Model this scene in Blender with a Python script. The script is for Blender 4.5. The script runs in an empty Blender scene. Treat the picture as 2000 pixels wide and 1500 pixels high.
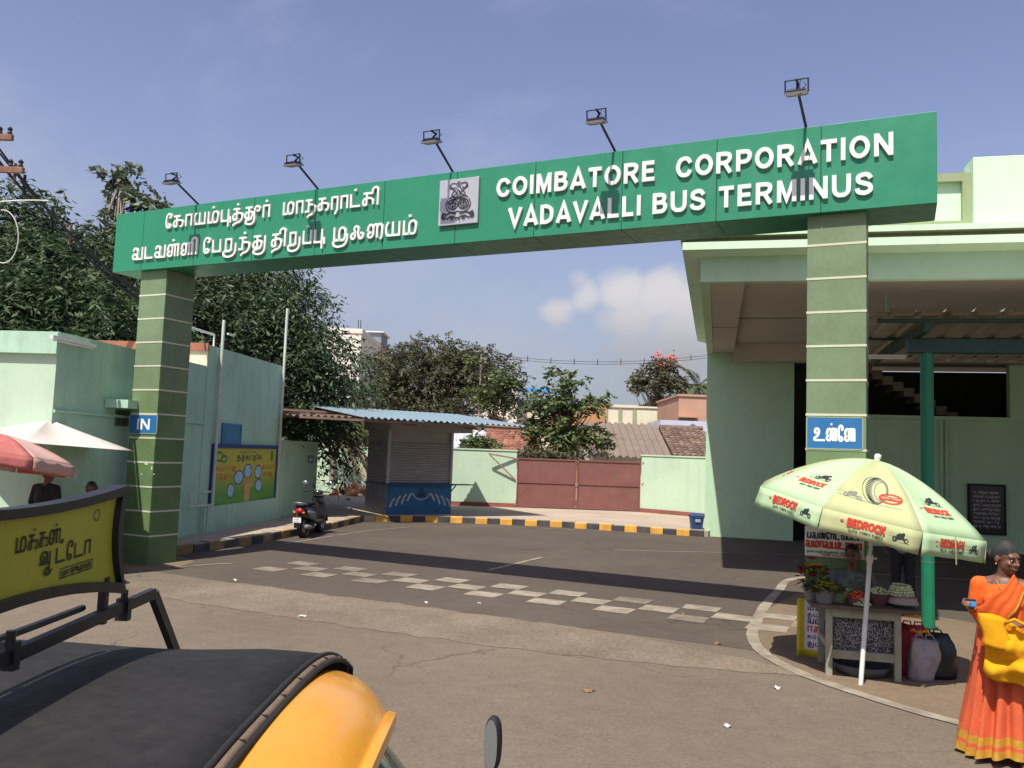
import bpy, bmesh, math, random
import numpy as np
from mathutils import Vector, Matrix
random.seed(7); np.random.seed(7)
SC = bpy.context.scene
COL = SC.collection
R = math.radians
# ------------------------------------------------------------------ camera, sky, sun, exposure
# world frame: X along the gate (left pillar to right pillar), Y into the terminus, Z up; the camera stands over the origin
CAM_F, CAM_P, CAM_R, CAM_H, CAM_YAW = 1620.0, R(4.7), R(2.05), 2.1, R(25.15)
_cy, _sy = math.cos(CAM_YAW), math.sin(CAM_YAW)
def cw(x, y, z=0.0):                       # camera-aligned ground frame -> world
    return Vector((_cy*x - _sy*y, _sy*x + _cy*y, z))
_Rv = Vector((1,0,0)); _F = Vector((0, math.cos(CAM_P), math.sin(CAM_P))); _U = Vector((0, -math.sin(CAM_P), math.cos(CAM_P)))
_ix = _Rv*math.cos(CAM_R) + _U*math.sin(CAM_R); _iu = -_Rv*math.sin(CAM_R) + _U*math.cos(CAM_R)
IX, IU, FW = cw(*_ix), cw(*_iu), cw(*_F)
EYE = Vector((0, 0, CAM_H))
cam = bpy.data.cameras.new('camera'); cam.sensor_width = 36; cam.lens = 36*CAM_F/2000; cam.clip_start = 0.05; cam.clip_end = 6000
camo = bpy.data.objects.new('camera', cam); COL.objects.link(camo)
camo.matrix_world = Matrix(((IX[0], IU[0], -FW[0], 0), (IX[1], IU[1], -FW[1], 0), (IX[2], IU[2], -FW[2], CAM_H), (0,0,0,1)))
SC.camera = camo
def ray(px, py): return FW*CAM_F + IX*(px-1000) - IU*(py-750)
def G(px, py, z=0.0):                      # photo pixel -> point at height z
    d = ray(px, py); return EYE + d*((z-CAM_H)/d.z)
def onY(px, py, Y):                        # photo pixel -> point on the plane y = Y
    d = ray(px, py); return EYE + d*(Y/d.y)
def onP(px, py, P, N):                     # photo pixel -> point on a plane
    d = ray(px, py); return EYE + d*((P-EYE).dot(N)/d.dot(N))
def atD(px, py, D):                        # photo pixel -> point at camera-frame depth D (metres straight ahead)
    d = ray(px, py); f = cw(0,1); return EYE + d*(D/d.dot(f))
TOSUN = Vector((-0.02, -0.60, 1.0)).normalized()
world = bpy.data.worlds.new('World'); SC.world = world; world.use_nodes = True
def build_world():
    nt = world.node_tree; nt.nodes.clear(); N = nt.nodes.new; L = nt.links.new
    out = N('ShaderNodeOutputWorld'); bg = N('ShaderNodeBackground'); bg.inputs[1].default_value = 0.12
    sky = N('ShaderNodeTexSky'); sky.sky_type = 'NISHITA'; sky.sun_disc = False
    sky.sun_elevation = math.asin(TOSUN.z); sky.sun_rotation = math.atan2(TOSUN.x, TOSUN.y)
    sky.altitude = 400; sky.air_density = 1.0; sky.dust_density = 1.6; sky.ozone_density = 2.2
    tc = N('ShaderNodeTexCoord'); sep = N('ShaderNodeSeparateXYZ'); L(tc.outputs['Generated'], sep.inputs[0])
    def math_(op, a, b=None):
        m = N('ShaderNodeMath'); m.operation = op
        for i, v in enumerate((a, b)):
            if v is None: continue
            if isinstance(v, (int, float)): m.inputs[i].default_value = v
            else: L(v, m.inputs[i])
        return m.outputs[0]
    def ramp(v, a, b):
        m = N('ShaderNodeMapRange'); m.interpolation_type = 'SMOOTHSTEP'; L(v, m.inputs[0]); m.inputs[1].default_value = a; m.inputs[2].default_value = b; return m.outputs[0]
    # cumulus low over the horizon: noise on the direction, only between about 2 and 16 degrees of elevation
    mp = N('ShaderNodeMapping'); mp.inputs['Location'].default_value = CLOUD_OFF; mp.inputs['Scale'].default_value = (1.0, 1.0, 1.5); L(tc.outputs['Generated'], mp.inputs[0])
    n1 = N('ShaderNodeTexNoise'); n1.inputs['Scale'].default_value = 3.6; n1.inputs['Detail'].default_value = 9; n1.inputs['Roughness'].default_value = 0.52; n1.inputs['Distortion'].default_value = 0.25; L(mp.outputs[0], n1.inputs[0])
    z = sep.outputs['Z']
    band = math_('MULTIPLY', ramp(z, -0.02, 0.06), ramp(z, 0.32, 0.2))
    # where the heaps of cloud stand: round swellings in the cover, at bearings all round the horizon
    bias = None
    for (dx, dy, dz), rad, amp in CLOUDS:
        v = N('ShaderNodeVectorMath'); v.operation = 'DISTANCE'; nv = N('ShaderNodeVectorMath'); nv.operation = 'NORMALIZE'; L(tc.outputs['Generated'], nv.inputs[0]); L(nv.outputs[0], v.inputs[0]); v.inputs[1].default_value = (dx, dy, dz)
        b_ = math_('MULTIPLY', ramp(v.outputs['Value'], rad, 0.0), amp); bias = b_ if bias is None else math_('MAXIMUM', bias, b_)
    c1 = math_('MULTIPLY', ramp(math_('ADD', n1.outputs[0], bias), 0.63, 0.76), band)
    # thin cirrus higher up
    mp2 = N('ShaderNodeMapping'); mp2.inputs['Scale'].default_value = (0.8, 3.0, 2.6); mp2.inputs['Rotation'].default_value = (0.3, 0.5, 0.9); L(tc.outputs['Generated'], mp2.inputs[0])
    n2 = N('ShaderNodeTexNoise'); n2.inputs['Scale'].default_value = 2.2; n2.inputs['Detail'].default_value = 7; n2.inputs['Roughness'].default_value = 0.6; L(mp2.outputs[0], n2.inputs[0])
    c2 = math_('MULTIPLY', ramp(n2.outputs[0], 0.46, 0.74), 0.30)
    # cloud body: bright tops, grey undersides (a second look-up a little higher decides how thick the cloud is above)
    mp3 = N('ShaderNodeMapping'); mp3.inputs['Location'].default_value = (CLOUD_OFF[0], CLOUD_OFF[1], CLOUD_OFF[2]+0.075); mp3.inputs['Scale'].default_value = (1.0, 1.0, 1.5); L(tc.outputs['Generated'], mp3.inputs[0])
    n3 = N('ShaderNodeTexNoise'); n3.inputs['Scale'].default_value = 3.6; n3.inputs['Detail'].default_value = 6; n3.inputs['Roughness'].default_value = 0.55; L(mp3.outputs[0], n3.inputs[0])
    shade = ramp(z, 0.20, 0.11)
    cc = N('ShaderNodeMix'); cc.data_type = 'RGBA'; L(shade, cc.inputs[0]); cc.inputs[6].default_value = (5.2, 4.95, 5.0, 1); cc.inputs[7].default_value = (3.0, 3.0, 3.25, 1)
    tint = N('ShaderNodeMix'); tint.data_type = 'RGBA'; tint.blend_type = 'MULTIPLY'; tint.inputs[0].default_value = 1; L(sky.outputs[0], tint.inputs[6]); tint.inputs[7].default_value = SKY_TINT
    # the dusty air of the place: the whole sky ring greys towards the horizon
    hz = ramp(z, 0.42, -0.05)
    hm = N('ShaderNodeMix'); hm.data_type = 'RGBA'; L(math_('MULTIPLY', hz, 0.93), hm.inputs[0]); L(tint.outputs[2], hm.inputs[6]); hm.inputs[7].default_value = (2.0, 2.35, 2.8, 1)
    m1 = N('ShaderNodeMix'); m1.data_type = 'RGBA'; L(c2, m1.inputs[0]); L(hm.outputs[2], m1.inputs[6]); m1.inputs[7].default_value = (3.9, 4.05, 4.6, 1)
    m2 = N('ShaderNodeMix'); m2.data_type = 'RGBA'; L(math_('MULTIPLY', c1, 0.85), m2.inputs[0]); L(m1.outputs[2], m2.inputs[6]); L(cc.outputs[2], m2.inputs[7])
    L(m2.outputs[2], bg.inputs[0]); L(bg.outputs[0], out.inputs[0])
CLOUD_OFF = (0.0, 0.0, 0.0)
CLOUDS = [(tuple(ray(px, py).normalized()), r_, a_) for px, py, r_, a_ in ((1130,545,.055,.26),(1150,575,.07,.28),(1215,560,.085,.34),(1290,575,.085,.34),(1345,600,.08,.34),(1230,640,.12,.30),(1330,650,.12,.32),(1090,610,.07,.26),(-900,560,.14,.3),(3300,600,.16,.3),(4600,500,.2,.3))]
CLOUDS += [((-v[0], -v[1], v[2]), r_*1.2, a_) for v, r_, a_ in CLOUDS]
SKY_TINT = (1.36, 1.08, 1.10, 1)
build_world()
sun = bpy.data.lights.new('sun', 'SUN'); sun.energy = 5.0; sun.angle = R(0.5); sun.color = (1.0, 0.945, 0.86)
suno = bpy.data.objects.new('sun', sun); COL.objects.link(suno); suno.rotation_euler = (-TOSUN).to_track_quat('-Z', 'Y').to_euler(); suno.location = (0, 0, 30)
vs = SC.view_settings; vs.view_transform = 'Standard'; vs.look = 'None'; vs.exposure = 0.28; vs.gamma = 1.0; vs.use_curve_mapping = False
# ------------------------------------------------------------------ helpers: materials
MATS = {}
def mat(name, col, rough=0.75, var=0.12, scale=3.0, col2=None, amt=0.0, bump=0.0, bscale=40.0, metal=0.0, streak=0.0, speck=0.0, coat=0.0, spec=0.4, island=0.0, trans=0.0, stretch=None, grain=0.0, crack=0.0, blot=0.0):
    """procedural Principled material: base colour, large and fine noise variation, optional second colour in patches, run-down streaks and bump"""
    if name in MATS: return MATS[name]
    m = bpy.data.materials.new(name); m.use_nodes = True; nt = m.node_tree; N = nt.nodes.new; L = nt.links.new
    b = nt.nodes['Principled BSDF']; b.inputs['Roughness'].default_value = rough; b.inputs['Metallic'].default_value = metal
    b.inputs['Specular IOR Level'].default_value = spec; b.inputs['Coat Weight'].default_value = coat; b.inputs['Coat Roughness'].default_value = 0.12
    tc = N('ShaderNodeTexCoord'); geo = N('ShaderNodeNewGeometry'); vec = geo.outputs['Position']
    if stretch:
        mp = N('ShaderNodeMapping'); mp.inputs['Scale'].default_value = stretch; L(vec, mp.inputs[0]); vec = mp.outputs[0]
    def noise(s, det=5, rg=0.6, v=vec):
        n = N('ShaderNodeTexNoise'); n.inputs['Scale'].default_value = s; n.inputs['Detail'].default_value = det; n.inputs['Roughness'].default_value = rg; L(v, n.inputs[0]); return n.outputs[0]
    def rng(v, a, b_, c, d):
        r_ = N('ShaderNodeMapRange'); L(v, r_.inputs[0]); r_.inputs[1].default_value = a; r_.inputs[2].default_value = b_; r_.inputs[3].default_value = c; r_.inputs[4].default_value = d; return r_.outputs[0]
    def mix(f, a, b_, mode='MIX'):
        x = N('ShaderNodeMix'); x.data_type = 'RGBA'; x.blend_type = mode
        if isinstance(f, float): x.inputs[0].default_value = f
        else: L(f, x.inputs[0])
        for i, v in ((6, a), (7, b_)):
            if isinstance(v, tuple): x.inputs[i].default_value = (*v[:3], 1)
            else: L(v, x.inputs[i])
        return x.outputs[2]
    cur = (*col, 1)
    if col2 is not None:
        cur = mix(rng(noise(scale*0.6), 0.5-0.22, 0.5+0.22, 0, max(amt, 0.01)*1.0), cur, (*col2, 1))
    v1 = rng(noise(scale), 0.25, 0.75, 1-var, 1+var)
    cr = N('ShaderNodeCombineColor'); [L(v1, cr.inputs[i]) for i in range(3)]
    cur = mix(1.0, cur, cr.outputs[0], 'MULTIPLY')
    v2 = rng(noise(scale*11), 0.3, 0.7, 1-var*0.5, 1+var*0.5)
    cr2 = N('ShaderNodeCombineColor'); [L(v2, cr2.inputs[i]) for i in range(3)]
    cur = mix(1.0, cur, cr2.outputs[0], 'MULTIPLY')
    if grain:
        v3 = rng(noise(24, 3, 0.7), 0.25, 0.75, 1-grain, 1+grain)
        cr3 = N('ShaderNodeCombineColor'); [L(v3, cr3.inputs[i]) for i in range(3)]
        cur = mix(1.0, cur, cr3.outputs[0], 'MULTIPLY')
    if blot:        # old stains and damp patches with ragged edges
        s = rng(noise(scale*0.9+0.5, 8, 0.68), 0.54, 0.62, 0, blot); cur = mix(s, cur, tuple(c*0.62 for c in col))
        s = rng(noise(scale*2.3+1.7, 7, 0.7), 0.60, 0.66, 0, blot*0.8); cur = mix(s, cur, tuple(min(1, c*1.22+0.02) for c in col))
    if crack:       # thin wandering cracks
        nz = N('ShaderNodeTexNoise'); nz.inputs['Scale'].default_value = 1.6; nz.inputs['Detail'].default_value = 5; L(vec, nz.inputs[0])
        ad = N('ShaderNodeVectorMath'); ad.operation = 'MULTIPLY_ADD'; L(nz.outputs[1], ad.inputs[0]); ad.inputs[1].default_value = (0.9,0.9,0.9); L(vec, ad.inputs[2])
        vo = N('ShaderNodeTexVoronoi'); vo.feature = 'DISTANCE_TO_EDGE'; vo.inputs['Scale'].default_value = 0.42; L(ad.outputs[0], vo.inputs[0])
        gate_ = rng(noise(0.35, 2, 0.5), 0.48, 0.56, 0, 1); ln = rng(vo.outputs[0], 0.004, 0.010, crack, 0.0)
        mu = N('ShaderNodeMath'); mu.operation = 'MULTIPLY'; L(gate_, mu.inputs[0]); L(ln, mu.inputs[1]); cur = mix(mu.outputs[0], cur, tuple(c*0.3 for c in col))
    if streak:
        mp = N('ShaderNodeMapping'); mp.inputs['Scale'].default_value = (5, 5, 0.35); L(geo.outputs['Position'], mp.inputs[0])
        s = rng(noise(1.0, 6, 0.65, mp.outputs[0]), 0.52, 0.75, 0, streak); cur = mix(s, cur, tuple(c*0.42+0.02 for c in col))
    if speck:
        s = rng(noise(85, 2, 0.5), 0.56, 0.72, 0, speck); cur = mix(s, cur, tuple(min(1, c*2.1) for c in col))
        s = rng(noise(60, 2, 0.5), 0.58, 0.75, 0, speck); cur = mix(s, cur, tuple(c*0.4 for c in col))
    if island:
        hs = N('ShaderNodeHueSaturation'); L(rng(geo.outputs['Random Per Island'], 0, 1, 1-island, 1+island), hs.inputs['Value']); L(rng(geo.outputs['Random Per Island'], 0, 1, 0.5-island*0.07, 0.5+island*0.05), hs.inputs['Hue']); 
        if isinstance(cur, tuple): hs.inputs['Color'].default_value = cur
        else: L(cur, hs.inputs['Color'])
        cur = hs.outputs[0]
    if isinstance(cur, tuple): b.inputs['Base Color'].default_value = cur
    else: L(cur, b.inputs['Base Color'])
    L(rng(noise(scale*4), 0.3, 0.7, max(0.05, rough-0.08), min(1, rough+0.08)), b.inputs['Roughness'])
    if bump:
        bp = N('ShaderNodeBump'); bp.inputs['Strength'].default_value = bump; bp.inputs['Distance'].default_value = 0.01; L(noise(bscale, 4, 0.65), bp.inputs['Height']); L(bp.outputs[0], b.inputs['Normal'])
    if trans:
        tr = N('ShaderNodeBsdfTranslucent'); ms = N('ShaderNodeMixShader'); ms.inputs[0].default_value = trans; out = nt.nodes['Material Output']
        if isinstance(cur, tuple): tr.inputs[0].default_value = cur
        else: L(cur, tr.inputs[0])
        L(b.outputs[0], ms.inputs[1]); L(tr.outputs[0], ms.inputs[2]); L(ms.outputs[0], out.inputs[0])
    MATS[name] = m; return m
def glass_mat(name, col, rough=0.05, alpha=0.35):
    if name in MATS: return MATS[name]
    m = bpy.data.materials.new(name); m.use_nodes = True; b = m.node_tree.nodes['Principled BSDF']
    b.inputs['Base Color'].default_value = (*col, 1); b.inputs['Roughness'].default_value = rough; b.inputs['Alpha'].default_value = alpha; b.inputs['Specular IOR Level'].default_value = 0.6
    MATS[name] = m; return m
# ------------------------------------------------------------------ helpers: meshes
def lerp(a, b, t): return a + (b-a)*t
class MB:
    def __init__(s): s.v = []; s.f = []; s.m = []
    def add(s, vs, fs, mi=0):
        o = len(s.v); s.v += [tuple(v) for v in vs]; s.f += [tuple(i+o for i in f) for f in fs]; s.m += [mi]*len(fs); return s
    def box(s, x0, x1, y0, y1, z0, z1, mi=0):
        return s.add([(x0,y0,z0),(x1,y0,z0),(x1,y1,z0),(x0,y1,z0),(x0,y0,z1),(x1,y0,z1),(x1,y1,z1),(x0,y1,z1)],
                     [(0,3,2,1),(4,5,6,7),(0,1,5,4),(1,2,6,5),(2,3,7,6),(3,0,4,7)], mi)
    def bar(s, a, b, w, h, up=(0,0,1), mi=0):
        """box beam of section w x h between two points"""
        a, b = Vector(a), Vector(b); d = (b-a).normalized(); up = Vector(up)
        if abs(d.dot(up)) > 0.98: up = Vector((0,1,0))
        sx = d.cross(up).normalized()*w/2; sz = sx.cross(d).normalized()*h/2
        vs = [a-sx-sz, a+sx-sz, a+sx+sz, a-sx+sz, b-sx-sz, b+sx-sz, b+sx+sz, b-sx+sz]
        return s.add(vs, [(0,1,2,3),(7,6,5,4),(0,4,5,1),(1,5,6,2),(2,6,7,3),(3,7,4,0)], mi)
    def prism(s, poly, z0, z1, mi=0):
        n = len(poly); vs = [(p[0],p[1],z0) for p in poly]+[(p[0],p[1],z1) for p in poly]
        fs = [tuple(range(n-1,-1,-1)), tuple(range(n,2*n))]+[(i,(i+1)%n,(i+1)%n+n,i+n) for i in range(n)]
        return s.add(vs, fs, mi)
    def tube(s, pts, r, n=8, cap=True, mi=0):
        pts = [Vector(p) for p in pts]; k = len(pts); rs = r if isinstance(r, (list, tuple)) else [r]*k
        vs = []; d0 = (pts[1]-pts[0]).normalized(); u = d0.orthogonal().normalized()
        for i, p in enumerate(pts):
            d = (pts[min(i+1,k-1)]-pts[max(i-1,0)]).normalized()
            u = (u - d*u.dot(d)).normalized() if (u-d*u.dot(d)).length > 1e-6 else d.orthogonal().normalized()
            w = d.cross(u)
            for j in range(n):
                a = 2*math.pi*j/n; vs.append(p + (u*math.cos(a)+w*math.sin(a))*rs[i])
        fs = [(i*n+j, i*n+(j+1)%n, (i+1)*n+(j+1)%n, (i+1)*n+j) for i in range(k-1) for j in range(n)]
        if cap: fs += [tuple(range(n-1,-1,-1)), tuple(range((k-1)*n, k*n))]
        return s.add(vs, fs, mi)
    def loft(s, rings, closed=True, cap=False, mi=0):
        n = len(rings[0]); k = len(rings); vs = [p for r in rings for p in r]
        fs = [(i*n+j, i*n+(j+1)%n, (i+1)*n+(j+1)%n, (i+1)*n+j) for i in range(k-1) for j in range(n if closed else n-1)]
        if cap: fs += [tuple(range(n-1,-1,-1)), tuple(range((k-1)*n, k*n))]
        return s.add(vs, fs, mi)
    def lathe(s, prof, c=(0,0,0), n=20, axis='z', cap=True, mi=0):
        rings = []
        for r, h in prof:
            ring = []
            for j in range(n):
                a = 2*math.pi*j/n; x, y = r*math.cos(a), r*math.sin(a)
                ring.append((c[0]+x, c[1]+y, c[2]+h) if axis == 'z' else (c[0]+h, c[1]+x, c[2]+y) if axis == 'x' else (c[0]+x, c[1]+h, c[2]+y))
            rings.append(ring)
        return s.loft(rings, True, cap, mi)
    def ball(s, c, r, nu=14, nv=9, mi=0, rot=None):
        if isinstance(r, (int, float)): r = (r, r, r)
        rings = []; M = rot
        for i in range(nv+1):
            t = math.pi*(0.02+0.96*i/nv)
            ring = []
            for j in range(nu):
                a = 2*math.pi*j/nu; p = Vector((r[0]*math.sin(t)*math.cos(a), r[1]*math.sin(t)*math.sin(a), -r[2]*math.cos(t)))
                if M is not None: p = M @ p
                ring.append(p+Vector(c))
            rings.append(ring)
        return s.loft(rings, True, True, mi)
    def xf(s, M):
        s.v = [tuple(M @ Vector(v)) for v in s.v]; return s
    def mesh(s, name, mats, smooth=False):
        me = bpy.data.meshes.new(name); me.from_pydata(s.v, [], s.f)
        mats = mats if isinstance(mats, (list, tuple)) else [mats]
        for m in mats: me.materials.append(m)
        if len(mats) > 1: me.polygons.foreach_set('material_index', s.m)
        if smooth: me.polygons.foreach_set('use_smooth', [True]*len(me.polygons))
        me.update(); return me
    def build(s, name, mats, parent=None, world=False, smooth=False, bevel=0.0, flat_angle=None, kind=None, label=None, solid=0.0, subsurf=0):
        if parent is not None and world:
            s.xf(root_matrix(parent).inverted())
        loc = None
        if parent is None and len(s.v):
            a = np.array(s.v); loc = Vector(((a[:,0].min()+a[:,0].max())/2, (a[:,1].min()+a[:,1].max())/2, a[:,2].min())); s.xf(Matrix.Translation(-loc))
        me = s.mesh(name, mats, smooth); o = bpy.data.objects.new(name, me); COL.objects.link(o)
        if parent is not None: o.parent = parent
        if loc is not None: o.location = loc
        if smooth and flat_angle is not None:
            me.set_sharp_from_angle(angle=R(flat_angle))
        if solid:
            md = o.modifiers.new('thickness', 'SOLIDIFY'); md.thickness = solid; md.offset = 0
        if bevel:
            md = o.modifiers.new('bevel', 'BEVEL'); md.width = bevel; md.segments = 2; md.limit_method = 'ANGLE'; md.angle_limit = R(40)
        if subsurf:
            md = o.modifiers.new('subsurf', 'SUBSURF'); md.levels = subsurf; md.render_levels = subsurf
        if kind: o['kind'] = kind
        if label: o['label'] = label
        return o
ROOTM = {}
def root_matrix(o):
    while o.parent is not None: o = o.parent
    return Matrix.Translation(o.location) @ Matrix.Rotation(o.rotation_euler.z, 4, 'Z')
def thing(name, label, cat, loc=(0,0,0), rotz=0.0, group=None):
    o = bpy.data.objects.new(name, None); COL.objects.link(o); o.empty_display_size = 0.2
    o.location = loc; o.rotation_euler = (0, 0, rotz); o['label'] = label; o['category'] = cat
    if group: o['group'] = group
    return o
def tag(o, label, cat, group=None):
    o['label'] = label; o['category'] = cat
    if group: o['group'] = group
    return o
def structure(o): o['kind'] = 'structure'; return o
def dup(root, loc, rotz, label, group=None):
    r_ = root.copy(); COL.objects.link(r_); r_.location = loc; r_.rotation_euler = (0, 0, rotz); r_['label'] = label
    if group: r_['group'] = group
    for ch in list(root.children):
        c = ch.copy(); COL.objects.link(c); c.parent = r_
        for g in ch.children:
            d = g.copy(); COL.objects.link(d); d.parent = c
    return r_
def piece(me, name, parent, loc=(0,0,0), rot=(0,0,0), scale=None):
    """another object that shares mesh data"""
    o = bpy.data.objects.new(name, me); COL.objects.link(o); o.parent = parent; o.location = loc; o.rotation_euler = rot
    if scale: o.scale = scale
    return o
# ------------------------------------------------------------------ lettering: every character is drawn as strokes of even width
def spline(pts, closed=False, n=5):
    P = [Vector((p[0], p[1])) for p in pts]; k = len(P); out = []
    rngk = range(k if closed else k-1)
    for i in rngk:
        p0 = P[(i-1) % k] if closed else P[max(i-1,0)]; p1 = P[i % k]; p2 = P[(i+1) % k]; p3 = P[(i+2) % k] if closed else P[min(i+2,k-1)]
        for j in range(n):
            t = j/n; out.append(0.5*((2*p1)+(p2-p0)*t+(2*p0-5*p1+4*p2-p3)*t*t+(3*p1-p0-3*p2+p3)*t*t*t))
    if not closed: out.append(P[-1])
    return out
def E_(cx, cy, rx, ry, n=18): return ('C', [(cx+rx*math.cos(2*math.pi*i/n), cy+ry*math.sin(2*math.pi*i/n)) for i in range(n)])
GL = {  # latin, cap height 1: (advance, strokes); l = straight, s = smooth, C = closed polygon
 'C': (.80, [('s', [(.72,.68),(.60,.86),(.42,.905),(.22,.82),(.10,.5),(.22,.18),(.42,.095),(.60,.14),(.72,.32)])]),
 'O': (.86, [E_(.43,.5,.335,.405)]), 'I': (.20, [('l', [(.10,0),(.10,1)])]),
 'M': (.86, [('l', [(.10,0),(.10,1)]), ('l', [(.76,0),(.76,1)]), ('l', [(.13,.96),(.43,.10),(.73,.96)])]),
 'B': (.74, [('l', [(.10,0),(.10,1)]), ('s', [(.10,.905),(.40,.905),(.57,.84),(.58,.68),(.44,.54),(.10,.54)]), ('s', [(.40,.535),(.60,.46),(.64,.28),(.54,.13),(.38,.095),(.10,.095)])]),
 'A': (.82, [('l', [(.06,0),(.41,.97),(.76,0)]), ('l', [(.20,.26),(.62,.26)])]),
 'T': (.70, [('l', [(0,.905),(.70,.905)]), ('l', [(.35,.82),(.35,0)])]),
 'R': (.78, [('l', [(.10,0),(.10,1)]), ('s', [(.10,.905),(.42,.905),(.62,.84),(.63,.64),(.46,.49),(.10,.48)]), ('l', [(.40,.46),(.68,0)])]),
 'E': (.66, [('l', [(.10,0),(.10,1)]), ('l', [(.18,.905),(.62,.905)]), ('l', [(.18,.51),(.58,.51)]), ('l', [(.18,.095),(.64,.095)])]),
 'P': (.72, [('l', [(.10,0),(.10,1)]), ('s', [(.10,.905),(.40,.905),(.61,.84),(.62,.60),(.46,.44),(.10,.43)])]),
 'N': (.80, [('l', [(.10,0),(.10,1)]), ('l', [(.70,0),(.70,1)]), ('l', [(.12,.95),(.68,.05)])]),
 'V': (.80, [('l', [(.05,1),(.40,.04),(.75,1)])]),
 'D': (.80, [('l', [(.10,0),(.10,1)]), ('s', [(.10,.905),(.36,.905),(.60,.78),(.68,.5),(.60,.22),(.36,.095),(.10,.095)])]),
 'L': (.64, [('l', [(.10,0),(.10,1)]), ('l', [(.18,.095),(.62,.095)])]),
 'U': (.80, [('s', [(.10,1),(.10,.66),(.12,.26),(.26,.10),(.40,.085),(.54,.10),(.68,.26),(.70,.66),(.70,1)])]),
 'S': (.72, [('s', [(.64,.72),(.52,.88),(.34,.905),(.14,.82),(.14,.62),(.36,.52),(.58,.42),(.62,.22),(.46,.10),(.30,.095),(.14,.15),(.07,.30)])]),
 'K': (.76, [('l', [(.10,0),(.10,1)]), ('l', [(.14,.36),(.68,1)]), ('l', [(.32,.56),(.70,0)])]),
 'Y': (.74, [('l', [(.04,1),(.37,.46),(.70,1)]), ('l', [(.37,.5),(.37,0)])]),
 '.': (.24, [('l', [(.10,0),(.10,.2)])]), '•': (.34, [('l', [(.10,.5),(.26,.5)])]), ' ': (.42, []),
}
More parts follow.
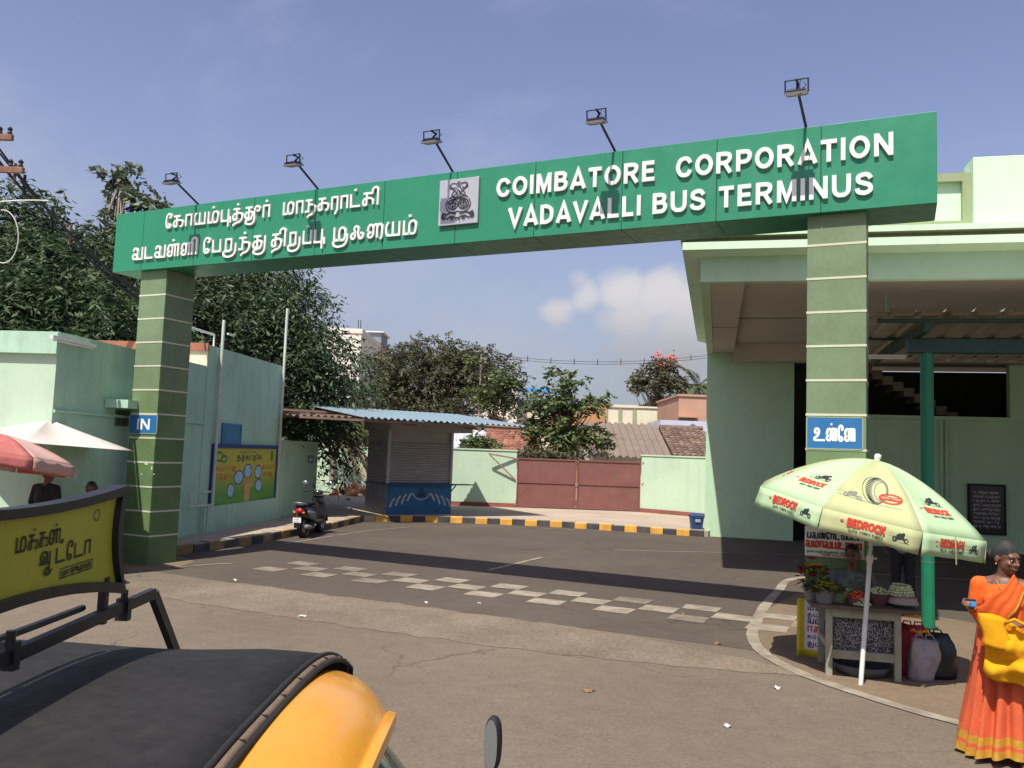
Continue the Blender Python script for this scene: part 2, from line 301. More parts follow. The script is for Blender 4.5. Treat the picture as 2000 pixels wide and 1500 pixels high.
# Tamil, letter height 1
TA = {
 'k':  (.92, [('l', [(.06,.93),(.62,.93)]), ('l', [(.32,.93),(.32,.06)]), ('s', [(.32,.56),(.14,.52),(.05,.28),(.14,.06),(.32,.10)]), ('s', [(.32,.56),(.60,.58),(.80,.48),(.84,.24),(.76,.06),(.62,.06)])]),
 'aa': (.62, [('l', [(.08,0),(.08,.93),(.54,.93),(.54,0)])]),
 'y':  (1.06, [('s', [(.20,1),(.08,.72),(.07,.34),(.14,.09),(.30,.07)]), ('l', [(.26,.07),(.96,.07),(.96,1)]), ('l', [(.52,.07),(.52,1)])]),
 'm':  (.98, [('l', [(.08,1),(.08,.07),(.46,.07)]), ('s', [(.44,.0),(.44,.5),(.47,.8),(.62,.95),(.80,.88),(.88,.6),(.84,.22),(.74,.07),(.44,.07)])]),
 'p':  (.74, [('l', [(.08,1),(.08,.07),(.64,.07),(.64,1)])]),
 'pu': (.86, [('l', [(.08,1),(.08,.07),(.66,.07)]), ('l', [(.64,1),(.64,-.42)]), ('l', [(.64,.30),(.82,.30),(.82,-.10)])]),
 't':  (.86, [('l', [(.06,.93),(.60,.93)]), ('l', [(.34,.93),(.34,.10)]), ('s', [(.34,.54),(.14,.52),(.05,.28),(.14,.06),(.34,.12)]), ('s', [(.34,.56),(.60,.60),(.78,.44),(.78,.12),(.60,-.12),(.28,-.22),(.06,-.40)])]),
 'tu': (.98, [('l', [(.06,.93),(.60,.93)]), ('l', [(.34,.93),(.34,.12)]), ('s', [(.34,.54),(.14,.52),(.05,.28),(.14,.08),(.34,.14)]), ('s', [(.34,.56),(.56,.58),(.66,.36),(.54,.06),(.20,-.06),(.10,-.26),(.30,-.40),(.62,-.40),(.86,-.16),(.90,.4),(.90,.95)])]),
 'tuu':(1.30, [('l', [(.06,.93),(.60,.93)]), ('l', [(.34,.93),(.34,.12)]), ('s', [(.34,.54),(.14,.52),(.05,.28),(.14,.08),(.34,.14)]), ('s', [(.34,.56),(.54,.58),(.64,.36),(.52,.04),(.20,-.06),(.10,-.26),(.30,-.40),(.62,-.38),(.80,-.10),(.78,.45),(.86,.88),(1.04,.97),(1.18,.82),(1.12,.60),(.96,.62)])]),
 'r':  (.62, [('l', [(.08,0),(.08,.93),(.52,.93),(.52,.02),(.34,-.36)])]),
 'rt': (.62, [('l', [(.08,0),(.08,.93),(.52,.93),(.52,0)])]),
 'ru': (1.04, [('l', [(.20,.08),(.20,.93),(.62,.93),(.62,.06)]), ('s', [(.62,.16),(.44,.02),(.16,.02),(.04,-.14),(.16,-.36),(.48,-.42),(.80,-.28),(.94,.05),(.94,.60)])]),
 'n':  (.92, [('l', [(.04,.93),(.58,.93)]), ('l', [(.30,.93),(.30,.07)]), ('l', [(.02,.07),(.34,.07)]), ('s', [(.30,.52),(.56,.60),(.78,.46),(.80,.14),(.64,-.14),(.36,-.24),(.22,-.42)])]),
 'T':  (.84, [('l', [(.08,1),(.08,.07),(.80,.07)])]),
 'c':  (.92, [('l', [(.06,.93),(.80,.93)]), ('l', [(.32,.93),(.32,.06)]), ('s', [(.32,.54),(.14,.50),(.05,.26),(.14,.06),(.32,.10)]), ('s', [(.32,.54),(.60,.56),(.78,.40),(.80,.06)])]),
 'v':  (1.04, [('s', [(.10,.70),(.20,.92),(.40,.90),(.50,.66),(.48,.20),(.30,.05),(.10,.14),(.08,.36),(.26,.46),(.44,.30)]), ('l', [(.28,.05),(.96,.05),(.96,1)])]),
 'L':  (1.14, [('s', [(.06,.50),(.14,.84),(.30,.94),(.46,.82),(.48,.40),(.44,.12),(.24,.05),(.08,.16),(.12,.38),(.30,.42)]), ('s', [(.47,.62),(.56,.90),(.70,.95),(.74,.80),(.74,0)]), ('l', [(.66,.93),(1.10,.93)]), ('l', [(1.02,.93),(1.02,0)])]),
 'nn': (1.16, [('s', [(.06,.50),(.14,.84),(.30,.94),(.44,.80),(.46,.30),(.30,.05),(.10,.14),(.14,.38),(.34,.40)]), ('s', [(.45,.60),(.54,.90),(.66,.94),(.72,.78),(.72,0)]), ('s', [(.72,.62),(.82,.92),(.98,.92),(1.06,.70),(1.06,.10),(.94,-.10)])]),
 'ee': (.56, [('s', [(.20,.34),(.36,.30),(.42,.12),(.26,.03),(.10,.16),(.06,.60),(.10,1.02),(.26,1.20),(.44,1.12),(.46,.92),(.32,.86)])]),
 'ai': (1.06, [('s', [(.34,.40),(.18,.44),(.07,.26),(.18,.06),(.34,.16),(.36,.50),(.30,.80),(.44,.95),(.58,.80),(.58,.36),(.70,.06),(.90,.14),(.90,.40),(.74,.46)])]),
 'mu': (1.12, [('l', [(.10,1),(.10,.07),(.46,.07)]), ('s', [(.46,.0),(.46,.5),(.49,.8),(.64,.95),(.82,.88),(.90,.6),(.86,.22),(.76,.07),(.46,.07)]), ('s', [(.12,.10),(.04,-.16),(.20,-.36),(.50,-.40),(.84,-.30),(1.02,0),(1.04,.5)])]),
 'u':  (1.24, [('s', [(.40,.66),(.22,.60),(.14,.78),(.28,.95),(.50,.90),(.56,.64),(.40,.38),(.12,.24),(.10,.07),(.30,.05)]), ('l', [(.26,.05),(1.20,.05)])]),
 'AA': (1.24, [('s', [(.30,.66),(.44,.60),(.40,.42),(.20,.44),(.14,.70),(.34,.93),(.60,.84),(.64,.50),(.50,.26),(.10,.24)]), ('l', [(.04,.22),(.90,.22)]), ('l', [(.80,.95),(.80,-.40)]), ('s', [(.80,-.05),(.56,-.16),(.46,-.34),(.60,-.50),(.86,-.44),(1.00,-.20)])]),
}
DOT = ('l', [(.0,1.20),(.0,1.42)])
def ta(word):
    """space separated Tamil glyph keys; a trailing ' marks a dot above, a trailing i the long hook to the right"""
    out = []
    for k in word.split():
        dot = k.endswith("'"); hook = k.endswith('+i'); key = k.rstrip("'").replace('+i', '')
        a, st = TA[key]; st = list(st)
        if dot: st.append(('l', [(a*.48-.09,1.30),(a*.48+.09,1.30)]))
        if hook:
            st.append(('s', [(a-.16,.93),(a-.14,1.20),(a+.06,1.34),(a+.22,1.20),(a+.24,.8),(a+.24,0)])); a += .34
        out.append((a, st))
    return out
def la(word): return [GL[c] for c in word]
def ribbon(mb, pts, closed, w, fmap, d0, d1, mi=0):
    P = [Vector((p[0], p[1])) for p in pts]; k = len(P); Lp, Rp = [], []
    for i in range(k):
        a = P[(i-1) % k] if (closed or i > 0) else None; b = P[(i+1) % k] if (closed or i < k-1) else None
        d1_ = (P[i]-a).normalized() if a is not None and (P[i]-a).length > 1e-9 else None
        d2_ = (b-P[i]).normalized() if b is not None and (b-P[i]).length > 1e-9 else None
        if d1_ is None: d1_ = d2_
        if d2_ is None: d2_ = d1_
        n1 = Vector((-d1_.y, d1_.x)); n2 = Vector((-d2_.y, d2_.x)); m = n1+n2
        m = n1 if m.length < 1e-6 else m.normalized(); c = max(0.45, m.dot(n1))
        Lp.append(P[i]+m*(w/2/c)); Rp.append(P[i]-m*(w/2/c))
    vs = [fmap(p.x, p.y, d1) for p in Lp]+[fmap(p.x, p.y, d1) for p in Rp]
    fs = []; seg = k if closed else k-1
    for i in range(seg):
        j = (i+1) % k; fs.append((i, k+i, k+j, j))
    if d0 is not None:
        vs += [fmap(p.x, p.y, d0) for p in Lp]+[fmap(p.x, p.y, d0) for p in Rp]
        for i in range(seg):
            j = (i+1) % k; fs += [(i, j, 2*k+j, 2*k+i), (k+j, k+i, 3*k+i, 3*k+j)]
        if not closed: fs += [(0, 2*k, 3*k, k), (k-1, 2*k-1, 4*k-1, 3*k-1)]
    mb.add(vs, fs, mi)
def glyph_mesh(mb, gl, x0, y0, h, sx, w, fmap, d0, d1, mi=0):
    for q, (kind, pts) in enumerate(gl[1]):
        pts = [(x0+p[0]*h*sx, y0+p[1]*h) for p in pts]
        if kind == 's': pts = spline(pts)
        ribbon(mb, pts, kind == 'C', w*h, fmap, d0, d1+0.0006*q, mi)
def layout(glyphs, width, h, gap=.14):
    """scale factor in x so that the glyph row fills width, and each glyph's start"""
    tot = sum(g[0] for g in glyphs)+gap*(len(glyphs)-1); sx = width/(tot*h); xs = []; x = 0
    for g in glyphs: xs.append(x*h*sx); x += g[0]+gap
    return sx, xs
def text(parent, glyphs, x0, x1, y0, h, w, fmap, d0, d1, m, name='letter', split=True, gap=.14, world=True, skew=0.0):
    """raised or printed lettering between x0 and x1: one object per character, or one for the word"""
    sx, xs = layout(glyphs, x1-x0, h, gap); mb = MB(); fm = (lambda x, y, d: fmap(x, y+skew*(x-x0), d)) if skew else fmap
    for g, x in zip(glyphs, xs):
        glyph_mesh(mb, g, x0+x, y0, h, sx, w, fm, d0, d1)
        if split:
            if mb.v: mb.build(name, m, parent, world=world)
            mb = MB()
    if not split and mb.v: return mb.build(name, m, parent, world=world)
def scribble(parent, x0, x1, y0, h, w, fmap, d1, m, seed=0, world=True, name='small_print'):
    """fine print too small to read: short even strokes"""
    rs = random.Random(seed); mb = MB(); x = x0; keys = list(TA)
    while x < x1-h*.6:
        g = TA[rs.choice(keys)]; glyph_mesh(mb, g, x, y0, h, .8, w, fmap, None, d1); x += g[0]*h*.8+h*.16
        if rs.random() < .14: x += h*.5
    return mb.build(name, m, parent, world=world)
# ------------------------------------------------------------------ materials of the place
ASPH = mat('worn_asphalt', (0.136,0.111,0.082), rough=0.92, var=0.18, scale=0.45, col2=(0.19,0.153,0.11), amt=0.75, bump=0.8, bscale=70, speck=0.55, grain=0.2, spec=0.25, crack=0.45, blot=0.2)
ASPHN = mat('newer_asphalt', (0.080,0.066,0.051), rough=0.88, var=0.14, scale=0.4, col2=(0.112,0.088,0.064), amt=0.7, bump=0.5, bscale=80, speck=0.3, grain=0.14, spec=0.3, crack=0.4, blot=0.18)
ROUGH = mat('rough_concrete_strip', (0.150,0.121,0.089), rough=0.95, var=0.26, scale=1.1, col2=(0.225,0.182,0.13), amt=0.8, bump=1.0, bscale=40, speck=0.7, grain=0.3, spec=0.2)
SAND = mat('sandy_ground', (0.190,0.140,0.088), rough=0.95, var=0.18, scale=0.8, col2=(0.135,0.105,0.075), amt=0.7, bump=0.6, bscale=60, speck=0.4, grain=0.15, spec=0.2)
PAVE = mat('pavement_concrete', (0.42,0.335,0.25), rough=0.92, var=0.15, scale=0.7, col2=(0.3,0.25,0.2), amt=0.6, bump=0.4, bscale=60, speck=0.25)
EARTH = mat('dry_earth', (0.25,0.19,0.13), rough=0.95, var=0.2, scale=0.2, col2=(0.14,0.14,0.07), amt=0.7)
LINE = mat('road_paint', (0.35,0.30,0.225), rough=0.85, var=0.22, scale=5, col2=(0.16,0.135,0.1), amt=0.9, bump=0.3, bscale=80)
LINE2 = mat('road_paint_worn', (0.245,0.205,0.155), rough=0.9, var=0.25, scale=4, col2=(0.12,0.1,0.075), amt=1.0)
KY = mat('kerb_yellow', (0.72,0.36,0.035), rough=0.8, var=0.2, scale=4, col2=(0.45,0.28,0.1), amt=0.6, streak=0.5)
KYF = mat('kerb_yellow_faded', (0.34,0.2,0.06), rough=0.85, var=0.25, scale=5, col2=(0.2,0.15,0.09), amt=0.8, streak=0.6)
KB = mat('kerb_black', (0.035,0.035,0.04), rough=0.75, var=0.3, scale=4, col2=(0.12,0.11,0.1), amt=0.6)
KT = mat('kerb_dusty_top', (0.37,0.33,0.28), rough=0.9, var=0.25, scale=6, col2=(0.16,0.15,0.14), amt=0.7)
MINT = mat('mint_wall_paint', (0.485,0.635,0.465), rough=0.85, var=0.06, scale=0.9, col2=(0.42,0.57,0.42), amt=0.5, streak=0.2, blot=0.12, bump=0.15, bscale=60)
MINT_SHADE = mat('mint_wall_worn_shade_tone', (0.43,0.64,0.48), rough=0.88, var=0.09, scale=0.8, col2=(0.35,0.53,0.40), amt=0.7, streak=0.4, blot=0.22, bump=0.2, bscale=50)  # same mint paint, side wall's cooler shade put into the colour; streaks are wear
TGREEN = mat('terminus_green_paint', (0.49,0.70,0.47), rough=0.85, var=0.06, scale=0.7, col2=(0.40,0.58,0.38), amt=0.6, blot=0.1, streak=0.15, bump=0.12, bscale=60)
OLIVE = mat('olive_trim_paint', (0.30,0.36,0.20), rough=0.85, var=0.08, scale=1.5, streak=0.3)
GREYP = mat('grey_soffit_paint', (0.53,0.50,0.42), rough=0.9, var=0.07, scale=0.8, streak=0.0, col2=(0.36,0.31,0.27), amt=0.5)
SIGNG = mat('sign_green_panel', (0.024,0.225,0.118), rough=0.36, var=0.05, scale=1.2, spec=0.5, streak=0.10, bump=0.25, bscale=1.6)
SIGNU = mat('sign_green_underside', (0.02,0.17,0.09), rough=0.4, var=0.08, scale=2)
DARKG = mat('dark_gap', (0.012,0.03,0.02), rough=0.9)
WHITE = mat('white_acrylic', (0.82,0.80,0.76), rough=0.35, var=0.02)
TILE = [mat('pillar_tile_a', (0.125,0.195,0.085), rough=0.6, spec=0.25, var=0.16, scale=2.2, col2=(0.185,0.255,0.14), amt=0.6, streak=0.16),
        mat('pillar_tile_b', (0.095,0.165,0.060), rough=0.6, spec=0.25, var=0.16, scale=2.6, col2=(0.145,0.21,0.10), amt=0.6, streak=0.16),
        mat('pillar_tile_c', (0.150,0.215,0.115), rough=0.6, spec=0.25, var=0.14, scale=1.9, col2=(0.205,0.265,0.165), amt=0.6, streak=0.2)]
STRIP = mat('tile_joint_strip', (0.55,0.56,0.42), rough=0.6, var=0.1, scale=6)
BLUE = mat('blue_sign_paint', (0.022,0.14,0.34), rough=0.5, var=0.08, scale=6, streak=0.25)
BLACKM = mat('black_painted_metal', (0.018,0.018,0.022), rough=0.4, var=0.1, scale=8)
STEEL = mat('grey_metal', (0.32,0.32,0.33), rough=0.4, metal=0.6, var=0.1)
ALU = mat('brushed_aluminium', (0.46,0.47,0.5), rough=0.42, metal=0.35, var=0.05, scale=6)
LAMPG = mat('lamp_glass', (0.30,0.27,0.21), rough=0.25, var=0.3, scale=45)
# ------------------------------------------------------------------ ground, road, pavements
g_ = MB(); g_.add([(-2500,-2500,-0.02),(2500,-2500,-0.02),(2500,2500,-0.02),(-2500,2500,-0.02)], [(0,1,2,3)]); structure(g_.build('ground', EARTH))
g_ = MB(); g_.add([(-45,-25,0),(40,-25,0),(40,45,0),(-45,45,0)], [(0,1,2,3)]); structure(g_.build('road', ASPH))
g_ = MB(); g_.add([(-14,10.0,.0025),(-9,9.72,.0025),(-1.4,9.72,.0025),(-1.2,11,.0025),(14,13,.0025),(14,45,.0025),(-14,45,.0025)], [tuple(range(7))]); structure(g_.build('terminus_road', ASPHN))
def sheet(name, pts, z, m): 
    b = MB(); b.add([(p[0],p[1],z) for p in pts], [tuple(range(len(pts)))]); return structure(b.build(name, m))
# the rough, gravelly strip in front of the gate, its edges broken
rs = random.Random(3)
top = [(x, 9.74+rs.uniform(-.07,.07)) for x in np.arange(-9.2,-1.6,.28)]; bot = [(x, 8.22+rs.uniform(-.08,.08)) for x in np.arange(-12,-0.9,.25)]
b = MB(); nT = 44
tx = lambda t: lerp(-8.9, -.9, t); bx_ = lambda t: lerp(-11.2, -.9, t)
vs_ = []
for i in range(nT+1):
    t = i/nT; pin = max(0,(t-.62)/.38)**1.6; y0_, y1_ = 8.22+rs.uniform(-.07,.07)+.62*pin, 9.74+rs.uniform(-.05,.05)-.72*pin; vs_ += [(bx_(t), y0_, .004), (lerp(bx_(t),tx(t),.5), (y0_+y1_)/2, .007), (tx(t), y1_, .004)]
b.add(vs_, [(3*i+j, 3*i+3+j, 3*i+4+j, 3*i+1+j) for i in range(nT) for j in (0,1)]); structure(b.build('road_strip', ROUGH, smooth=True))
# sandy verge: right of the white edge line, and under the stall
verge_line = [(1555,1130),(1520,1155),(1490,1190),(1473,1225),(1470,1245),(1483,1268),(1512,1290),(1570,1318),(1650,1347),(1760,1382),(1880,1415),(2010,1447),(2200,1490)]
VL = [G(*p) for p in verge_line]
sheet('verge', [VL[1]+Vector((.3,0,0))]+[v+Vector((.06,.05,0)) for v in VL[2:]]+[(3.2,6.0,0),(14,10,0),(14,13.2,0),(3,12.2,0)], .004, SAND)
sheet('left_verge', [(-12.6,8.6),(-11.2,9.4),(-10.75,10.1),(-11.15,11.0),(-12.05,11.4),(-13,11.4)], .004, SAND)
def strip(name, pts, w, z=.009, m=None, wob=.0, seed=1):
    r_ = random.Random(seed); P = [Vector((p[0],p[1],z)) for p in pts]; Q = []
    sp = spline([(p.x,p.y) for p in P], n=6); mb = MB(); Lq, Rq = [], []
    for i, p in enumerate(sp):
        d = (sp[min(i+1,len(sp)-1)]-sp[max(i-1,0)]).normalized(); nn = Vector((-d.y,d.x)); ww = w/2*(1+r_.uniform(-wob,wob))
        Lq.append((p.x+nn.x*ww, p.y+nn.y*ww, z)); Rq.append((p.x-nn.x*ww, p.y-nn.y*ww, z))
    k = len(sp); mb.add(Lq+Rq, [(i,k+i,k+i+1,i+1) for i in range(k-1)]); o = mb.build(name, m or LINE); structure(o); return o
strip('edge_line', [VL[0]+Vector((1.2,1.5,0))]+VL, .145, m=LINE, wob=.10)
strip('centre_line', [(-6.6,13.35),(-6.56,15.7)], .10, m=LINE)
strip('lane_line', [(-5.8,18.0),(-4.6,18.7),(-3.65,19.27),(-1.5,20.3),(1.5,21.2)], .07, m=LINE)
strip('kerbside_line', [G(*p) for p in [(340,1110),(400,1104),(455,1101)]], .10, m=LINE2)
strip('bay_line', [G(*p) for p in [(557,1063),(640,1049),(716,1038),(775,1032),(829,1030),(993,1030.5),(1180,1038),(1371,1051)]], .10, m=LINE2)
strip('bay_floor_line', [G(*p) for p in [(1700,1121),(1800,1128),(1900,1134),(2030,1142)]], .10, m=LINE)
# chequered band of paint across the entrance
chk = thing('checker_marking', 'faded cream chequered band of squares painted across the entrance road', 'road marking', (-6,11.5,0)); chk['kind'] = 'structure'; del chk['category']
rs = random.Random(5)
for row, (y0, y1) in enumerate(((11.76,12.16),(11.33,11.74),(10.90,11.31))):
    for k in range(-5, 12):
        x0 = -5.80+1.005*(k-4)+(0.5 if row == 1 else 0.0)
        if x0 < -10.3 or x0 > -1.2: continue
        e = lambda: rs.uniform(-.018,.018)
        MB().add([(x0+e(),y0+e(),.0085),(x0+.5+e(),y0+e(),.0085),(x0+.5+e(),y1+e(),.0085),(x0+e(),y1+e(),.0085)], [(0,1,2,3)]).build('square', LINE2 if (x0 < -7.6 or rs.random() < .12) else LINE, chk, world=True)
# kerbs of painted blocks
def kerb(name, path, m_a, m_b, L=0.36, h=0.17, dep=0.26, seed=1):
    P = [Vector((p.x, p.y)) for p in path]; sp = spline([(p.x,p.y) for p in P], n=8); r_ = random.Random(seed)
    root = thing(name, '', '', (sp[0].x, sp[0].y, 0)); root['kind'] = 'structure'; del root['label']; del root['category']
    cum = [0]
    for i in range(1, len(sp)): cum.append(cum[-1]+(sp[i]-sp[i-1]).length)
    def at(s):
        for i in range(1, len(sp)):
            if cum[i] >= s or i == len(sp)-1:
                t = (s-cum[i-1])/max(1e-9, cum[i]-cum[i-1]); return sp[i-1].lerp(sp[i], t), (sp[i]-sp[i-1]).normalized()
    n = int(cum[-1]/L); L = cum[-1]/n; q = []
    for i in range(n):
        a, d1 = at(i*L+.006); c, d2 = at((i+1)*L-.006); nn1 = Vector((-d1.y,d1.x)); nn2 = Vector((-d2.y,d2.x))
        hh = h+r_.uniform(-.012,.012); o = r_.uniform(-.012,.012); ch = .018
        a2, c2 = a+nn1*o, c+nn2*o; mb = MB()
        prof = [(0,-.02),(0,hh-ch),(ch,hh),(dep,hh),(dep,-.02)]
        vs = [(a2.x+nn1.x*u, a2.y+nn1.y*u, z) for u, z in prof]+[(c2.x+nn2.x*u, c2.y+nn2.y*u, z) for u, z in prof]
        mb.add(vs, [(0,1,6,5),(1,2,7,6),(4,3,2,1,0),(5,6,7,8,9),(3,4,9,8)], 0); mb.add(vs, [(2,3,8,7)], 1)
        ya = (i % 2 == 0); mb.build('block', [m_a if ya else m_b, KT if not ya else MATS.get('kerb_yellow_top')], root, world=True)
    return [Vector((p.x,p.y,0)) for p in sp]
mat('kerb_yellow_top', (0.55,0.36,0.12), rough=0.9, var=0.2, scale=5, col2=(0.37,0.33,0.28), amt=0.8)
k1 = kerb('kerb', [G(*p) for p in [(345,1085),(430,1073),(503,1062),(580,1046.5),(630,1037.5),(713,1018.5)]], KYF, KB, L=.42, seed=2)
k2 = kerb('kerb', [G(*p) for p in [(733,1019),(780,1019),(843,1020),(930,1023),(1007,1026),(1114,1031.5),(1300,1044),(1373,1049)]], KY, KB, L=.36, seed=3)
pv = [p+Vector((-.1,.1,0)) for p in k1[::3]]+[p+Vector((0.02,.14,0)) for p in k2[::3]]
k3 = k2[-1]
poly = [(-60,10.9),(-12.5,10.9)]+[(p.x,p.y) for p in pv]+[(k3.x+.1,k3.y+.2),(k3.x+2,k3.y+18),(-60,60)]
MB().prism(poly, -.02, .155).build('pavement', PAVE)['kind'] = 'structure'
# ------------------------------------------------------------------ the entrance gate
gate = thing('entrance_gate', 'wide green entrance gate sign carried on two tiled green pillars', 'gate', (-6.2,10.45,0))
def pillar(x0, x1, y0, y1, zb, dz, tset, seed):
    r_ = random.Random(seed); core = MB().box(x0+.014, x1-.014, y0+.014, y1-.014, 0, 5.008).build('pillar', DARKG, gate, world=True)
    zs = [0.0]+[z for z in [zb+dz*k for k in range(13)] if z < 4.9]+[5.005]
    for i in range(len(zs)-1):
        za, zc = zs[i]+(.014 if i else 0), zs[i+1]-(.014 if i < len(zs)-2 else 0)
        m = tset[i]
        for f in range(4):
            mb = MB(); t = .0135; e = r_.uniform(0,.0025)
            if f == 0: mb.box(x0+.002, x1-.002, y0-e, y0+t, za, zc)
            if f == 1: mb.box(x0+.002, x1-.002, y1-t, y1+e, za, zc)
            if f == 2: mb.box(x0-e, x0+t, y0+.016, y1-.016, za, zc)
            if f == 3: mb.box(x1-t, x1+e, y0+.016, y1-.016, za, zc)
            mb.build('tile', TILE[m], core, world=True)
        if i < len(zs)-2:
            MB().box(x0-.006, x1+.006, y0-.006, y1+.006, zs[i+1]-.013, zs[i+1]+.013).build('joint_strip', STRIP, core, world=True)
    return core
pillar(-11.99,-11.37,10.16,10.78,.48,.41,[1,1,1,1,1,0,0,2,2,2,2,2,2],1)
pillar(-.985,-.345,10.16,10.80,.27,.398,[1,1,0,0,0,0,2,2,2,2,2,2,2,2],2)
SX0, SX1, SY0, SY1, SZ0, SZ1 = -12.59, .38, 10.06, 10.82, 5.012, 6.055
board = MB().box(SX0+.012, SX1-.012, SY0+.012, SY1-.012, SZ0+.012, SZ1-.012).build('sign_board', DARKG, gate, world=True)
seams = [SX0,-11.90,-10.68,-9.42,-8.17,-6.92,-5.70,-4.48,-3.25,-2.04,-.83,SX1]
for a, c in zip(seams[:-1], seams[1:]):
    a += .004; c -= .004
    MB().box(a, c, SY0, SY0+.01, SZ0, SZ1).build('panel', SIGNG, board, world=True, bevel=.002)
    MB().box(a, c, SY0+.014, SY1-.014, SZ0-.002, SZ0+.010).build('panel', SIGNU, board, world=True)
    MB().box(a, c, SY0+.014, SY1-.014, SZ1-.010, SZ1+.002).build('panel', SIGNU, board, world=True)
    MB().box(a, c, SY1-.01, SY1, SZ0, SZ1).build('panel', SIGNG, board, world=True)
for xa, xb in ((SX0-.001,SX0+.009),(SX1-.009,SX1+.001)):
    MB().box(xa, xb, SY0+.013, SY1-.013, SZ0+.012, SZ1-.012).build('panel', SIGNG, board, world=True)
def fsign(x, y, d): return (x, SY0-.001-d, y)
def xs_(a, b, py): return onY(a, py, SY0).x, onY(b, py, SY0).x
for w_, a, c, py, zb, h in (('COIMBATORE',972,1280,360,5.60,.265),('CORPORATION',1322,1745,300,5.60,.265),('VADAVALLI',995,1252,430,5.165,.265),('BUS',1276,1378,395,5.165,.265),('TERMINUS',1405,1705,380,5.165,.265)):
    x0, x1 = xs_(a, c, py); text(board, la(w_), x0, x1, zb, h, .185, fsign, .0, .035, WHITE, gap=.17)
for w_, a, c, py, zb, h in (("ee k aa y m' pu t' tuu rt'",327,530,430,5.69,.205),("m aa n k r aa T' c+i",555,742,410,5.69,.205),("v T v L' L+i",262,388,490,5.19,.215),("ee p ru n' tu",400,522,480,5.19,.215),("t+i ru p' pu",533,637,465,5.19,.215),("mu ai nn y m'",653,817,455,5.19,.215)):
    x0, x1 = xs_(a, c, py); text(board, ta(w_), x0, x1, zb, h, .145, fsign, .0, .035, WHITE, gap=.12)
# crest plate
ex0, ex1 = xs_(860, 936, 410)
plate = MB().box(ex0, ex1, SY0-.045, SY0-.002, 5.27, 5.93).build('crest_plate', ALU, gate, world=True, bevel=.004)
ecx, ecz, es = (ex0+ex1)/2, 5.60, .30
cm = MB(); fpl = lambda x, y, d: (ecx+x*es*.92, SY0-.046-d, ecz+y*es)
qn = [0]
def cst(pts, w=.035, closed=False, sm=True):
    qn[0] += 1
    P = spline(pts, closed) if sm else [Vector(p) for p in pts]; ribbon(cm, P, closed, w, fpl, None, .001+.0004*qn[0])
def circ(cx, cy, r, ry=None): return [(cx+r*math.cos(i*math.pi/6), cy+(ry or r)*math.sin(i*math.pi/6)) for i in range(12)]
cst(circ(0,.82,.13), .04, True); cst(circ(0,.82,.05), .05, True)
for sg in (-1, 1):
    cst([(sg*.16,.86),(sg*.42,.88),(sg*.52,.70),(sg*.34,.62),(sg*.2,.7)], .05)
    cst([(sg*.52,.84),(sg*.30,.55),(sg*.12,.42),(sg*.30,.30),(sg*.56,.18)], .045)
    cst([(sg*.10,.66),(sg*.26,.50),(sg*.40,.34),(sg*.30,.22),(sg*.08,.26)], .045)
    cst(circ(sg*.31,-.12,.29,.24), .06, True); cst(circ(sg*.31,-.12,.17,.13), .05, True)
    cst([(sg*.05,-.12),(sg*.55,-.06)], .04, sm=False); cst([(sg*.3,.1),(sg*.34,-.34)], .04, sm=False)
    cst([(sg*.62,.10),(sg*.72,-.14),(sg*.60,-.40),(sg*.30,-.52),(0,-.46)], .05)
    cst([(sg*.10,-.60),(sg*.44,-.52),(sg*.70,-.60),(sg*.86,-.50)], .06); cst([(sg*.06,-.78),(sg*.40,-.70),(sg*.64,-.80),(sg*.90,-.72)], .06)
    cst(circ(sg*.78,-.62,.08), .05, True); cst(circ(sg*.34,-.80,.07), .05, True); cst([(sg*.86,-.5),(sg*.94,-.72),(sg*.80,-.84)], .05)
cst([(-.4,.06),(0,.16),(.4,.06)], .06); cst([(0,.55),(-.1,.4),(0,.28),(.1,.4)], .05, True); cst([(-.14,-.90),(0,-.78),(.14,-.90)], .06); cst([(-.3,.24),(0,.2),(.3,.24)], .05)
cm.build('crest', mat('crest_black', (0.02,0.02,0.022), rough=0.5), plate, world=True)
# torn remains of pasted bills on the left pillar
tornm = mat('torn_bill_paper', (0.62,0.60,0.54), rough=0.9, var=0.1, scale=9)
rs = random.Random(4)
lp_ = [c for c in gate.children if c.name.startswith('pillar')][0]
for (px, py, w_, h_) in ((285,906,.10,.03),(296,914,.03,.07),(276,926,.035,.03),(300,926,.04,.02),(262,905,.05,.015)):
    P_ = onY(px, py, 10.15); pts = [(P_.x+w_*.5*math.cos(a)*rs.uniform(.6,1.2), P_.z+h_*.5*math.sin(a)*rs.uniform(.6,1.2)) for a in np.linspace(0,6.28,11)[:-1]]
    b = MB(); b.add([(x, 10.1545, z) for x, z in pts], [tuple(range(len(pts)))]); b.build('torn_paper', tornm, lp_, world=True)
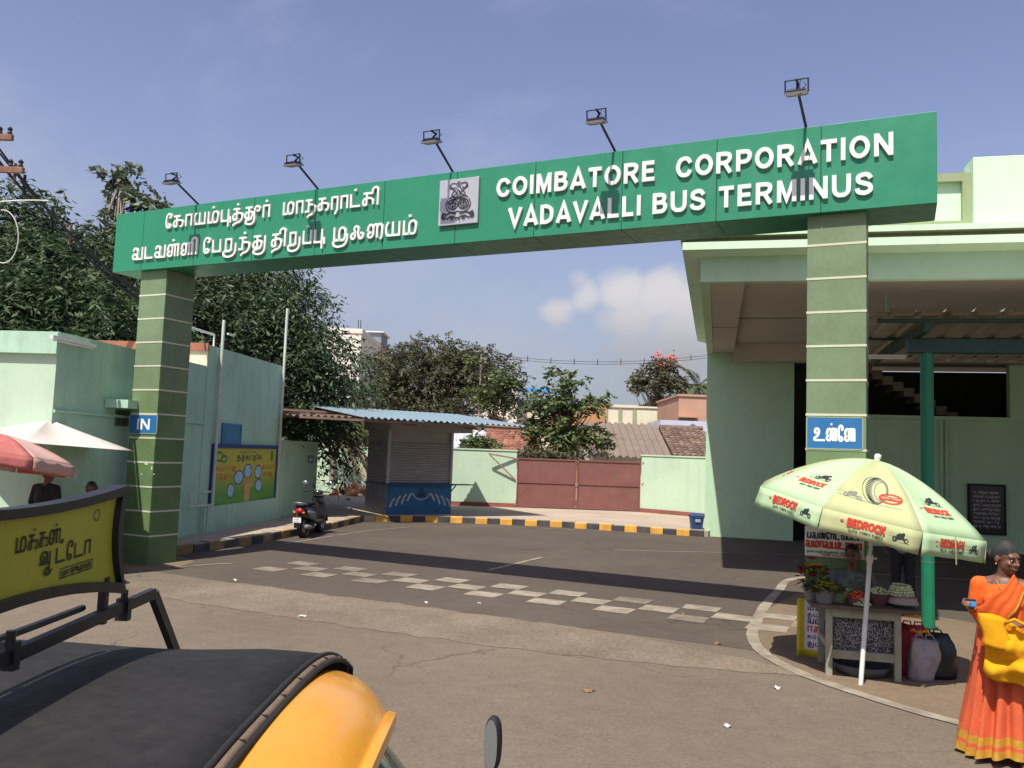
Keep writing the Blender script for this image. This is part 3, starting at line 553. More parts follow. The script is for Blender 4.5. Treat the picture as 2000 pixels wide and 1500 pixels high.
# blue word plates on the pillars
def wordplate(px0, px1, py0, py1, Y, label, word, wx0, wx1, wy, h, w):
    a, c = onY(px0, py0, Y), onY(px1, py1, Y); z1 = (onY((px0+px1)/2, py0, Y)).z; z0 = onY((px0+px1)/2, py1, Y).z
    o = thing('direction_sign', label, 'sign', ((a.x+c.x)/2, Y, z0))
    MB().box(a.x, c.x, Y-.012, Y-.0065, z0, z1).build('plate', BLUE, o, world=True)
    rim = MB(); t = .012
    for (u0,u1,v0,v1) in ((a.x,c.x,z0-t,z0),(a.x,c.x,z1,z1+t),(a.x-t,a.x,z0,z1),(c.x,c.x+t,z0,z1)): rim.box(u0,u1,Y-.014,Y-.0065,v0,v1)
    rim.build('rim', OLIVE, o, world=True)
    f = lambda x, y, d: (x, Y-.0125-d, y)
    x0, x1 = lerp(a.x, c.x, wx0), lerp(a.x, c.x, wx1); text(o, word, x0, x1, lerp(z0,z1,wy), h*(z1-z0), w, f, None, .001, WHITE, gap=.1)
    return o
wordplate(255,306,811,846,10.16,'small blue IN sign on the left pillar','' or la('IN'),.28,.76,.2,.60,.24)
wordplate(1577,1684,816,876,10.16,'blue Tamil word sign on the right pillar above the green umbrella',ta("u L' ee L"),.12,.88,.24,.42,.17)
# floodlights on arms over the sign
def floodlight(base, head, label):
    o = thing('floodlight', label, 'floodlight', base, 0, 'floodlights over the entrance sign')
    h = Vector(head)-Vector(base)
    arm = MB().tube([(0,0,-.02),(h.x*.95,h.y*.95,h.z+.07)], .017, 8).build('arm', BLACKM, o); MB().box(-.05,.05,-.05,.05,-.001,.014).build('base_plate', BLACKM, o)
    M = Matrix.Translation(h) @ Matrix.Rotation(R(14), 4, 'X')      # glass looks down and back at the sign
    hb = MB().box(-.105,.105,-.085,.085,-.006,.028).xf(M).build('housing', BLACKM, o, bevel=.006)
    rimm = MB()
    for q in ((-.118,.118,-.098,-.080),(-.118,.118,.080,.098),(-.118,-.102,-.0799,.0799),(.102,.118,-.0799,.0799)): rimm.box(*q,-.02,.004)
    rimm.xf(M).build('rim', STEEL, o); MB().box(-.1015,.1015,-.0795,.0795,-.014,-.008).xf(M).build('glass', LAMPG, o)
    fin = MB()
    for k in range(9): fin.box(-.088+.022*k-.003,-.088+.022*k+.003,-.07,.07,.0285,.044)
    fin.xf(M).build('cooling_fins', BLACKM, o)
    br = MB(); up = .15
    for sg in (-1,1): br.bar(M @ Vector((sg*.124,0,.0)), M @ Vector((sg*.124,.02,up)), .018, .008)
    br.bar(M @ Vector((-.131,.02,up)), M @ Vector((.131,.02,up)), .018, .008); br.build('bracket', BLACKM, o)
    c = M @ Vector((0,.02,up)); MB().tube([(h.x*.95,h.y*.95,h.z+.07), (h.x, h.y+.1, h.z+.15), c], .017, 8).build('arm_tip', BLACKM, o)
    MB().tube([M @ Vector((.05,.06,.04)), M @ Vector((.09,.14,.10)), M @ Vector((.03,.12,.17)), Vector((h.x*.8,h.y*.8,h.z+.02))], .005, 6).build('cable', BLACKM, o)
    return o
lb = ['leftmost floodlight on an arm above the Tamil lettering','second floodlight from the left above the Tamil lettering','middle floodlight on an arm above the grey crest plate','floodlight on an arm above the word COIMBATORE','rightmost floodlight on an arm above the word CORPORATION']
for (bq, hq, l_) in zip([(395,400),(628,375),(890,342),(1207,302),(1577,253)],[(335,357),(573,322),(843,277),(1165,238),(1556,182)],lb):
    Bp = onY(*bq, 10.2); Hp = onY(*hq, 9.52); floodlight((Bp.x,10.2,SZ1+.001), (Hp.x,9.52,Hp.z), l_)
# ------------------------------------------------------------------ terminus building on the right
T0 = G(1375,1047); TA_ = CAM_YAW-R(14.0)
term = thing('terminus_building', 'mint green bus terminus with a deep flat canopy and panelled parapet', 'building', T0, TA_)
TM = root_matrix(term); TI = TM.inverted()
def tl(px, py, y):                          # photo pixel -> local point on the terminus plane y = const
    N = (TM.to_3x3() @ Vector((0,1,0))); P = TM @ Vector((0,y,0)); return TI @ onP(px, py, P, N)
CF = -9.62                                  # canopy front
x1550, x1572 = tl(1550,900,0).x, tl(1572,900,0).x
XE = 24.0
DARKIN = mat('interior_shade_dark', (0.05,0.06,0.05), rough=0.9, var=0.1)  # the unlit room's shade is put into this near-black colour
wl = MB(); wl.prism([(0.01,0),(x1550,0),(x1550,5.0),(0.01,5.0)], 0, 5.06); wl.build('wall', TGREEN, term)
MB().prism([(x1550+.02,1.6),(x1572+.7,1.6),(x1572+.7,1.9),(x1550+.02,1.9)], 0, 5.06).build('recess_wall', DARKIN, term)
MB().box(x1572+.35, XE, 0, .25, 0, 3.33).build('wall', TGREEN, term)
MB().box(x1572+.30, XE, -.05, .30, 3.331, 3.43).build('ledge', TGREEN, term)
MB().box(tl(1972,750,0).x, XE, 0, .25, 3.432, 5.06).build('wall', TGREEN, term)
MB().box(x1572+.35, x1572+.75, .0, .25, 3.432, 5.06).build('wall', TGREEN, term)
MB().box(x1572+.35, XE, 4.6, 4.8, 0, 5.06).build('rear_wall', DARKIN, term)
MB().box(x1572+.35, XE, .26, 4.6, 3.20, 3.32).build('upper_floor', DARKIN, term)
st = MB()                                     # stair flight seen through the upper opening
sx0 = tl(1710,740,2.2).x
STEPM = mat('stair_concrete', (0.30,0.26,0.22), rough=0.9, var=0.1)
stair = MB().box(sx0+.05, sx0+.06, 2.0, 3.2, 3.5, 3.6).build('stair', STEPM, term)
for k in range(12):
    z1 = 5.0-k*.165; x0 = sx0+k*.28-.4
    MB().prism([(x0,2.0),(x0+.27,2.0),(x0+.27,3.2),(x0,3.2)], max(3.321,z1-.26), z1-.002*k).build('step', STEPM, stair)
# drain pipes on the wall
for px in (1838,1848):
    x = tl(px, 900, 0).x; MB().tube([(x,-.06,.5),(x,-.06,3.33)], .035, 8).build('drain_pipe', TGREEN, term)
# canopy
SO = 5.06
MB().box(0.0, .72, CF+.16, .6, SO, SO+.45).build('side_beam', GREYP, term)
MB().box(.722, XE, CF+.16, 5.9, SO+.16, SO+.45).build('soffit', GREYP, term)
MB().box(.74, XE, -4.9, -4.86, SO+.145, SO+.1605).build('soffit_joint', mat('joint_dark', (0.16,0.14,0.12), rough=0.9), term)
MB().box(-.004, .724, -4.6, -4.56, SO-.004, SO+.30).build('soffit_joint', MATS['joint_dark'], term)
MB().box(.723, XE, -.75, -.25, SO-.3, SO+.159).build('cross_beam', GREYP, term)
fa = MB(); y = CF
# fascia profile swept along the front and round the left end
prof = [(0,SO-.02),(0,SO+.40),(-.05,SO+.40),(-.29,SO+.46),(-.29,SO+.585),(-.20,SO+.60),(-.20,SO+.65),(-.33,SO+.67),(-.33,SO+.76),(.25,SO+.78),(.25,SO+.44),(.16,SO+.44),(.16,SO-.02)]
MPALE = mat('terminus_pale_mint', (0.60,0.82,0.58), rough=0.85, var=0.05, scale=0.8, streak=0.25, col2=(0.52,0.74,0.5), amt=0.5)
def sweep(mb, prof, mi=None):
    n = len(prof); vs = []
    path = [((XE,CF),(0,1)),((0,CF),(1,1)),((0,1.0),(1,0))]       # offsets: prof u moves +y on the front, +x on the end
    for (px_, py_), (ux, uy) in path:
        for u, z in prof: vs.append((px_+u*ux, py_+u*uy, z))
    for i in range(2):
        for j in range(n):
            k = (j+1) % n; mb.add([vs[i*n+j], vs[i*n+k], vs[(i+1)*n+k], vs[(i+1)*n+j]], [(0,3,2,1)], mi(j) if mi else 0)
    mb.add(vs[:n], [tuple(range(n))], 0); mb.add(vs[2*n:], [tuple(range(n-1,-1,-1))], 0)
sweep(fa, prof, lambda j: 0 if j in (0,10,11,12) else 2 if j in (4,5,6) else 1); fa.build('cornice', [TGREEN, MPALE, OLIVE], term)
MB().box(.26, XE, CF+.26, 6.0, SO+.452, SO+.60).build('roof_slab', GREYP, term)
# parapet blocks above the cornice
pa, pc = tl(1713,420,CF+.12).x, tl(1896,420,CF+.12).x
z_p = tl(1800,343,CF+.12).z; zb = SO+.782
MB().box(.1, pa, CF+.10, CF+.30, zb, SO+.92).build('parapet', MPALE, term)
MB().box(pa, pc, CF+.16, CF+.34, zb, z_p-.02).build('parapet', MPALE, term)
fr = MB(); t = .13
for q in ((pa,pc-.001,z_p-t,z_p),(pa,pa+t,zb+t,z_p-t),(pc-t,pc-.001,zb+t,z_p-t),(pa,pc-.001,zb+.002,zb+t)): fr.box(q[0],q[1],CF+.06,CF+.16,q[2],q[3])
fr.build('panel_frame', OLIVE, term)
zt = tl(1950,307,CF+.02).z; MB().box(pc, pc+3.1, CF-.04, CF+.5, zb, zt).build('parapet_tower', MPALE, term, bevel=.01)
MB().box(pc+.75, pc+1.6, CF-.07, CF-.041, zb+.15, zt-.25).build('tower_panel', OLIVE, term)
MB().box(pc+3.1, XE, CF+.16, CF+.34, zb, z_p-.02).build('parapet', MPALE, term)
# black notice board with rows of lettering on the shaded wall
a, c = tl(1893,948,-.0), tl(1960,1042,0)
nb = thing('notice_board', 'black engraved plaque on the shaded terminus wall behind the umbrella', 'notice board', TM @ Vector(((a.x+c.x)/2,-.03,c.z)), TA_)
BLK = mat('black_stone', (0.015,0.015,0.018), rough=0.2, var=0.1); hw, hh = (c.x-a.x)/2, (a.z-c.z)
MB().box(-hw,hw,-.03,.028,0,hh).build('slab', BLK, nb); frm = MB()
for q in ((-hw-.05,hw+.05,-.05,0),(-hw-.05,hw+.05,hh,hh+.05),(-hw-.05,-hw,0,hh),(hw,hw+.05,0,hh)): frm.box(q[0],q[1],-.04,.028,q[2],q[3])
frm.build('frame', DARKG, nb)
for k in range(9): scribble(nb, -hw*.8, hw*.8, hh*(.84-.09*k), hh*.045, .16, lambda x,y,d: (x,-.031-d,y), .001, STEEL, seed=k, world=False, name='lettering')
# ------------------------------------------------------------------ sheet roofed shelter in front of the terminus
P0 = G(1813,1228)
shed = thing('bus_shelter', 'dark green steel shelter with corrugated sheet roof beside the right pillar', 'shelter', P0, TA_)
SI = root_matrix(shed).inverted()
PG = mat('green_post_paint', (0.012,0.17,0.085), rough=0.35, var=0.12, scale=3, streak=0.2); PGD = mat('dark_green_steel', (0.02,0.06,0.045), rough=0.5, var=0.15)
SHEET = mat('galvanised_sheet', (0.36,0.33,0.27), rough=0.6, metal=0.3, var=0.2, scale=2, streak=0.3)
for k in range(3):
    p = MB().tube([(k*4.2,0,0),(k*4.2,0,3.62)], .082, 20).build('post', PG, shed, smooth=True, flat_angle=40)
    MB().tube([(k*4.2,0,.0),(k*4.2,0,.03)], .12, 20).build('base_plate', PGD, p); MB().tube([(k*4.2,0,.86),(k*4.2,0,.868)], .084, 20).build('band', STEEL, p)
MB().box(-.25,8.9,-.09,.09,3.622,3.80).build('beam', PGD, shed)
for k in range(4): MB().bar((k*2.8-.1,-.5,3.90),(k*2.8-.1,3.4,3.90), .08, .12).build('rafter', PGD, shed)
for y_ in (-.45,1.2,3.2): MB().box(-.7,9.2,y_-.03,y_+.03,3.962,4.012).build('purlin', PGD, shed)
def corrugated(mb, x0, x1, y0, y1, zf, pitch=.15, amp=.022, rows=1, n=4, th=.006):
    N = int((x1-x0)/pitch*n); xs = [x0+(x1-x0)*i/N for i in range(N+1)]
    for sgn in (0,1):
        vs = []
        for y_ in (y0,y1):
            for i, x in enumerate(xs): vs.append((x, y_, zf(x,y_)+amp*math.sin(2*math.pi*(x-x0)/pitch)+th*sgn))
        k = N+1; mb.add(vs, [((i, i+1, k+i+1, k+i) if sgn else (i, k+i, k+i+1, i+1)) for i in range(N)])
corr = MB()
def trap(mb, x0, x1, y0, y1, zf, pitch=.33, amp=.045, th=.005):
    xs = []; x = x0
    while x < x1:
        for u, h in ((0,0),(.42,0),(.5,1),(.72,1),(.8,0)): xs.append((min(x+u*pitch,x1), h*amp))
        x += pitch
    k = len(xs)
    for sgn in (0,1):
        vs = [(x, y_, zf(x,y_)+h+th*sgn) for y_ in (y0,y1) for x, h in xs]
        mb.add(vs, [((i, i+1, k+i+1, k+i) if sgn else (i, k+i, k+i+1, i+1)) for i in range(k-1)])
trap(corr, -.75, 9.2, -.72, 3.5, lambda x,y: 4.03-.03*(y)); corr.build('roof_sheet', SHEET, shed)
tb = SI @ atD(1731,697,12.4)
tube = thing('tube_light', 'white tube light fixed under the dark shelter roof', 'tube light', atD(1731,697,12.4), TA_)
MB().box(-.28,.28,-.03,.03,0,.03).build('batten', WHITE, tube); MB().tube([(-.27,0,-.02),(.27,0,-.02)], .014, 10).build('tube', WHITE, tube); MB().tube([(0,0,.03),(0,0,1.0)], .006, 6).build('hanger', PGD, tube)
# ------------------------------------------------------------------ low buildings along the left pavement
WA, WB = G(360,1048,.155), G(487,1022.5,.155); wdir = (WB-WA); wdir.z = 0; wdir.normalize(); wout = Vector((wdir.y,-wdir.x,0))   # wout: towards the road
WN = wout
def wl_px(px, py, off=0.0): return onP(px, py, WA+wout*off, wout)
def sAlong(P): return (P-WA).dot(wdir)
s0, s1, s2, s3 = (sAlong(wl_px(p, 850)) for p in (100, 396, 549, 626))
LANG = math.atan2(wdir.y, wdir.x)
PINK = mat('cream_lime_wash', (0.72,0.58,0.46), rough=0.9, var=0.1, scale=1.5, streak=0.3); BRICKR = mat('red_coping', (0.36,0.14,0.09), rough=0.9, var=0.2, scale=4)
# local frame: x along the wall away from the camera, y to the left (away from the road)
shopA = thing('low_shop_building', 'low mint building behind the left pillar with two diamond vents in front', 'building', WA, LANG)
MAi = root_matrix(shopA).inverted()
za = 3.49
front = MB().box(s0, s1-.02, .002, 9, -.17, za).build('wall', MINT_SHADE, shopA)
MB().box(s0-.012, s0-.001, .004, 9, -.17, za-.30).build('front_wall', MINT, shopA)
MB().box(s0-.10, s0-.001, -.04, 9.02, za-.298, za+.03).build('parapet_band', MINT_SHADE, shopA)
MB().box(s0, s1-.02, .0, 9, za+.001, za+.05).build('roof_edge', MINT_SHADE, shopA)
DIA = mat('vent_dark', (0.09,0.12,0.07), rough=0.9)
for px, py in ((66,668),(84,668)):
    q = MAi @ onP(px, py, WA+wdir*s0, wdir); mb = MB(); h = .075
    mb.add([(s0-.016,q.y-h,q.z),(s0-.016,q.y,q.z-h*1.05),(s0-.016,q.y+h,q.z),(s0-.016,q.y,q.z+h*1.05)], [(0,1,2,3)]); v = mb.build('vent', DIA, shopA); fr = MB()
    for i in range(4):
        P_ = [(0,-h),(-h*1.05,0),(0,h),(h*1.05,0)]; a_, b_ = P_[i], P_[(i+1)%4]; fr.bar((s0-.022,q.y+a_[1],q.z+a_[0]),(s0-.022,q.y+b_[1],q.z+b_[0]), .02,.03, up=(1,0,0))
    fr.build('vent_frame', OLIVE, v)
# window with a concrete shade, behind the pillar's left
q0, q1 = MAi @ wl_px(226,800), MAi @ wl_px(266,832)
win = MB().box(q0.x,q1.x+.1,-.006,.05,q1.z-.02,q0.z).build('window', DIA, shopA); MB().box(q0.x-.35,q1.x+.5,-.42,-.008,q0.z+.02,q0.z+.16).build('sunshade', MINT_SHADE, shopA)
for k in range(4): MB().tube([(lerp(q0.x,q1.x+.1,(k+.5)/4),-.012,q1.z),(lerp(q0.x,q1.x+.1,(k+.5)/4),-.012,q0.z)], .008, 6).build('window_bar', BLACKM, win)
qa = MAi @ wl_px(100,820); MB().box(s0,s1-.03,-.03,-.0005,2.30,2.345).build('string_course', MINT_SHADE, shopA)
qa = MAi @ wl_px(150,655,.1)
tl2 = thing('tube_light', 'white tube light at the top of the shaded mint side wall', 'tube light', WA+wdir*(qa.x)+wout*.04+Vector((0,0,za+.155-.24)), LANG)
MB().box(-.55,.55,-.05,.0,0,.05).build('batten', WHITE, tl2); MB().tube([(-.5,-.025,-.02),(.5,-.025,-.02)], .015, 10).build('tube', WHITE, tl2)
# taller shop B
shopB = thing('pump_house', 'tall mint wall block with pipes behind the handwash poster', 'building', WA, LANG)
zbB = 4.0
MB().box(s1, s2, 0, 6, 0, zbB).build('wall', MINT_SHADE, shopB); MB().box(s1-.012, s1-.001, .003, 6, za+.052, zbB-.14).build('end_wall', PINK, shopB); MB().box(s1-.06, s1-.001, -.02, 6, zbB-.139, zbB+.03).build('coping', BRICKR, shopB)
MB().box(s1+.1,s2-.02,-.10,-.001,0,.55).build('plinth', MINT_SHADE, shopB)
for nm, a_, b_ in (('vent_pipe',(445,628),(403,1040)),('vent_pipe',(564,604),(537,978))):
    A_, B_ = MAi @ wl_px(*a_,.07), MAi @ wl_px(*b_,.07); xx = (A_.x+B_.x)/2
    MB().tube([(xx,-.07,max(.05,B_.z)),(xx,-.07,A_.z)], .035, 10).build(nm, mat('grey_pvc', (0.55,0.58,0.52), rough=0.5, var=0.15, streak=0.3), shopB)
A_ = MAi @ wl_px(445,652,.07); MB().tube([(A_.x,-.07,A_.z),(A_.x+.3,-.07,A_.z)], .025, 8).build('pipe_arm', MATS['grey_pvc'], shopB)
A_ = MAi @ wl_px(428,668,.0); B_ = MAi @ wl_px(384,640,0); MB().tube([(A_.x,.12,zbB-.01),(A_.x,.12,B_.z),(A_.x-1.1,.12,B_.z)], .022, 8).build('pipe_loop', WHITE, shopB)
a_, b_ = MAi @ wl_px(434,826), MAi @ wl_px(466,872)
BLUEP = mat('faded_blue_sheet', (0.05,0.20,0.34), rough=0.6, var=0.2, scale=4, streak=0.4)
sh_ = MB(); sh_.box(a_.x,b_.x,-.03,-.002,b_.z,a_.z); sh_.build('window_shutter', BLUEP, shopB); fr = MB()
for q in ((a_.x-.03,a_.x),(b_.x,b_.x+.03)): fr.box(q[0],q[1],-.045,-.002,b_.z,a_.z)
fr.box(a_.x-.03,b_.x+.03,-.045,-.002,b_.z-.03,b_.z); fr.build('shutter_frame', BLUEP, shopB)
for a_, b_ in (((370,962),(370,995)),((370,990),(412,986)),((408,985),(403,1040)),((396,962),(412,960))):
    A_, B_ = MAi @ wl_px(*a_,.12), MAi @ wl_px(*b_,.12); MB().tube([(A_.x,-.12,A_.z),(B_.x,-.12,B_.z)], .02, 8).build('tap_pipe', MATS['grey_pvc'], shopB)
# handwash poster
a_, b_ = MAi @ wl_px(418,880,.04), MAi @ wl_px(534,985,.04)
pz1, pz0 = (MAi @ wl_px(476,876,.04)).z, (MAi @ wl_px(476,987,.04)).z; pw, ph = b_.x-a_.x, pz1-pz0
post = thing('handwash_poster', 'green and yellow Tamil poster board with a hand and round pictures', 'poster', WA+wdir*((a_.x+b_.x)/2)+wout*.004+Vector((0,0,pz0)), LANG)
YG = bpy.data.materials.new('poster_print'); YG.use_nodes = True
def _poster():
    nt = YG.node_tree; N = nt.nodes.new; L = nt.links.new; tc = N('ShaderNodeTexCoord'); s_ = N('ShaderNodeSeparateXYZ'); L(tc.outputs['Generated'], s_.inputs[0])
    r_ = N('ShaderNodeValToRGB'); L(s_.outputs['Z'], r_.inputs[0]); e = r_.color_ramp.elements; e[0].position = .25; e[0].color = (.10,.32,.045,1); e[1].position = .62; e[1].color = (.50,.46,.05,1)
    L(r_.outputs[0], nt.nodes['Principled BSDF'].inputs[0]); nt.nodes['Principled BSDF'].inputs['Roughness'].default_value = .5
_poster()
NAVY = mat('navy_frame', (0.015,0.05,0.16), rough=0.5, var=0.1)
MB().box(-pw/2,pw/2,-.03,-.001,0,ph).build('sheet', YG, post); frm = MB()
for q in ((-pw/2-.06,pw/2+.06,-.07,0),(-pw/2-.06,pw/2+.06,ph,ph+.09),(-pw/2-.06,-pw/2,0,ph),(pw/2,pw/2+.05,0,ph)): frm.box(q[0],q[1],-.05,-.001,q[2],q[3])
frm.build('frame', NAVY, post)
PI_ = lambda x, y, d: (x*pw-pw/2, -.0305-d, y*ph)
fsc = lambda x, y, d: (x, -.0305-d, y)
INKB = mat('print_dark', (0.02,0.03,0.06), rough=0.6); INKR = mat('print_red', (0.55,0.05,0.02), rough=0.6); INKP = mat('print_pale_blue', (0.35,0.55,0.72), rough=0.5, var=0.35, scale=9); INKS = mat('print_skin', (0.62,0.36,0.16), rough=0.6); INKG = mat('print_green', (0.03,0.2,0.05), rough=0.6)
text(post, ta("t t' k rt t+i k"), -pw*.16, pw*.24, ph*.80, ph*.075, .24, fsc, None, .001, INKB, split=False, world=False)
text(post, ta("y m rt T c"), -pw*.12, pw*.14, ph*.92, ph*.035, .2, fsc, None, .001, INKB, split=False, world=False)
for (x0,x1,y0,w_) in ((.03,.33,.63,"k y rt m tu"),(.06,.31,.50,"ee ru t aa T"),(.76,.97,.63,"v y m rt"),(.78,.95,.50,"k aa tu")): text(post, ta(w_), pw*x0-pw/2, pw*x1-pw/2, ph*y0, ph*.062, .22, fsc, None, .001, INKR, split=False, world=False)
def disc(mb, cx, cy, rx, ry, d, n=20): mb.add([(cx*pw-pw/2+rx*pw*math.cos(2*math.pi*i/n), -.0305-d, cy*ph+ry*ph*math.sin(2*math.pi*i/n)) for i in range(n)], [tuple(range(n-1,-1,-1))])
for cx, cy, rx, ry in ((.38,.50,.075,.125),(.52,.60,.07,.13),(.69,.58,.06,.13),(.71,.33,.06,.12),(.27,.28,.055,.13)):
    r1 = MB(); disc(r1, cx, cy, rx, ry, .0015); r1.build('picture_ring', INKB, post)
    r1 = MB(); disc(r1, cx, cy, rx*.85, ry*.85, .003); r1.build('picture', INKP, post)
hm = MB(); ribbon(hm, [Vector((-.0+pw*.02,ph*.05)),Vector((pw*.02,ph*.38))], False, pw*.085, fsc, None, .004)
for q, (dx, hy) in enumerate(((-.05,.46),(-.02,.50),(.015,.51),(.05,.48),(.085,.40))): ribbon(hm, [Vector((pw*(.02+dx*.6),ph*.32)),Vector((pw*(.02+dx*1.1),ph*hy))], False, pw*.02, fsc, None, .0045+.0004*q)
hm.build('hand_print', INKS, post)
lg = MB(); ribbon(lg, spline([(pw*(-.42+.05*math.cos(t)), ph*(.86+.07*math.sin(t))) for t in np.linspace(0,5.2,9)], True), True, pw*.012, fsc, None, .002); ribbon(lg, spline([(pw*(-.35+.04*math.cos(t)), ph*(.82+.05*math.sin(t))) for t in np.linspace(0,5.2,9)], True), True, pw*.012, fsc, None, .0025); ribbon(lg, [Vector((pw*.42,ph*.78)),Vector((pw*.42,ph*.96))], False, pw*.04, fsc, None, .002); lg.build('logo_print', INKG, post)
text(post, ta("y t k m"), pw*.24, pw*.44, ph*.06, ph*.05, .2, fsc, None, .001, INKG, split=False, world=False)
# lower yard wall that carries on from the block
yard = thing('yard_wall', 'low shaded mint wall beyond the pump house with a small plate', 'wall', WA, LANG)
MB().box(s2+.002, s3, .05, .25, 0, 1.98).build('wall', MINT_SHADE, yard); MB().box(s2+.002, s3+.02, .02, .28, 1.981, 2.04).build('coping', MINT_SHADE, yard)
a_ = MAi @ wl_px(610,897); MB().box(a_.x-.22,a_.x+.22,.03,.049,a_.z-.11,a_.z+.11).build('name_plate', NAVY, yard); scribble(yard, a_.x-.18, a_.x+.18, a_.z-.04, .08, .18, lambda x,y,d: (x,.029-d,y), .001, WHITE, seed=4, world=False, name='lettering')
# ------------------------------------------------------------------ compound walls at the back
def wall_run(name, label, A_, B_, h, m, th=.23, pillar_every=0, coping=True, base_col=None):
    d = B_-A_; d.z = 0; Ln = d.length; o = thing(name, label, 'wall', (A_.x,A_.y,.155), math.atan2(d.y,d.x))
    MB().box(0,Ln,0,th,0,h).build('wall', m, o)
    if coping: MB().box(-.02,Ln+.02,-.03,th+.03,h+.001,h+.05).build('coping', m, o)
    if base_col: MB().box(0,Ln,-.05,-.001,0,.14).build('skirting', base_col, o)
    return o
MAROON = mat('maroon_metal', (0.185,0.075,0.066), rough=0.6, var=0.12, scale=2.0, col2=(0.23,0.10,0.085), amt=0.6, streak=0.35); MAROOND = mat('maroon_skirting', (0.24,0.09,0.07), rough=0.8, var=0.15)
gl, gr = G(1006,991,.155), G(1251,1000,.155)
wl0 = G(870,986,.155); wallL = wall_run('compound_wall', 'sunlit mint compound wall between the kiosk and the maroon gate', wl0+(wl0-gl)*.45, gl, 1.98, MINT, base_col=MAROOND)
wr1 = G(1400,1013,.155); wallR = wall_run('compound_wall', 'sunlit mint compound wall right of the maroon gate', gr, wr1, 1.98, MINT, base_col=MAROOND)
RUST = mat('rust_brown_pipe', (0.30,0.19,0.14), rough=0.7, var=0.2, scale=5)
# maroon gate of two leaves
gd = gr-gl; gd.z = 0; GW = gd.length; mg = thing('maroon_gate', 'closed maroon sheet metal double gate in the mint compound wall', 'gate', (gl.x,gl.y,.155), math.atan2(gd.y,gd.x))
GH = 1.76; half = GW*.485
leafs = []
for x0, x1 in ((.02,half-.01),(half+.01,GW-.02)):
    lf = MB().box(x0,x1,.06,.075,.03,GH).build('leaf', MAROON, mg); leafs.append(lf); fr = MB()
    for q in ((x0,x1,.03,.085),(x0,x1,GH*.5,GH*.5+.05),(x0,x1,GH-.05,GH)): fr.box(q[0],q[1],.03,.0595,q[2],q[3])
    for xx in (x0,x1-.05): fr.box(xx,xx+.05,.028,.0594,.0851,GH-.0501)
    fr.build('frame', MAROON, lf)
    n = 4
    for k in range(1,n):
        xx = lerp(x0,x1,k/n); MB().box(xx-.008,xx+.008,.052,.0598,.086,GH*.499).build('seam', MAROOND, lf); MB().box(xx-.008,xx+.008,.052,.0598,GH*.5+.051,GH-.051).build('seam', MAROOND, lf)
MB().box(half-.05,half+.05,.0,.0275,GH*.46,GH*.54).build('latch', STEEL, mg)
for sg, x in ((-1,0),(1,GW)):
    MB().bar((x+sg*.02,-.03,GH*.98),(x+sg*1.0,-.30,GH+.10), .05,.05).build('stay', RUST, mg); MB().bar((x+sg*.02,-.03,GH*.55),(x+sg*.95,-.29,GH+.06), .04,.04).build('stay', RUST, mg)
# far wall behind the palm
fa_, fb_ = atD(560,943,38), atD(730,944,38); farw = wall_run('compound_wall', 'far mint wall behind the palm left of the kiosk', Vector((fa_.x,fa_.y,0)), Vector((fb_.x,fb_.y,0)), 1.9, MINT)
pl = atD(655,950,35); planter = thing('palm_planter', 'low mint planter box around the palm trunk', 'planter', (pl.x,pl.y,.155), CAM_YAW)
pb = MB()
for q in ((-.9,.9,-.6,-.48),(-.9,.9,.48,.6),(-.9,-.78,-.48,.48),(.78,.9,-.48,.48)): pb.box(*q,0,.38)
pb.build('box', MINT, planter); MB().box(-.779,.779,-.479,.479,0,.30).build('soil', EARTH, planter)
# rubbish heap by the kiosk
rub = thing('rubbish_heap', 'heap of orange rubble and dry leaves on the pavement left of the kiosk', 'rubble', (atD(688,957,33)).xy.to_3d()+Vector((0,0,.155)))
rs = random.Random(11)
RUBM = [mat('rubble_orange', (0.55,0.26,0.12), rough=0.9, var=0.2), mat('rubble_pale', (0.55,0.47,0.38), rough=0.9, var=0.2), mat('rubble_dark', (0.06,0.05,0.04), rough=0.9)]
for k in range(26):
    r = abs(rs.gauss(0,.5)); a = rs.uniform(0,6.28); s = rs.uniform(.08,.24); h = max(0,.42-.5*r)*rs.random()
    mb = MB(); mb.ball((0,0,0),(s,s*rs.uniform(.6,1),s*rs.uniform(.4,.8)),6,4)
    mb.xf(Matrix.Translation((r*math.cos(a)*1.4,r*math.sin(a)*.6,h+s*.4)) @ Matrix.Rotation(rs.uniform(0,3),4,'Z') @ Matrix.Rotation(rs.uniform(-.5,.5),4,'X')); mb.build('lump', RUBM[rs.choice((0,0,0,1,1,2,2))], rub)
# blue litter bin
bn = G(1360,1033,.155); lb_ = thing('litter_bin', 'small blue plastic litter bin at the end of the striped kerb', 'bin', bn, CAM_YAW)
BINB = mat('bin_blue', (0.02,0.06,0.16), rough=0.5, var=0.15)
def sqr(h, w, n=4): return [(w*x, w*y, h) for x, y in ((-1,-1),(1,-1),(1,1),(-1,1))]
MB().loft([sqr(0,.14),sqr(.3,.17),sqr(.32,.185),sqr(.35,.185)], True, True).build('body', BINB, lb_, bevel=.015); MB().loft([sqr(.352,.19),sqr(.38,.19),sqr(.43,.12)], True, True).build('lid', BINB, lb_, bevel=.01); MB().box(-.07,.07,-.19,-.171,.2,.28).build('label_plate', ALU, lb_)
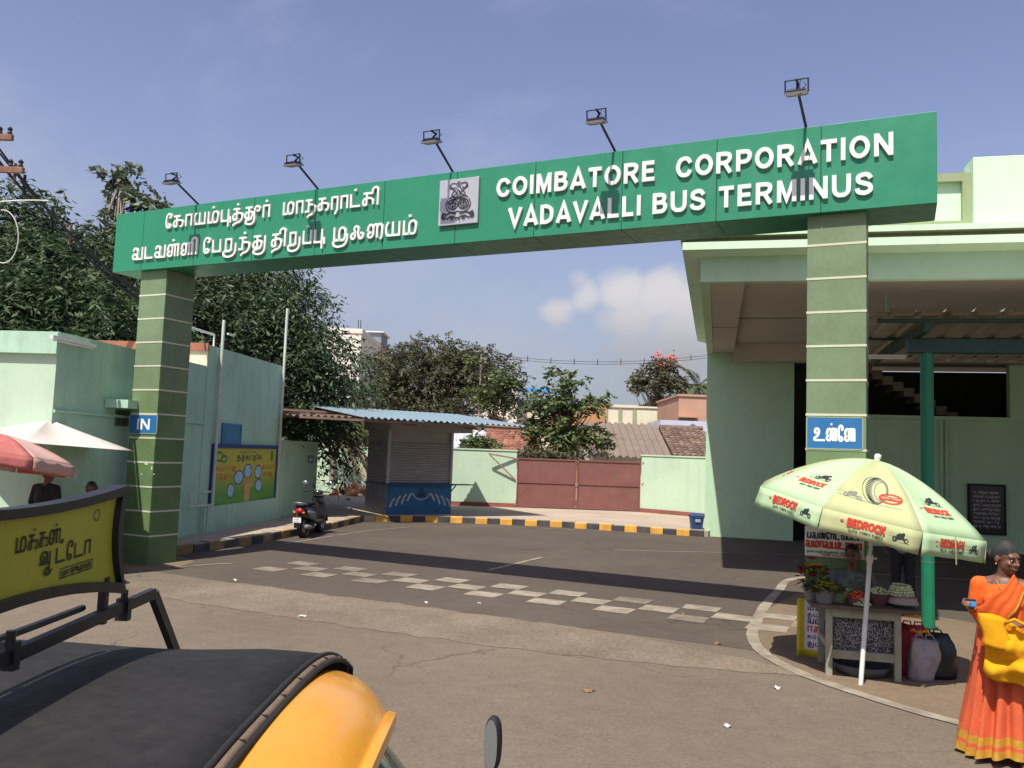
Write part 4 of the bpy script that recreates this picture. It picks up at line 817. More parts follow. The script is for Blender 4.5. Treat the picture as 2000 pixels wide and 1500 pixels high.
# ------------------------------------------------------------------ shuttered kiosk under a blue sheet roof
ka, kb, kc = G(709,1003,.155), G(754,1005.5,.155), G(880,1004,.155)
kd = kc-kb; kd.z = 0; kw = kd.length; KANG = math.atan2(kd.y,kd.x)
kio = thing('kiosk', 'grey roller shuttered kiosk with blue painted base under a sheet roof', 'kiosk', (kb.x,kb.y,.155), KANG)
KM = root_matrix(kio); KI = KM.inverted(); kdep = 1.55; kz = (KI @ onP(815,835,KM @ Vector((0,0,0)), KM.to_3x3() @ Vector((0,1,0)))).z
CONC = mat('grey_concrete', (0.30,0.28,0.27), rough=0.9, var=0.12, scale=1.5, streak=0.35); SHUT = mat('shutter_grey', (0.36,0.33,0.34), rough=0.5, metal=0.2, var=0.08, streak=0.2)
BRKD = mat('dark_brick', (0.12,0.12,0.13), rough=0.85, var=0.25, scale=8)
bz = .86
base = MB().box(0,kw,0,kdep,0,bz).build('base', mat('kiosk_blue_paint', (0.025,0.12,0.25), rough=0.8, var=0.15, scale=2, streak=0.3, blot=0.2), kio)
MB().box(-.012,-.001,.01,kdep,0,bz-.002).build('side_panel', mat('kiosk_side_paint', (0.22,0.21,0.22), rough=0.85, var=0.2, scale=2.5, streak=0.4), kio)
MB().box(.0,kw,.06,kdep,bz+.05,kz-.10).build('body', CONC, kio)
for nm, q in (('front',(0.05,kw-.08)),):
    sl = MB(); z = bz+.06; n = int((kz-.45-bz)/.075)
    for k in range(n):
        sl.add([(q[0],.045,z),(q[1],.045,z),(q[1],.015,z+.03),(q[0],.015,z+.03),(q[1],.04,z+.066),(q[0],.04,z+.066)], [(0,1,2,3),(3,2,4,5)]); z += .075
    s_ = sl.build('roller_shutter', SHUT, kio); s_['kind'] = 'stuff'
sl = MB(); z = bz+.06
for k in range(n):
    sl.add([(-.025,.08,z),(-.055,.08,z+.03),(-.03,.08,z+.066),(-.025,kdep-.1,z),(-.055,kdep-.1,z+.03),(-.03,kdep-.1,z+.066)], [(0,1,4,3),(1,2,5,4)]); z += .075
s_ = sl.build('roller_shutter', SHUT, kio); s_['kind'] = 'stuff'
for q in ((-.05,.05,-.02,.05),(kw-.08,kw,-.01,.059)): MB().box(q[0],q[1],q[2],q[3],bz+.051,kz-.101).build('shutter_guide', STEEL, kio)
MB().box(-.12,kw+.5,-.28,kdep+.1,kz-.10,kz+.16).build('shutter_box', CONC, kio)
MB().box(-.06,kw+.02,-.10,kdep,bz+.003,bz+.048).build('counter', NAVY, kio)
MB().bar((kw+.02,.3,bz+.02),(kw+.85,.3,bz+.02), .4,.03).build('side_flap', NAVY, kio); MB().bar((kw+.01,.3,bz-.35),(kw+.32,.3,bz), .03,.03).build('flap_stay', NAVY, kio)
# painting on the base: a pot between pairs of hands
pt = MB(); fk = lambda x, y, d: (x, -.001-d, y); cx = kw*.52; PALEB = mat('mural_pale', (0.35,0.36,0.38), rough=0.7, var=0.15)
for sg in (-1,1):
    for k, (dx, y0, y1) in enumerate(((.34,.40,.62),(.48,.30,.60),(.62,.26,.56),(.76,.22,.48))): ribbon(pt, spline([(cx+sg*kw*dx*.62,y0),(cx+sg*kw*(dx*.62-.03),lerp(y0,y1,.6)),(cx+sg*kw*(dx*.62-.07),y1)]), False, .06, fk, None, .001+.0003*k)
ribbon(pt, spline([(cx-.28,.62),(cx-.16,.48),(cx,.44),(cx+.16,.48),(cx+.28,.62)]), False, .03, fk, None, .003); pt.build('mural_hands', PALEB, kio)
pp = MB(); 
for k, (w_, y_) in enumerate(((.30,.55),(.24,.62),(.14,.70),(.08,.77))): ribbon(pp, [Vector((cx-w_/2,y_)),Vector((cx+w_/2,y_))], False, .06, fk, None, .004+.0003*k)
pp.build('mural_pot', mat('mural_dark', (0.02,0.035,0.07), rough=0.7), kio)
# the roof: blue corrugated sheet on a light frame
RB = mat('blue_roof_sheet', (0.215,0.30,0.345), rough=0.5, metal=0.15, var=0.12, scale=1.5, streak=0.2); 
rx0 = (KI @ onP(716,822,KM @ Vector((0,-1.7,0)), KM.to_3x3() @ Vector((0,1,0)))).x; rx1 = (KI @ onP(1030,826,KM @ Vector((0,-1.7,0)), KM.to_3x3() @ Vector((0,1,0)))).x
rf = (KI @ onP(870,828,KM @ Vector((0,-1.7,0)), KM.to_3x3() @ Vector((0,1,0)))).z
rfm = MB(); corrugated(rfm, rx0-.1, rx1, -1.75, 2.5, lambda x,y: rf+.05+.10*(y+1.75), pitch=.19, amp=.03, n=6); rfm.build('roof_sheet', RB, kio, smooth=True)
lm = MB(); corrugated(lm, rx0-2.0, rx0-.12, -1.3, 2.7, lambda x,y: rf+.05+.015*(y+1.75)-.02*(rx0-x), pitch=.19, amp=.03, n=6); lm.build('roof_sheet', mat('brown_roof_sheet', (0.13,0.10,0.085), rough=0.8, var=0.2), kio, smooth=True)
for y_ in (-1.6,-.2,1.2): MB().bar((rx0-1.8,y_,rf-.035+.10*(y_+1.75)),(rx1-.1,y_,rf-.035+.10*(y_+1.75)), .05,.06).build('purlin', RUST, kio)
for x_ in (.1,kw-.1): MB().bar((x_,-1.6,rf-.10),(x_,1.8,rf+.22), .05,.06).build('rafter', RUST, kio)
for x_ in (.1,kw-.1): MB().box(x_-.03,x_+.03,.3,.36,kz+.16,rf+.09).build('strut', RUST, kio)
# ------------------------------------------------------------------ trees
BARK = mat('bark', (0.13,0.095,0.07), rough=0.95, var=0.3, scale=5, bump=0.8, bscale=25); BARKP = mat('pale_bark', (0.30,0.25,0.20), rough=0.95, var=0.25, scale=5, bump=0.6, bscale=25)
LEAF = {'dark': mat('leaf_dark', (0.055,0.088,0.036), rough=0.55, var=0.2, scale=0.8, island=0.42, trans=0.18),
        'olive': mat('leaf_olive', (0.095,0.112,0.052), rough=0.65, var=0.2, scale=0.7, island=0.45, trans=0.15, col2=(0.112,0.096,0.058), amt=0.8),
        'fresh': mat('leaf_fresh', (0.145,0.185,0.066), rough=0.5, var=0.2, scale=1.2, island=0.5, trans=0.22, col2=(0.05,0.08,0.03), amt=0.7),
        'silver': mat('leaf_silver', (0.15,0.185,0.115), rough=0.5, var=0.2, scale=1.0, island=0.45, trans=0.2),
        'grey': mat('leaf_greygreen', (0.125,0.125,0.078), rough=0.6, var=0.2, scale=0.8, island=0.4, trans=0.15),
        'palm': mat('leaf_palm', (0.10,0.13,0.045), rough=0.45, var=0.2, scale=1.0, island=0.35, trans=0.2),
        'palmdry': mat('leaf_palm_dry', (0.24,0.18,0.09), rough=0.7, var=0.2, scale=1.0, island=0.35)}
FLAME = mat('orange_blossom', (0.65,0.13,0.07), rough=0.6, var=0.2, scale=2, island=0.3)
def leaf_mesh(name, base, direc, side, L, W, m, parent):
    """many leaves at once: rhombus leaves folded along the midrib; arrays of base points, unit directions, unit sides, lengths and widths"""
    n = len(base); nrm = np.cross(direc, side); mid = base+direc*(L*.45)[:,None]; tip = base+direc*L[:,None]-nrm*(L*.12)[:,None]
    l_ = mid+side*(W/2)[:,None]+nrm*(W*.12)[:,None]; r_ = mid-side*(W/2)[:,None]+nrm*(W*.12)[:,None]
    V = np.stack([base, l_, tip, r_], 1).reshape(-1, 3); i = np.arange(n)*4
    F = np.stack([i, i+1, i+2, i, i+2, i+3], 1).reshape(-1)
    me = bpy.data.meshes.new(name); me.vertices.add(len(V)); me.vertices.foreach_set('co', V.astype(np.float32).ravel()); me.loops.add(len(F)); me.loops.foreach_set('vertex_index', F.astype(np.int32))
    me.polygons.add(2*n); me.polygons.foreach_set('loop_start', np.arange(0, 6*n, 3, dtype=np.int32)); me.polygons.foreach_set('loop_total', np.full(2*n, 3, dtype=np.int32)); me.materials.append(m); me.update(); me.validate()
    o = bpy.data.objects.new(name, me); COL.objects.link(o); o.parent = parent; return o
def unit(a): return a/np.maximum(1e-9, np.linalg.norm(a, axis=-1, keepdims=True))
def tree(name, label, base, blobs, style, nspray, per, leafL, leafW, droop=.5, spread=.6, trunk_r=.2, bark=None, seed=0, shell=.55, lean=(0,0), cat='tree', group=None, limb_n=None, blossom=0, trunk_top=None):
    """tapered trunk, limbs to every clump of the crown, and leafy sprays spread through the blobs (centre, radii) of the crown"""
    rg = np.random.default_rng(seed); rr = random.Random(seed); base = Vector(base); o = thing(name, label, cat, base, 0, group); bark = bark or BARK
    B = [(np.array(c)-np.array(base), np.array(r)) for c, r in blobs]; cen = sum(b[0] for b in B)/len(B)
    top = Vector(cen)*.9 if trunk_top is None else Vector(trunk_top)-base
    pts = [Vector((0,0,-.1))]; k = 7
    for i in range(1, k+1):
        t = i/k; pts.append(Vector((top.x*t+rr.uniform(-.12,.12)*trunk_r*4, top.y*t+rr.uniform(-.12,.12)*trunk_r*4, top.z*t)))
    MB().tube(pts, [trunk_r*(1.25 if i == 0 else 1-.62*i/k) for i in range(k+1)], 10).build('trunk', bark, o, smooth=True)
    vol = np.array([b[1].prod() for b in B]); pr = vol**.7/np.sum(vol**.7)
    # clump centres
    idx = rg.choice(len(B), nspray, p=pr); dirs = unit(rg.normal(size=(nspray,3))); rad = rg.uniform(shell,1,nspray)**.8
    C = np.stack([B[i][0] for i in idx])+dirs*np.stack([B[i][1] for i in idx])*rad[:,None]
    # limbs
    lb_ = MB(); nl = limb_n or min(46, nspray//5); pick = rg.choice(nspray, nl, replace=False)
    for j in pick:
        e = Vector(C[j]); s = pts[rr.randint(3, k)]; m_ = s.lerp(e, .5)+Vector((rr.uniform(-.2,.2),rr.uniform(-.2,.2),rr.uniform(.0,.3)))*(e-s).length*.5
        q = [s.lerp(m_, t).lerp(m_.lerp(e, t), t) for t in (0,.2,.4,.6,.8,1)]; r0 = trunk_r*rr.uniform(.22,.42); lb_.tube(q, [r0*(1-.9*t) for t in (0,.2,.4,.6,.8,1)], 5, cap=False)
    lb_.build('limbs', bark, o, smooth=True)
    # leaves along each spray
    out = unit(dirs*np.array([1,1,.35])+rg.normal(scale=.45, size=(nspray,3))+np.array([0,0,-.12])); base_l, dir_l, side_l = [], [], []
    t = (np.arange(per)+.5)/per; Ls = spread*rg.uniform(.6,1.2,nspray)
    P = C[:,None,:]+out[:,None,:]*(t[None,:,None]-.35)*Ls[:,None,None]; P[:,:,2] -= droop*(t[None,:]**2)*Ls[:,None]
    P += rg.normal(scale=.045*spread, size=P.shape)
    sideax = unit(np.cross(out, np.array([0,0,1.0]))); sg = np.where(np.arange(per) % 2 == 0, 1.0, -1.0)
    D = out[:,None,:]*.55+sideax[:,None,:]*sg[None,:,None]*.8+np.array([0,0,-.55*droop*2])+rg.normal(scale=.35, size=P.shape); D = unit(D)
    S = unit(np.cross(D, unit(np.array([0,0,1.0])+rg.normal(scale=.55, size=P.shape))))
    P, D, S = P.reshape(-1,3), D.reshape(-1,3), S.reshape(-1,3); n = len(P); Lr = leafL*rg.uniform(.6,1.25,n)
    leaf_mesh('crown', P, D, S, Lr, leafW*Lr/leafL*rg.uniform(.8,1.2,n), LEAF[style], o)
    if blossom:
        hi = np.argsort(-(C[:,2]+rg.normal(scale=.5,size=nspray)))[:blossom]; Q = np.repeat(C[hi],14,0)+rg.normal(scale=.16,size=(len(hi)*14,3))+np.array([0,0,.25]); D2 = unit(rg.normal(size=Q.shape)+np.array([0,0,.8])); S2 = unit(np.cross(D2, rg.normal(size=Q.shape)))
        leaf_mesh('blossom', Q, D2, S2, np.full(len(Q),.16), np.full(len(Q),.12), FLAME, o)
    return o
def bl(px, py, D, rx, ry, rz=None): return (atD(px, py, D), (rx, ry, rz or rx))
def foot(px, D, z=0.0):
    p = atD(px, 880, D); return (p.x, p.y, z)
tree('broad_tree', 'dense dark tree with layered drooping leaves rising above the low shop building', foot(60,21), [bl(40,560,21,3.4,2.6,1.7),bl(150,620,20.5,2.6,2.2,1.1),bl(20,430,21.5,1.9,1.8,1.2),bl(-120,560,21,3,2.5,2),bl(130,500,21.5,1.8,1.8,1.0),bl(70,690,19.5,2.6,1.5,.9)], 'dark', 1050, 40, .23, .075, droop=.5, spread=1.9, trunk_r=.28, seed=1, shell=.35, group='trees behind the left buildings')
tree('broad_tree', 'dark drooping tree behind the pump house, under the left end of the sign', foot(455,27), [bl(440,620,27,3.3,2.6,1.9),bl(570,690,27,2.2,2.2,1.6),bl(560,800,26.5,1.6,1.8,1.5),bl(350,520,28,2.4,2.4,1.7),bl(520,560,28,2.0,2.0,1.3),bl(620,760,27,1.4,1.6,1.2)], 'dark', 1050, 40, .24, .08, droop=.6, spread=2.1, trunk_r=.3, seed=2, shell=.35, group='trees behind the left buildings')
tree('slender_tree', 'slender pale leaved tree standing left of the sign', foot(225,22.5), [bl(240,380,22.5,.75,.7,1.0),bl(215,470,22.5,1.0,.9,.9),bl(285,405,22.5,.5,.5,.5),bl(205,560,22.5,1.1,1.0,1.0),bl(240,620,22,1.2,1,1.0)], 'silver', 190, 24, .24, .12, droop=.55, spread=.75, trunk_r=.11, seed=3, shell=.15, bark=BARKP, trunk_top=atD(238,350,22.5))
tree('spreading_tree', 'wide brownish green tree with fine foliage beyond the kiosk roof', foot(850,46), [bl(850,740,46,4.4,3,1.7),bl(775,720,46,2.6,2.5,1.5),bl(930,725,46,2.6,2.5,1.5),bl(860,690,46,2.8,2.5,1.1),bl(970,770,45.5,1.6,1.6,1.0),bl(850,800,45,3.6,2,.9),bl(760,780,45.5,1.6,1.6,1.2)], 'olive', 2300, 20, .17, .085, droop=.2, spread=.75, trunk_r=.3, seed=4, shell=.2)
tree('garden_tree', 'light green loose bushy tree rising behind the maroon gate', foot(1090,32.5), [bl(1090,850,32.5,1.6,1.3,.9),bl(1080,790,32.5,1.15,1.0,.75),bl(1110,745,32.5,.8,.7,.5),bl(1150,790,32.5,.8,.8,.45),bl(1040,830,32.5,.8,.8,.6),bl(1160,850,32.3,.7,.8,.6),bl(1185,770,32.5,.5,.4,.2),bl(1082,725,32.5,.25,.25,.25)], 'fresh', 420, 13, .22, .12, droop=.3, spread=.5, trunk_r=.11, seed=5, shell=.1, limb_n=70)
tree('flame_tree', 'small grey green tree with orange red blossom on top, far beyond the roofs', foot(1283,58), [bl(1280,745,58,1.9,1.7,1.0),bl(1295,715,58,1.3,1.2,.7),bl(1250,745,58,.9,.9,.6),bl(1320,750,58,.8,.9,.7),bl(1290,790,58,.9,.9,.5)], 'grey', 420, 14, .26, .14, droop=.2, spread=.7, trunk_r=.16, seed=6, shell=.2, blossom=16, limb_n=60)
tree('garden_tree', 'thin light green sapling beside the leaning pole behind the kiosk roof', foot(965,41), [bl(950,770,41,1.0,.9,.8),bl(985,745,41,1.2,1,1.0),bl(930,700,41,.5,.5,.5),bl(1000,790,41,.6,.6,.5)], 'fresh', 200, 12, .24, .12, droop=.3, spread=.5, trunk_r=.08, seed=7, shell=.1)
tree('shrub', 'low green shrub showing over the mint wall right of the kiosk', foot(938,31.5), [bl(938,868,31.5,.8,.7,.35),bl(925,875,31.5,.5,.5,.3)], 'fresh', 150, 12, .18, .09, droop=.2, spread=.35, trunk_r=.05, seed=8, shell=.1, cat='shrub')
tree('shrub', 'reddish brown dry hedge growing along the top of the maroon gate', foot(1040,31.2), [bl(1030,893,31.2,1.0,.5,.3),bl(1100,893,31.2,1.2,.5,.3)], 'olive', 170, 12, .16, .08, droop=.2, spread=.35, trunk_r=.05, seed=9, shell=.1, cat='shrub')
tree('broad_tree', 'dull green treetop far behind the brownish tree beside the white block', foot(730,55), [bl(740,800,55,2.6,2,2.2),bl(700,830,52,2,2,1.4)], 'grey', 420, 16, .28, .14, droop=.2, spread=.8, trunk_r=.2, seed=12, shell=.2)
def palm(name, label, base, top, nf, fl, seed, dry=3, rtrunk=.15):
    rr = random.Random(seed); rg = np.random.default_rng(seed); base, top = Vector(base), Vector(top); o = thing(name, label, 'palm', base); t_ = top-base
    k = 14; MB().tube([t_*(i/k)+Vector((.05*math.sin(i*.7),.04*math.cos(i*.5),0)) for i in range(k+1)], [rtrunk*(1.25-.45*i/k)*(1+.06*(i%2)) for i in range(k+1)], 10).build('trunk', BARKP, o, smooth=True)
    for j in range(nf):
        a = 2*math.pi*j/nf*2.4+rr.uniform(-.25,.25); el = R(rr.uniform(15,75)) if j >= dry else R(rr.uniform(-60,-30)); L = fl*rr.uniform(.8,1.1); d = Vector((math.cos(a)*math.cos(el), math.sin(a)*math.cos(el), math.sin(el))); p = Vector(t_); pts = [p.copy()]; n = 14
        for i in range(n):
            d = (d+Vector((0,0,-.115 if j >= dry else -.05))).normalized(); p = p+d*(L/n); pts.append(p.copy())
        fr_ = MB().tube(pts, [.028*(1-.85*i/n) for i in range(n+1)], 5).build('frond', LEAF['palm' if j >= dry else 'palmdry'], o)
        Bp, Dd, Ss, LL = [], [], [], []
        for i in range(2, n*4):
            t = i/(n*4); q = pts[min(int(t*n), n-1)].lerp(pts[min(int(t*n)+1, n)], t*n-int(t*n)); dd = (pts[min(int(t*n)+1,n)]-pts[min(int(t*n),n-1)]).normalized(); sd = dd.cross(Vector((0,0,1))).normalized()
            for sg in (-1,1):
                v = (dd*.6+sd*sg*.9+Vector((0,0,-.5+rr.uniform(-.2,.2)))).normalized(); Bp.append(q); Dd.append(v); Ss.append(v.cross(Vector((rr.uniform(-.3,.3),rr.uniform(-.3,.3),1))).normalized()); LL.append(fl*.24*math.sin(math.pi*min(1,t*.9+.12))*rr.uniform(.8,1.1)+.05)
        LL = np.array(LL); leaf_mesh('leaflets', np.array([tuple(q) for q in Bp]), np.array([tuple(q) for q in Dd]), np.array([tuple(q) for q in Ss]), LL, np.full(len(LL),.045), LEAF['palm' if j >= dry else 'palmdry'], fr_)
    return o
pb_ = atD(648,938,35); palm('coconut_palm', 'young coconut palm in a planter left of the kiosk', (pb_.x,pb_.y,.3), atD(660,830,35), 18, 3.3, 1)
pb_ = atD(1362,850,66); palm('coconut_palm', 'distant palm crown beside the terminus wall', (pb_.x,pb_.y,0), atD(1364,755,66), 14, 2.6, 2)
# ------------------------------------------------------------------ houses beyond the wall
WB_ = mat('white_lime_wall', (0.72,0.68,0.60), rough=0.9, var=0.06, scale=0.8, streak=0.25); WP = mat('cream_wall', (0.68,0.64,0.50), rough=0.9, var=0.06, scale=0.8, streak=0.25); OR_ = mat('orange_wall', (0.50,0.25,0.12), rough=0.9, var=0.08, scale=0.8, streak=0.2); PE = mat('peach_wall', (0.48,0.29,0.20), rough=0.9, var=0.08, scale=0.8, streak=0.25); GB = mat('grey_blue_wall', (0.20,0.24,0.28), rough=0.8, var=0.1); LAV = mat('lavender_wall', (0.52,0.54,0.66), rough=0.9, var=0.06, streak=0.2); BSH = mat('blue_sheet', (0.02,0.22,0.55), rough=0.45, var=0.1, scale=2)
TILEM = mat('clay_tile', (0.27,0.125,0.08), rough=0.9, var=0.3, scale=3, island=0.25); TILEB = mat('old_brown_tile', (0.17,0.115,0.085), rough=0.95, var=0.3, scale=3, island=0.3); ASB = mat('asbestos_sheet', (0.20,0.155,0.125), rough=0.95, var=0.15, scale=1.2, streak=0.35); WIN = mat('window_dark', (0.05,0.055,0.06), rough=0.3)
def house(name, label, px0, px1, pyt, D, depth, m, z0=0.0, rot=0.0, wins=(), parapet=.0, roofm=None, cat='house', group=None):
    a, c = atD(px0, pyt, D), atD(px1, pyt, D); w = (a-c).xy.length; h = (a.z+c.z)/2-z0; o = thing(name, label, cat, ((a.x+c.x)/2,(a.y+c.y)/2,z0), CAM_YAW+rot, group)
    MB().box(-w/2,w/2,0,depth,0,h).build('wall', m, o)
    if parapet: MB().box(-w/2-.08,w/2+.08,-.08,depth+.08,h+.001,h+parapet).build('roof', roofm or m, o)
    for (u0,u1,v0,v1) in wins:                     # fractions of the front
        f = MB().box(-w/2+w*u0,-w/2+w*u1,-.02,-.001,h*v0,h*v1).build('window', WIN, o); fr = MB(); x0, x1, z0_, z1_ = -w/2+w*u0, -w/2+w*u1, h*v0, h*v1
        for q in ((x0-.06,x1+.06,z1_,z1_+.08),(x0-.06,x1+.06,z0_-.08,z0_),(x0-.06,x0,z0_,z1_),(x1,x1+.06,z0_,z1_),((x0+x1)/2-.03,(x0+x1)/2+.03,z0_,z1_)): fr.box(q[0],q[1],-.06,-.021,q[2],q[3])
        fr.build('frame', m, f); MB().box(x0-.2,x1+.2,-.5,-.001,z1_+.12,z1_+.2).build('sunshade', m, o)
    return o, w, h
o, w, h = house('apartment_block', 'cream white three storey block behind the dark tree and palm', 628, 706, 650, 62, 9, WB_, parapet=.35, wins=((.15,.45,.55,.66),(.6,.85,.55,.66),(.3,.6,.25,.36)), cat='building')
for k, x in enumerate((w*.38,w*.44)): MB().tube([(x,.5,h+.35),(x,.5,h+1.1)], .03, 6).build('rod', BLACKM, o)
o, w, h = house('apartment_block', 'tall pinkish block with a grey roof room beside the cream one', 700, 738, 668, 70, 8, mat('pink_grey_wall', (0.42,0.33,0.29), rough=0.9, var=0.1, streak=0.3), wins=((.3,.7,.75,.85),), cat='building')
MB().box(-.1,w/2+.2,.5,4,h+.001,h+.9).build('roof_room', GB, o); MB().box(-.3,w/2+.4,.3,4.2,h+.901,h+1.0).build('roof', WB_, o)
house('white_house', 'white house with grilled window right of the brownish tree', 928, 1012, 742, 54, 7, WB_, parapet=.25, wins=((.42,.68,.42,.62),(.1,.25,.42,.58)))
o, w, h = house('blue_roofed_house', 'cream house with a bright blue sheet roof terrace', 1008, 1075, 792, 57, 6, WP, wins=((.2,.5,.3,.6),))
rfm = MB(); corrugated(rfm, -w/2-.3, w/2+.3, -.6, 5, lambda x,y: h+1.0+.12*y, pitch=.3, amp=.04); rfm.build('roof_sheet', BSH, o)
for x in (-w/2+.1,0,w/2-.1): MB().tube([(x,-.3,h),(x,-.3,h+1.0)], .04, 6).build('roof_post', BSH, o)
MB().box(-w/2,w/2,-.1,.05,h+.001,h+.35).build('parapet', mat('teal_wall', (0.10,0.30,0.42), rough=0.8, var=0.1), o)
house('orange_house', 'bright orange house front behind the loose bushy tree', 1085, 1182, 797, 50, 6, OR_, parapet=.2, wins=((.15,.3,.45,.7),))
o, w, h = house('cream_house', 'cream house with a decorated parapet behind the brown sheet roof', 1178, 1245, 796, 52, 6, WP, parapet=.18, wins=((.3,.6,.5,.72),))
for x in (-.9,0,.9): MB().box(x-.12,x+.12,-.06,-.001,h*.8,h*.98).build('moulding', OLIVE, o)
house('cream_house', 'pale yellow house wall below the flame tree', 1240, 1318, 798, 56, 6, mat('pale_yellow_wall', (0.70,0.68,0.52), rough=0.9, var=0.06, streak=0.2), parapet=.12)
o, w, h = house('peach_house', 'peach house with a flat roof and dark doorway right of the flame tree', 1326, 1400, 775, 48, 7, PE, parapet=.12, wins=((.05,.4,.62,.76),))
o, w, h = house('lavender_house', 'low lavender white gable front in front of the peach house', 1290, 1400, 822, 42, 4, LAV)
g_ = MB(); xg = .2; g_.bar((xg-.9,-.03,h-.75),(xg,-.03,h-.15),.06,.12,up=(0,1,0)); g_.bar((xg,-.031,h-.15),(xg+.9,-.031,h-.75),.06,.12,up=(0,1,0)); g_.build('gable_trim', GB, o)
# tiled and sheeted roofs close behind the compound wall
def sloped_roof(name, label, px0, px1, py_top, py_bot, D0, D1, kind, m, wallm):
    a, c = atD(px0, py_bot, D0), atD(px1, py_bot, D0); at_ = atD((px0+px1)/2, py_top, D1); w = (a-c).xy.length; zb_ = (a.z+c.z)/2; rise = at_.z-zb_; run = D1-D0
    o = thing(name, label, 'house', ((a.x+c.x)/2,(a.y+c.y)/2,0), CAM_YAW)
    MB().box(-w/2+.2,w/2-.2,.35,run*2-.3,0,zb_+.02).build('wall', wallm, o)
    zf = lambda y: zb_+rise*min(y,2*run-y)/run
    if kind == 'sheet':
        for s, (y0, y1) in enumerate(((0,run*.52),(run*.5,run))):
            mb = MB(); corrugated(mb, -w/2, w/2, y0, y1, lambda x,y: zf(y)+.012*s, pitch=.30, amp=.05, n=6, th=.01); mb.build('roof_sheet', m, o, smooth=True)
        mb = MB(); corrugated(mb, -w/2, w/2, run, 2*run, lambda x,y: zf(y), pitch=.30, amp=.05, n=6, th=.01); mb.build('roof_sheet', m, o, smooth=True)
    else:
        nx, ny = int(w/.26), int(math.hypot(run,rise)/.30); tl_ = MB(); rr = random.Random(hash(px0) % 99)
        for j in range(ny):
            for i in range(nx):
                x = -w/2+.26*i+rr.uniform(-.015,.015); y0, y1 = run*j/ny, run*(j+1.25)/ny; z0, z1 = zf(y0)+.06, zb_+rise*(j+1.25)/ny+.01
                tl_.add([(x,y0,z0),(x+.13,y0,z0+.06),(x+.26,y0,z0),(x,y1,z1),(x+.13,y1,z1+.05),(x+.26,y1,z1),(x,y0,z0-.05),(x+.13,y0,z0+.01),(x+.26,y0,z0-.05)], [(0,1,4,3),(1,2,5,4),(6,7,1,0),(7,8,2,1)])
        t_ = tl_.build('roof_tiles', m, o); t_['kind'] = 'stuff'
        MB().add([(-w/2,run,zb_+rise),(w/2,run,zb_+rise),(w/2,2*run,zb_),(-w/2,2*run,zb_)], [(0,1,2,3)]).build('rear_slope', m, o)
        MB().add([(-w/2,0,zb_),(w/2,0,zb_),(w/2,run,zb_+rise-.02),(-w/2,run,zb_+rise-.02)], [(0,1,2,3)]).build('roof_deck', TILEB, o)
        rd = MB(); rd.tube([(-w/2,run,zb_+rise+.03),(w/2,run,zb_+rise+.03)], .11, 8); rd.build('ridge', m, o)
    for sx in (-w/2+.2,w/2-.32): MB().add([(sx,.35,zb_),(sx,2*run-.35,zb_),(sx,run,zb_+rise-.08),(sx+.12,.35,zb_),(sx+.12,2*run-.35,zb_),(sx+.12,run,zb_+rise-.08)], [(0,2,1),(3,4,5),(0,3,5,2),(1,2,5,4)]).build('gable', wallm, o)
    return o
sloped_roof('sheet_roofed_house', 'house with a brown corrugated sheet roof behind the right compound wall', 1150, 1313, 828, 893, 34, 38, 'sheet', ASB, WP)
sloped_roof('tile_roofed_house', 'house with an old brown tiled roof next to the terminus wall', 1316, 1410, 838, 893, 34, 37.5, 'tile', TILEB, WP)
sloped_roof('tile_roofed_house', 'house with a red clay tile roof left of the loose bushy tree', 945, 1060, 838, 885, 35, 38, 'tile', TILEM, WB_)
sloped_roof('sheet_roofed_shed', 'small shed with pale sheet roof behind the wall beside the kiosk', 880, 950, 842, 880, 36, 38.5, 'sheet', mat('pale_sheet', (0.50,0.52,0.55), rough=0.6, var=0.15, streak=0.3), LAV)
# hills far off
hl = MB(); n = 60; rs = random.Random(2); prof_ = []
for i in range(n+1):
    t = i/n; x = lerp(-1500,1700,t); hgt = 70+60*math.sin(t*9+1)+35*math.sin(t*23)+20*math.sin(t*51); prof_.append((x, max(20,hgt+ (70 if .48 < t < .62 else 0))))
vs_ = []
for x, hh in prof_: vs_ += [tuple(cw(x,1900,-1)), tuple(cw(x,2150,hh)), tuple(cw(x,2450,-1))]
hl.add(vs_, [(3*i+j,3*i+3+j,3*i+4+j,3*i+1+j) for i in range(n) for j in (0,1)]); structure(hl.build('hills', mat('hill_scrub', (0.07,0.085,0.05), rough=0.95, var=0.2, scale=.02), smooth=True))
# ------------------------------------------------------------------ poles and cables
CABLE = mat('black_cable', (0.02,0.02,0.022), rough=0.6); POLEM = mat('rusty_steel', (0.20,0.09,0.06), rough=0.8, var=0.3, scale=6, col2=(0.30,0.17,0.11), amt=0.6); PVC = mat('white_cable', (0.65,0.62,0.56), rough=0.6)
pD = 15.5; pb_ = atD(-95,880,pD); up_ = thing('utility_pole', 'rusty steel utility pole with cross arms at the left edge', 'utility pole', (pb_.x,pb_.y,0), CAM_YAW); UI = root_matrix(up_).inverted()
zt = atD(-10,215,pD).z; lat = MB()
for sx in (-.13,.13): MB().bar((sx+.05,0,0),(sx*.7+.10,0,zt), .05,.08).build('leg', POLEM, up_)
for k in range(16):
    z = .4+k*.5
    if z < zt-.5: MB().bar((-.12+.05,0,z),(.12+.07,0,z+.42), .03,.03).build('lacing', POLEM, up_)
for py, x0, x1 in ((270,-.5,.66),(333,-.6,.92)):
    z = atD(10,py,pD).z; MB().bar((x0,-.05,z),(x1,-.05,z), .09,.11).build('cross_arm', POLEM, up_)
    for x in (x1-.06,x1-.25): MB().lathe([(.02,0),(.05,.03),(.03,.07),(.05,.11),(.02,.15)], (x,-.05,z+.055), 10).build('insulator', BLACKM, up_)
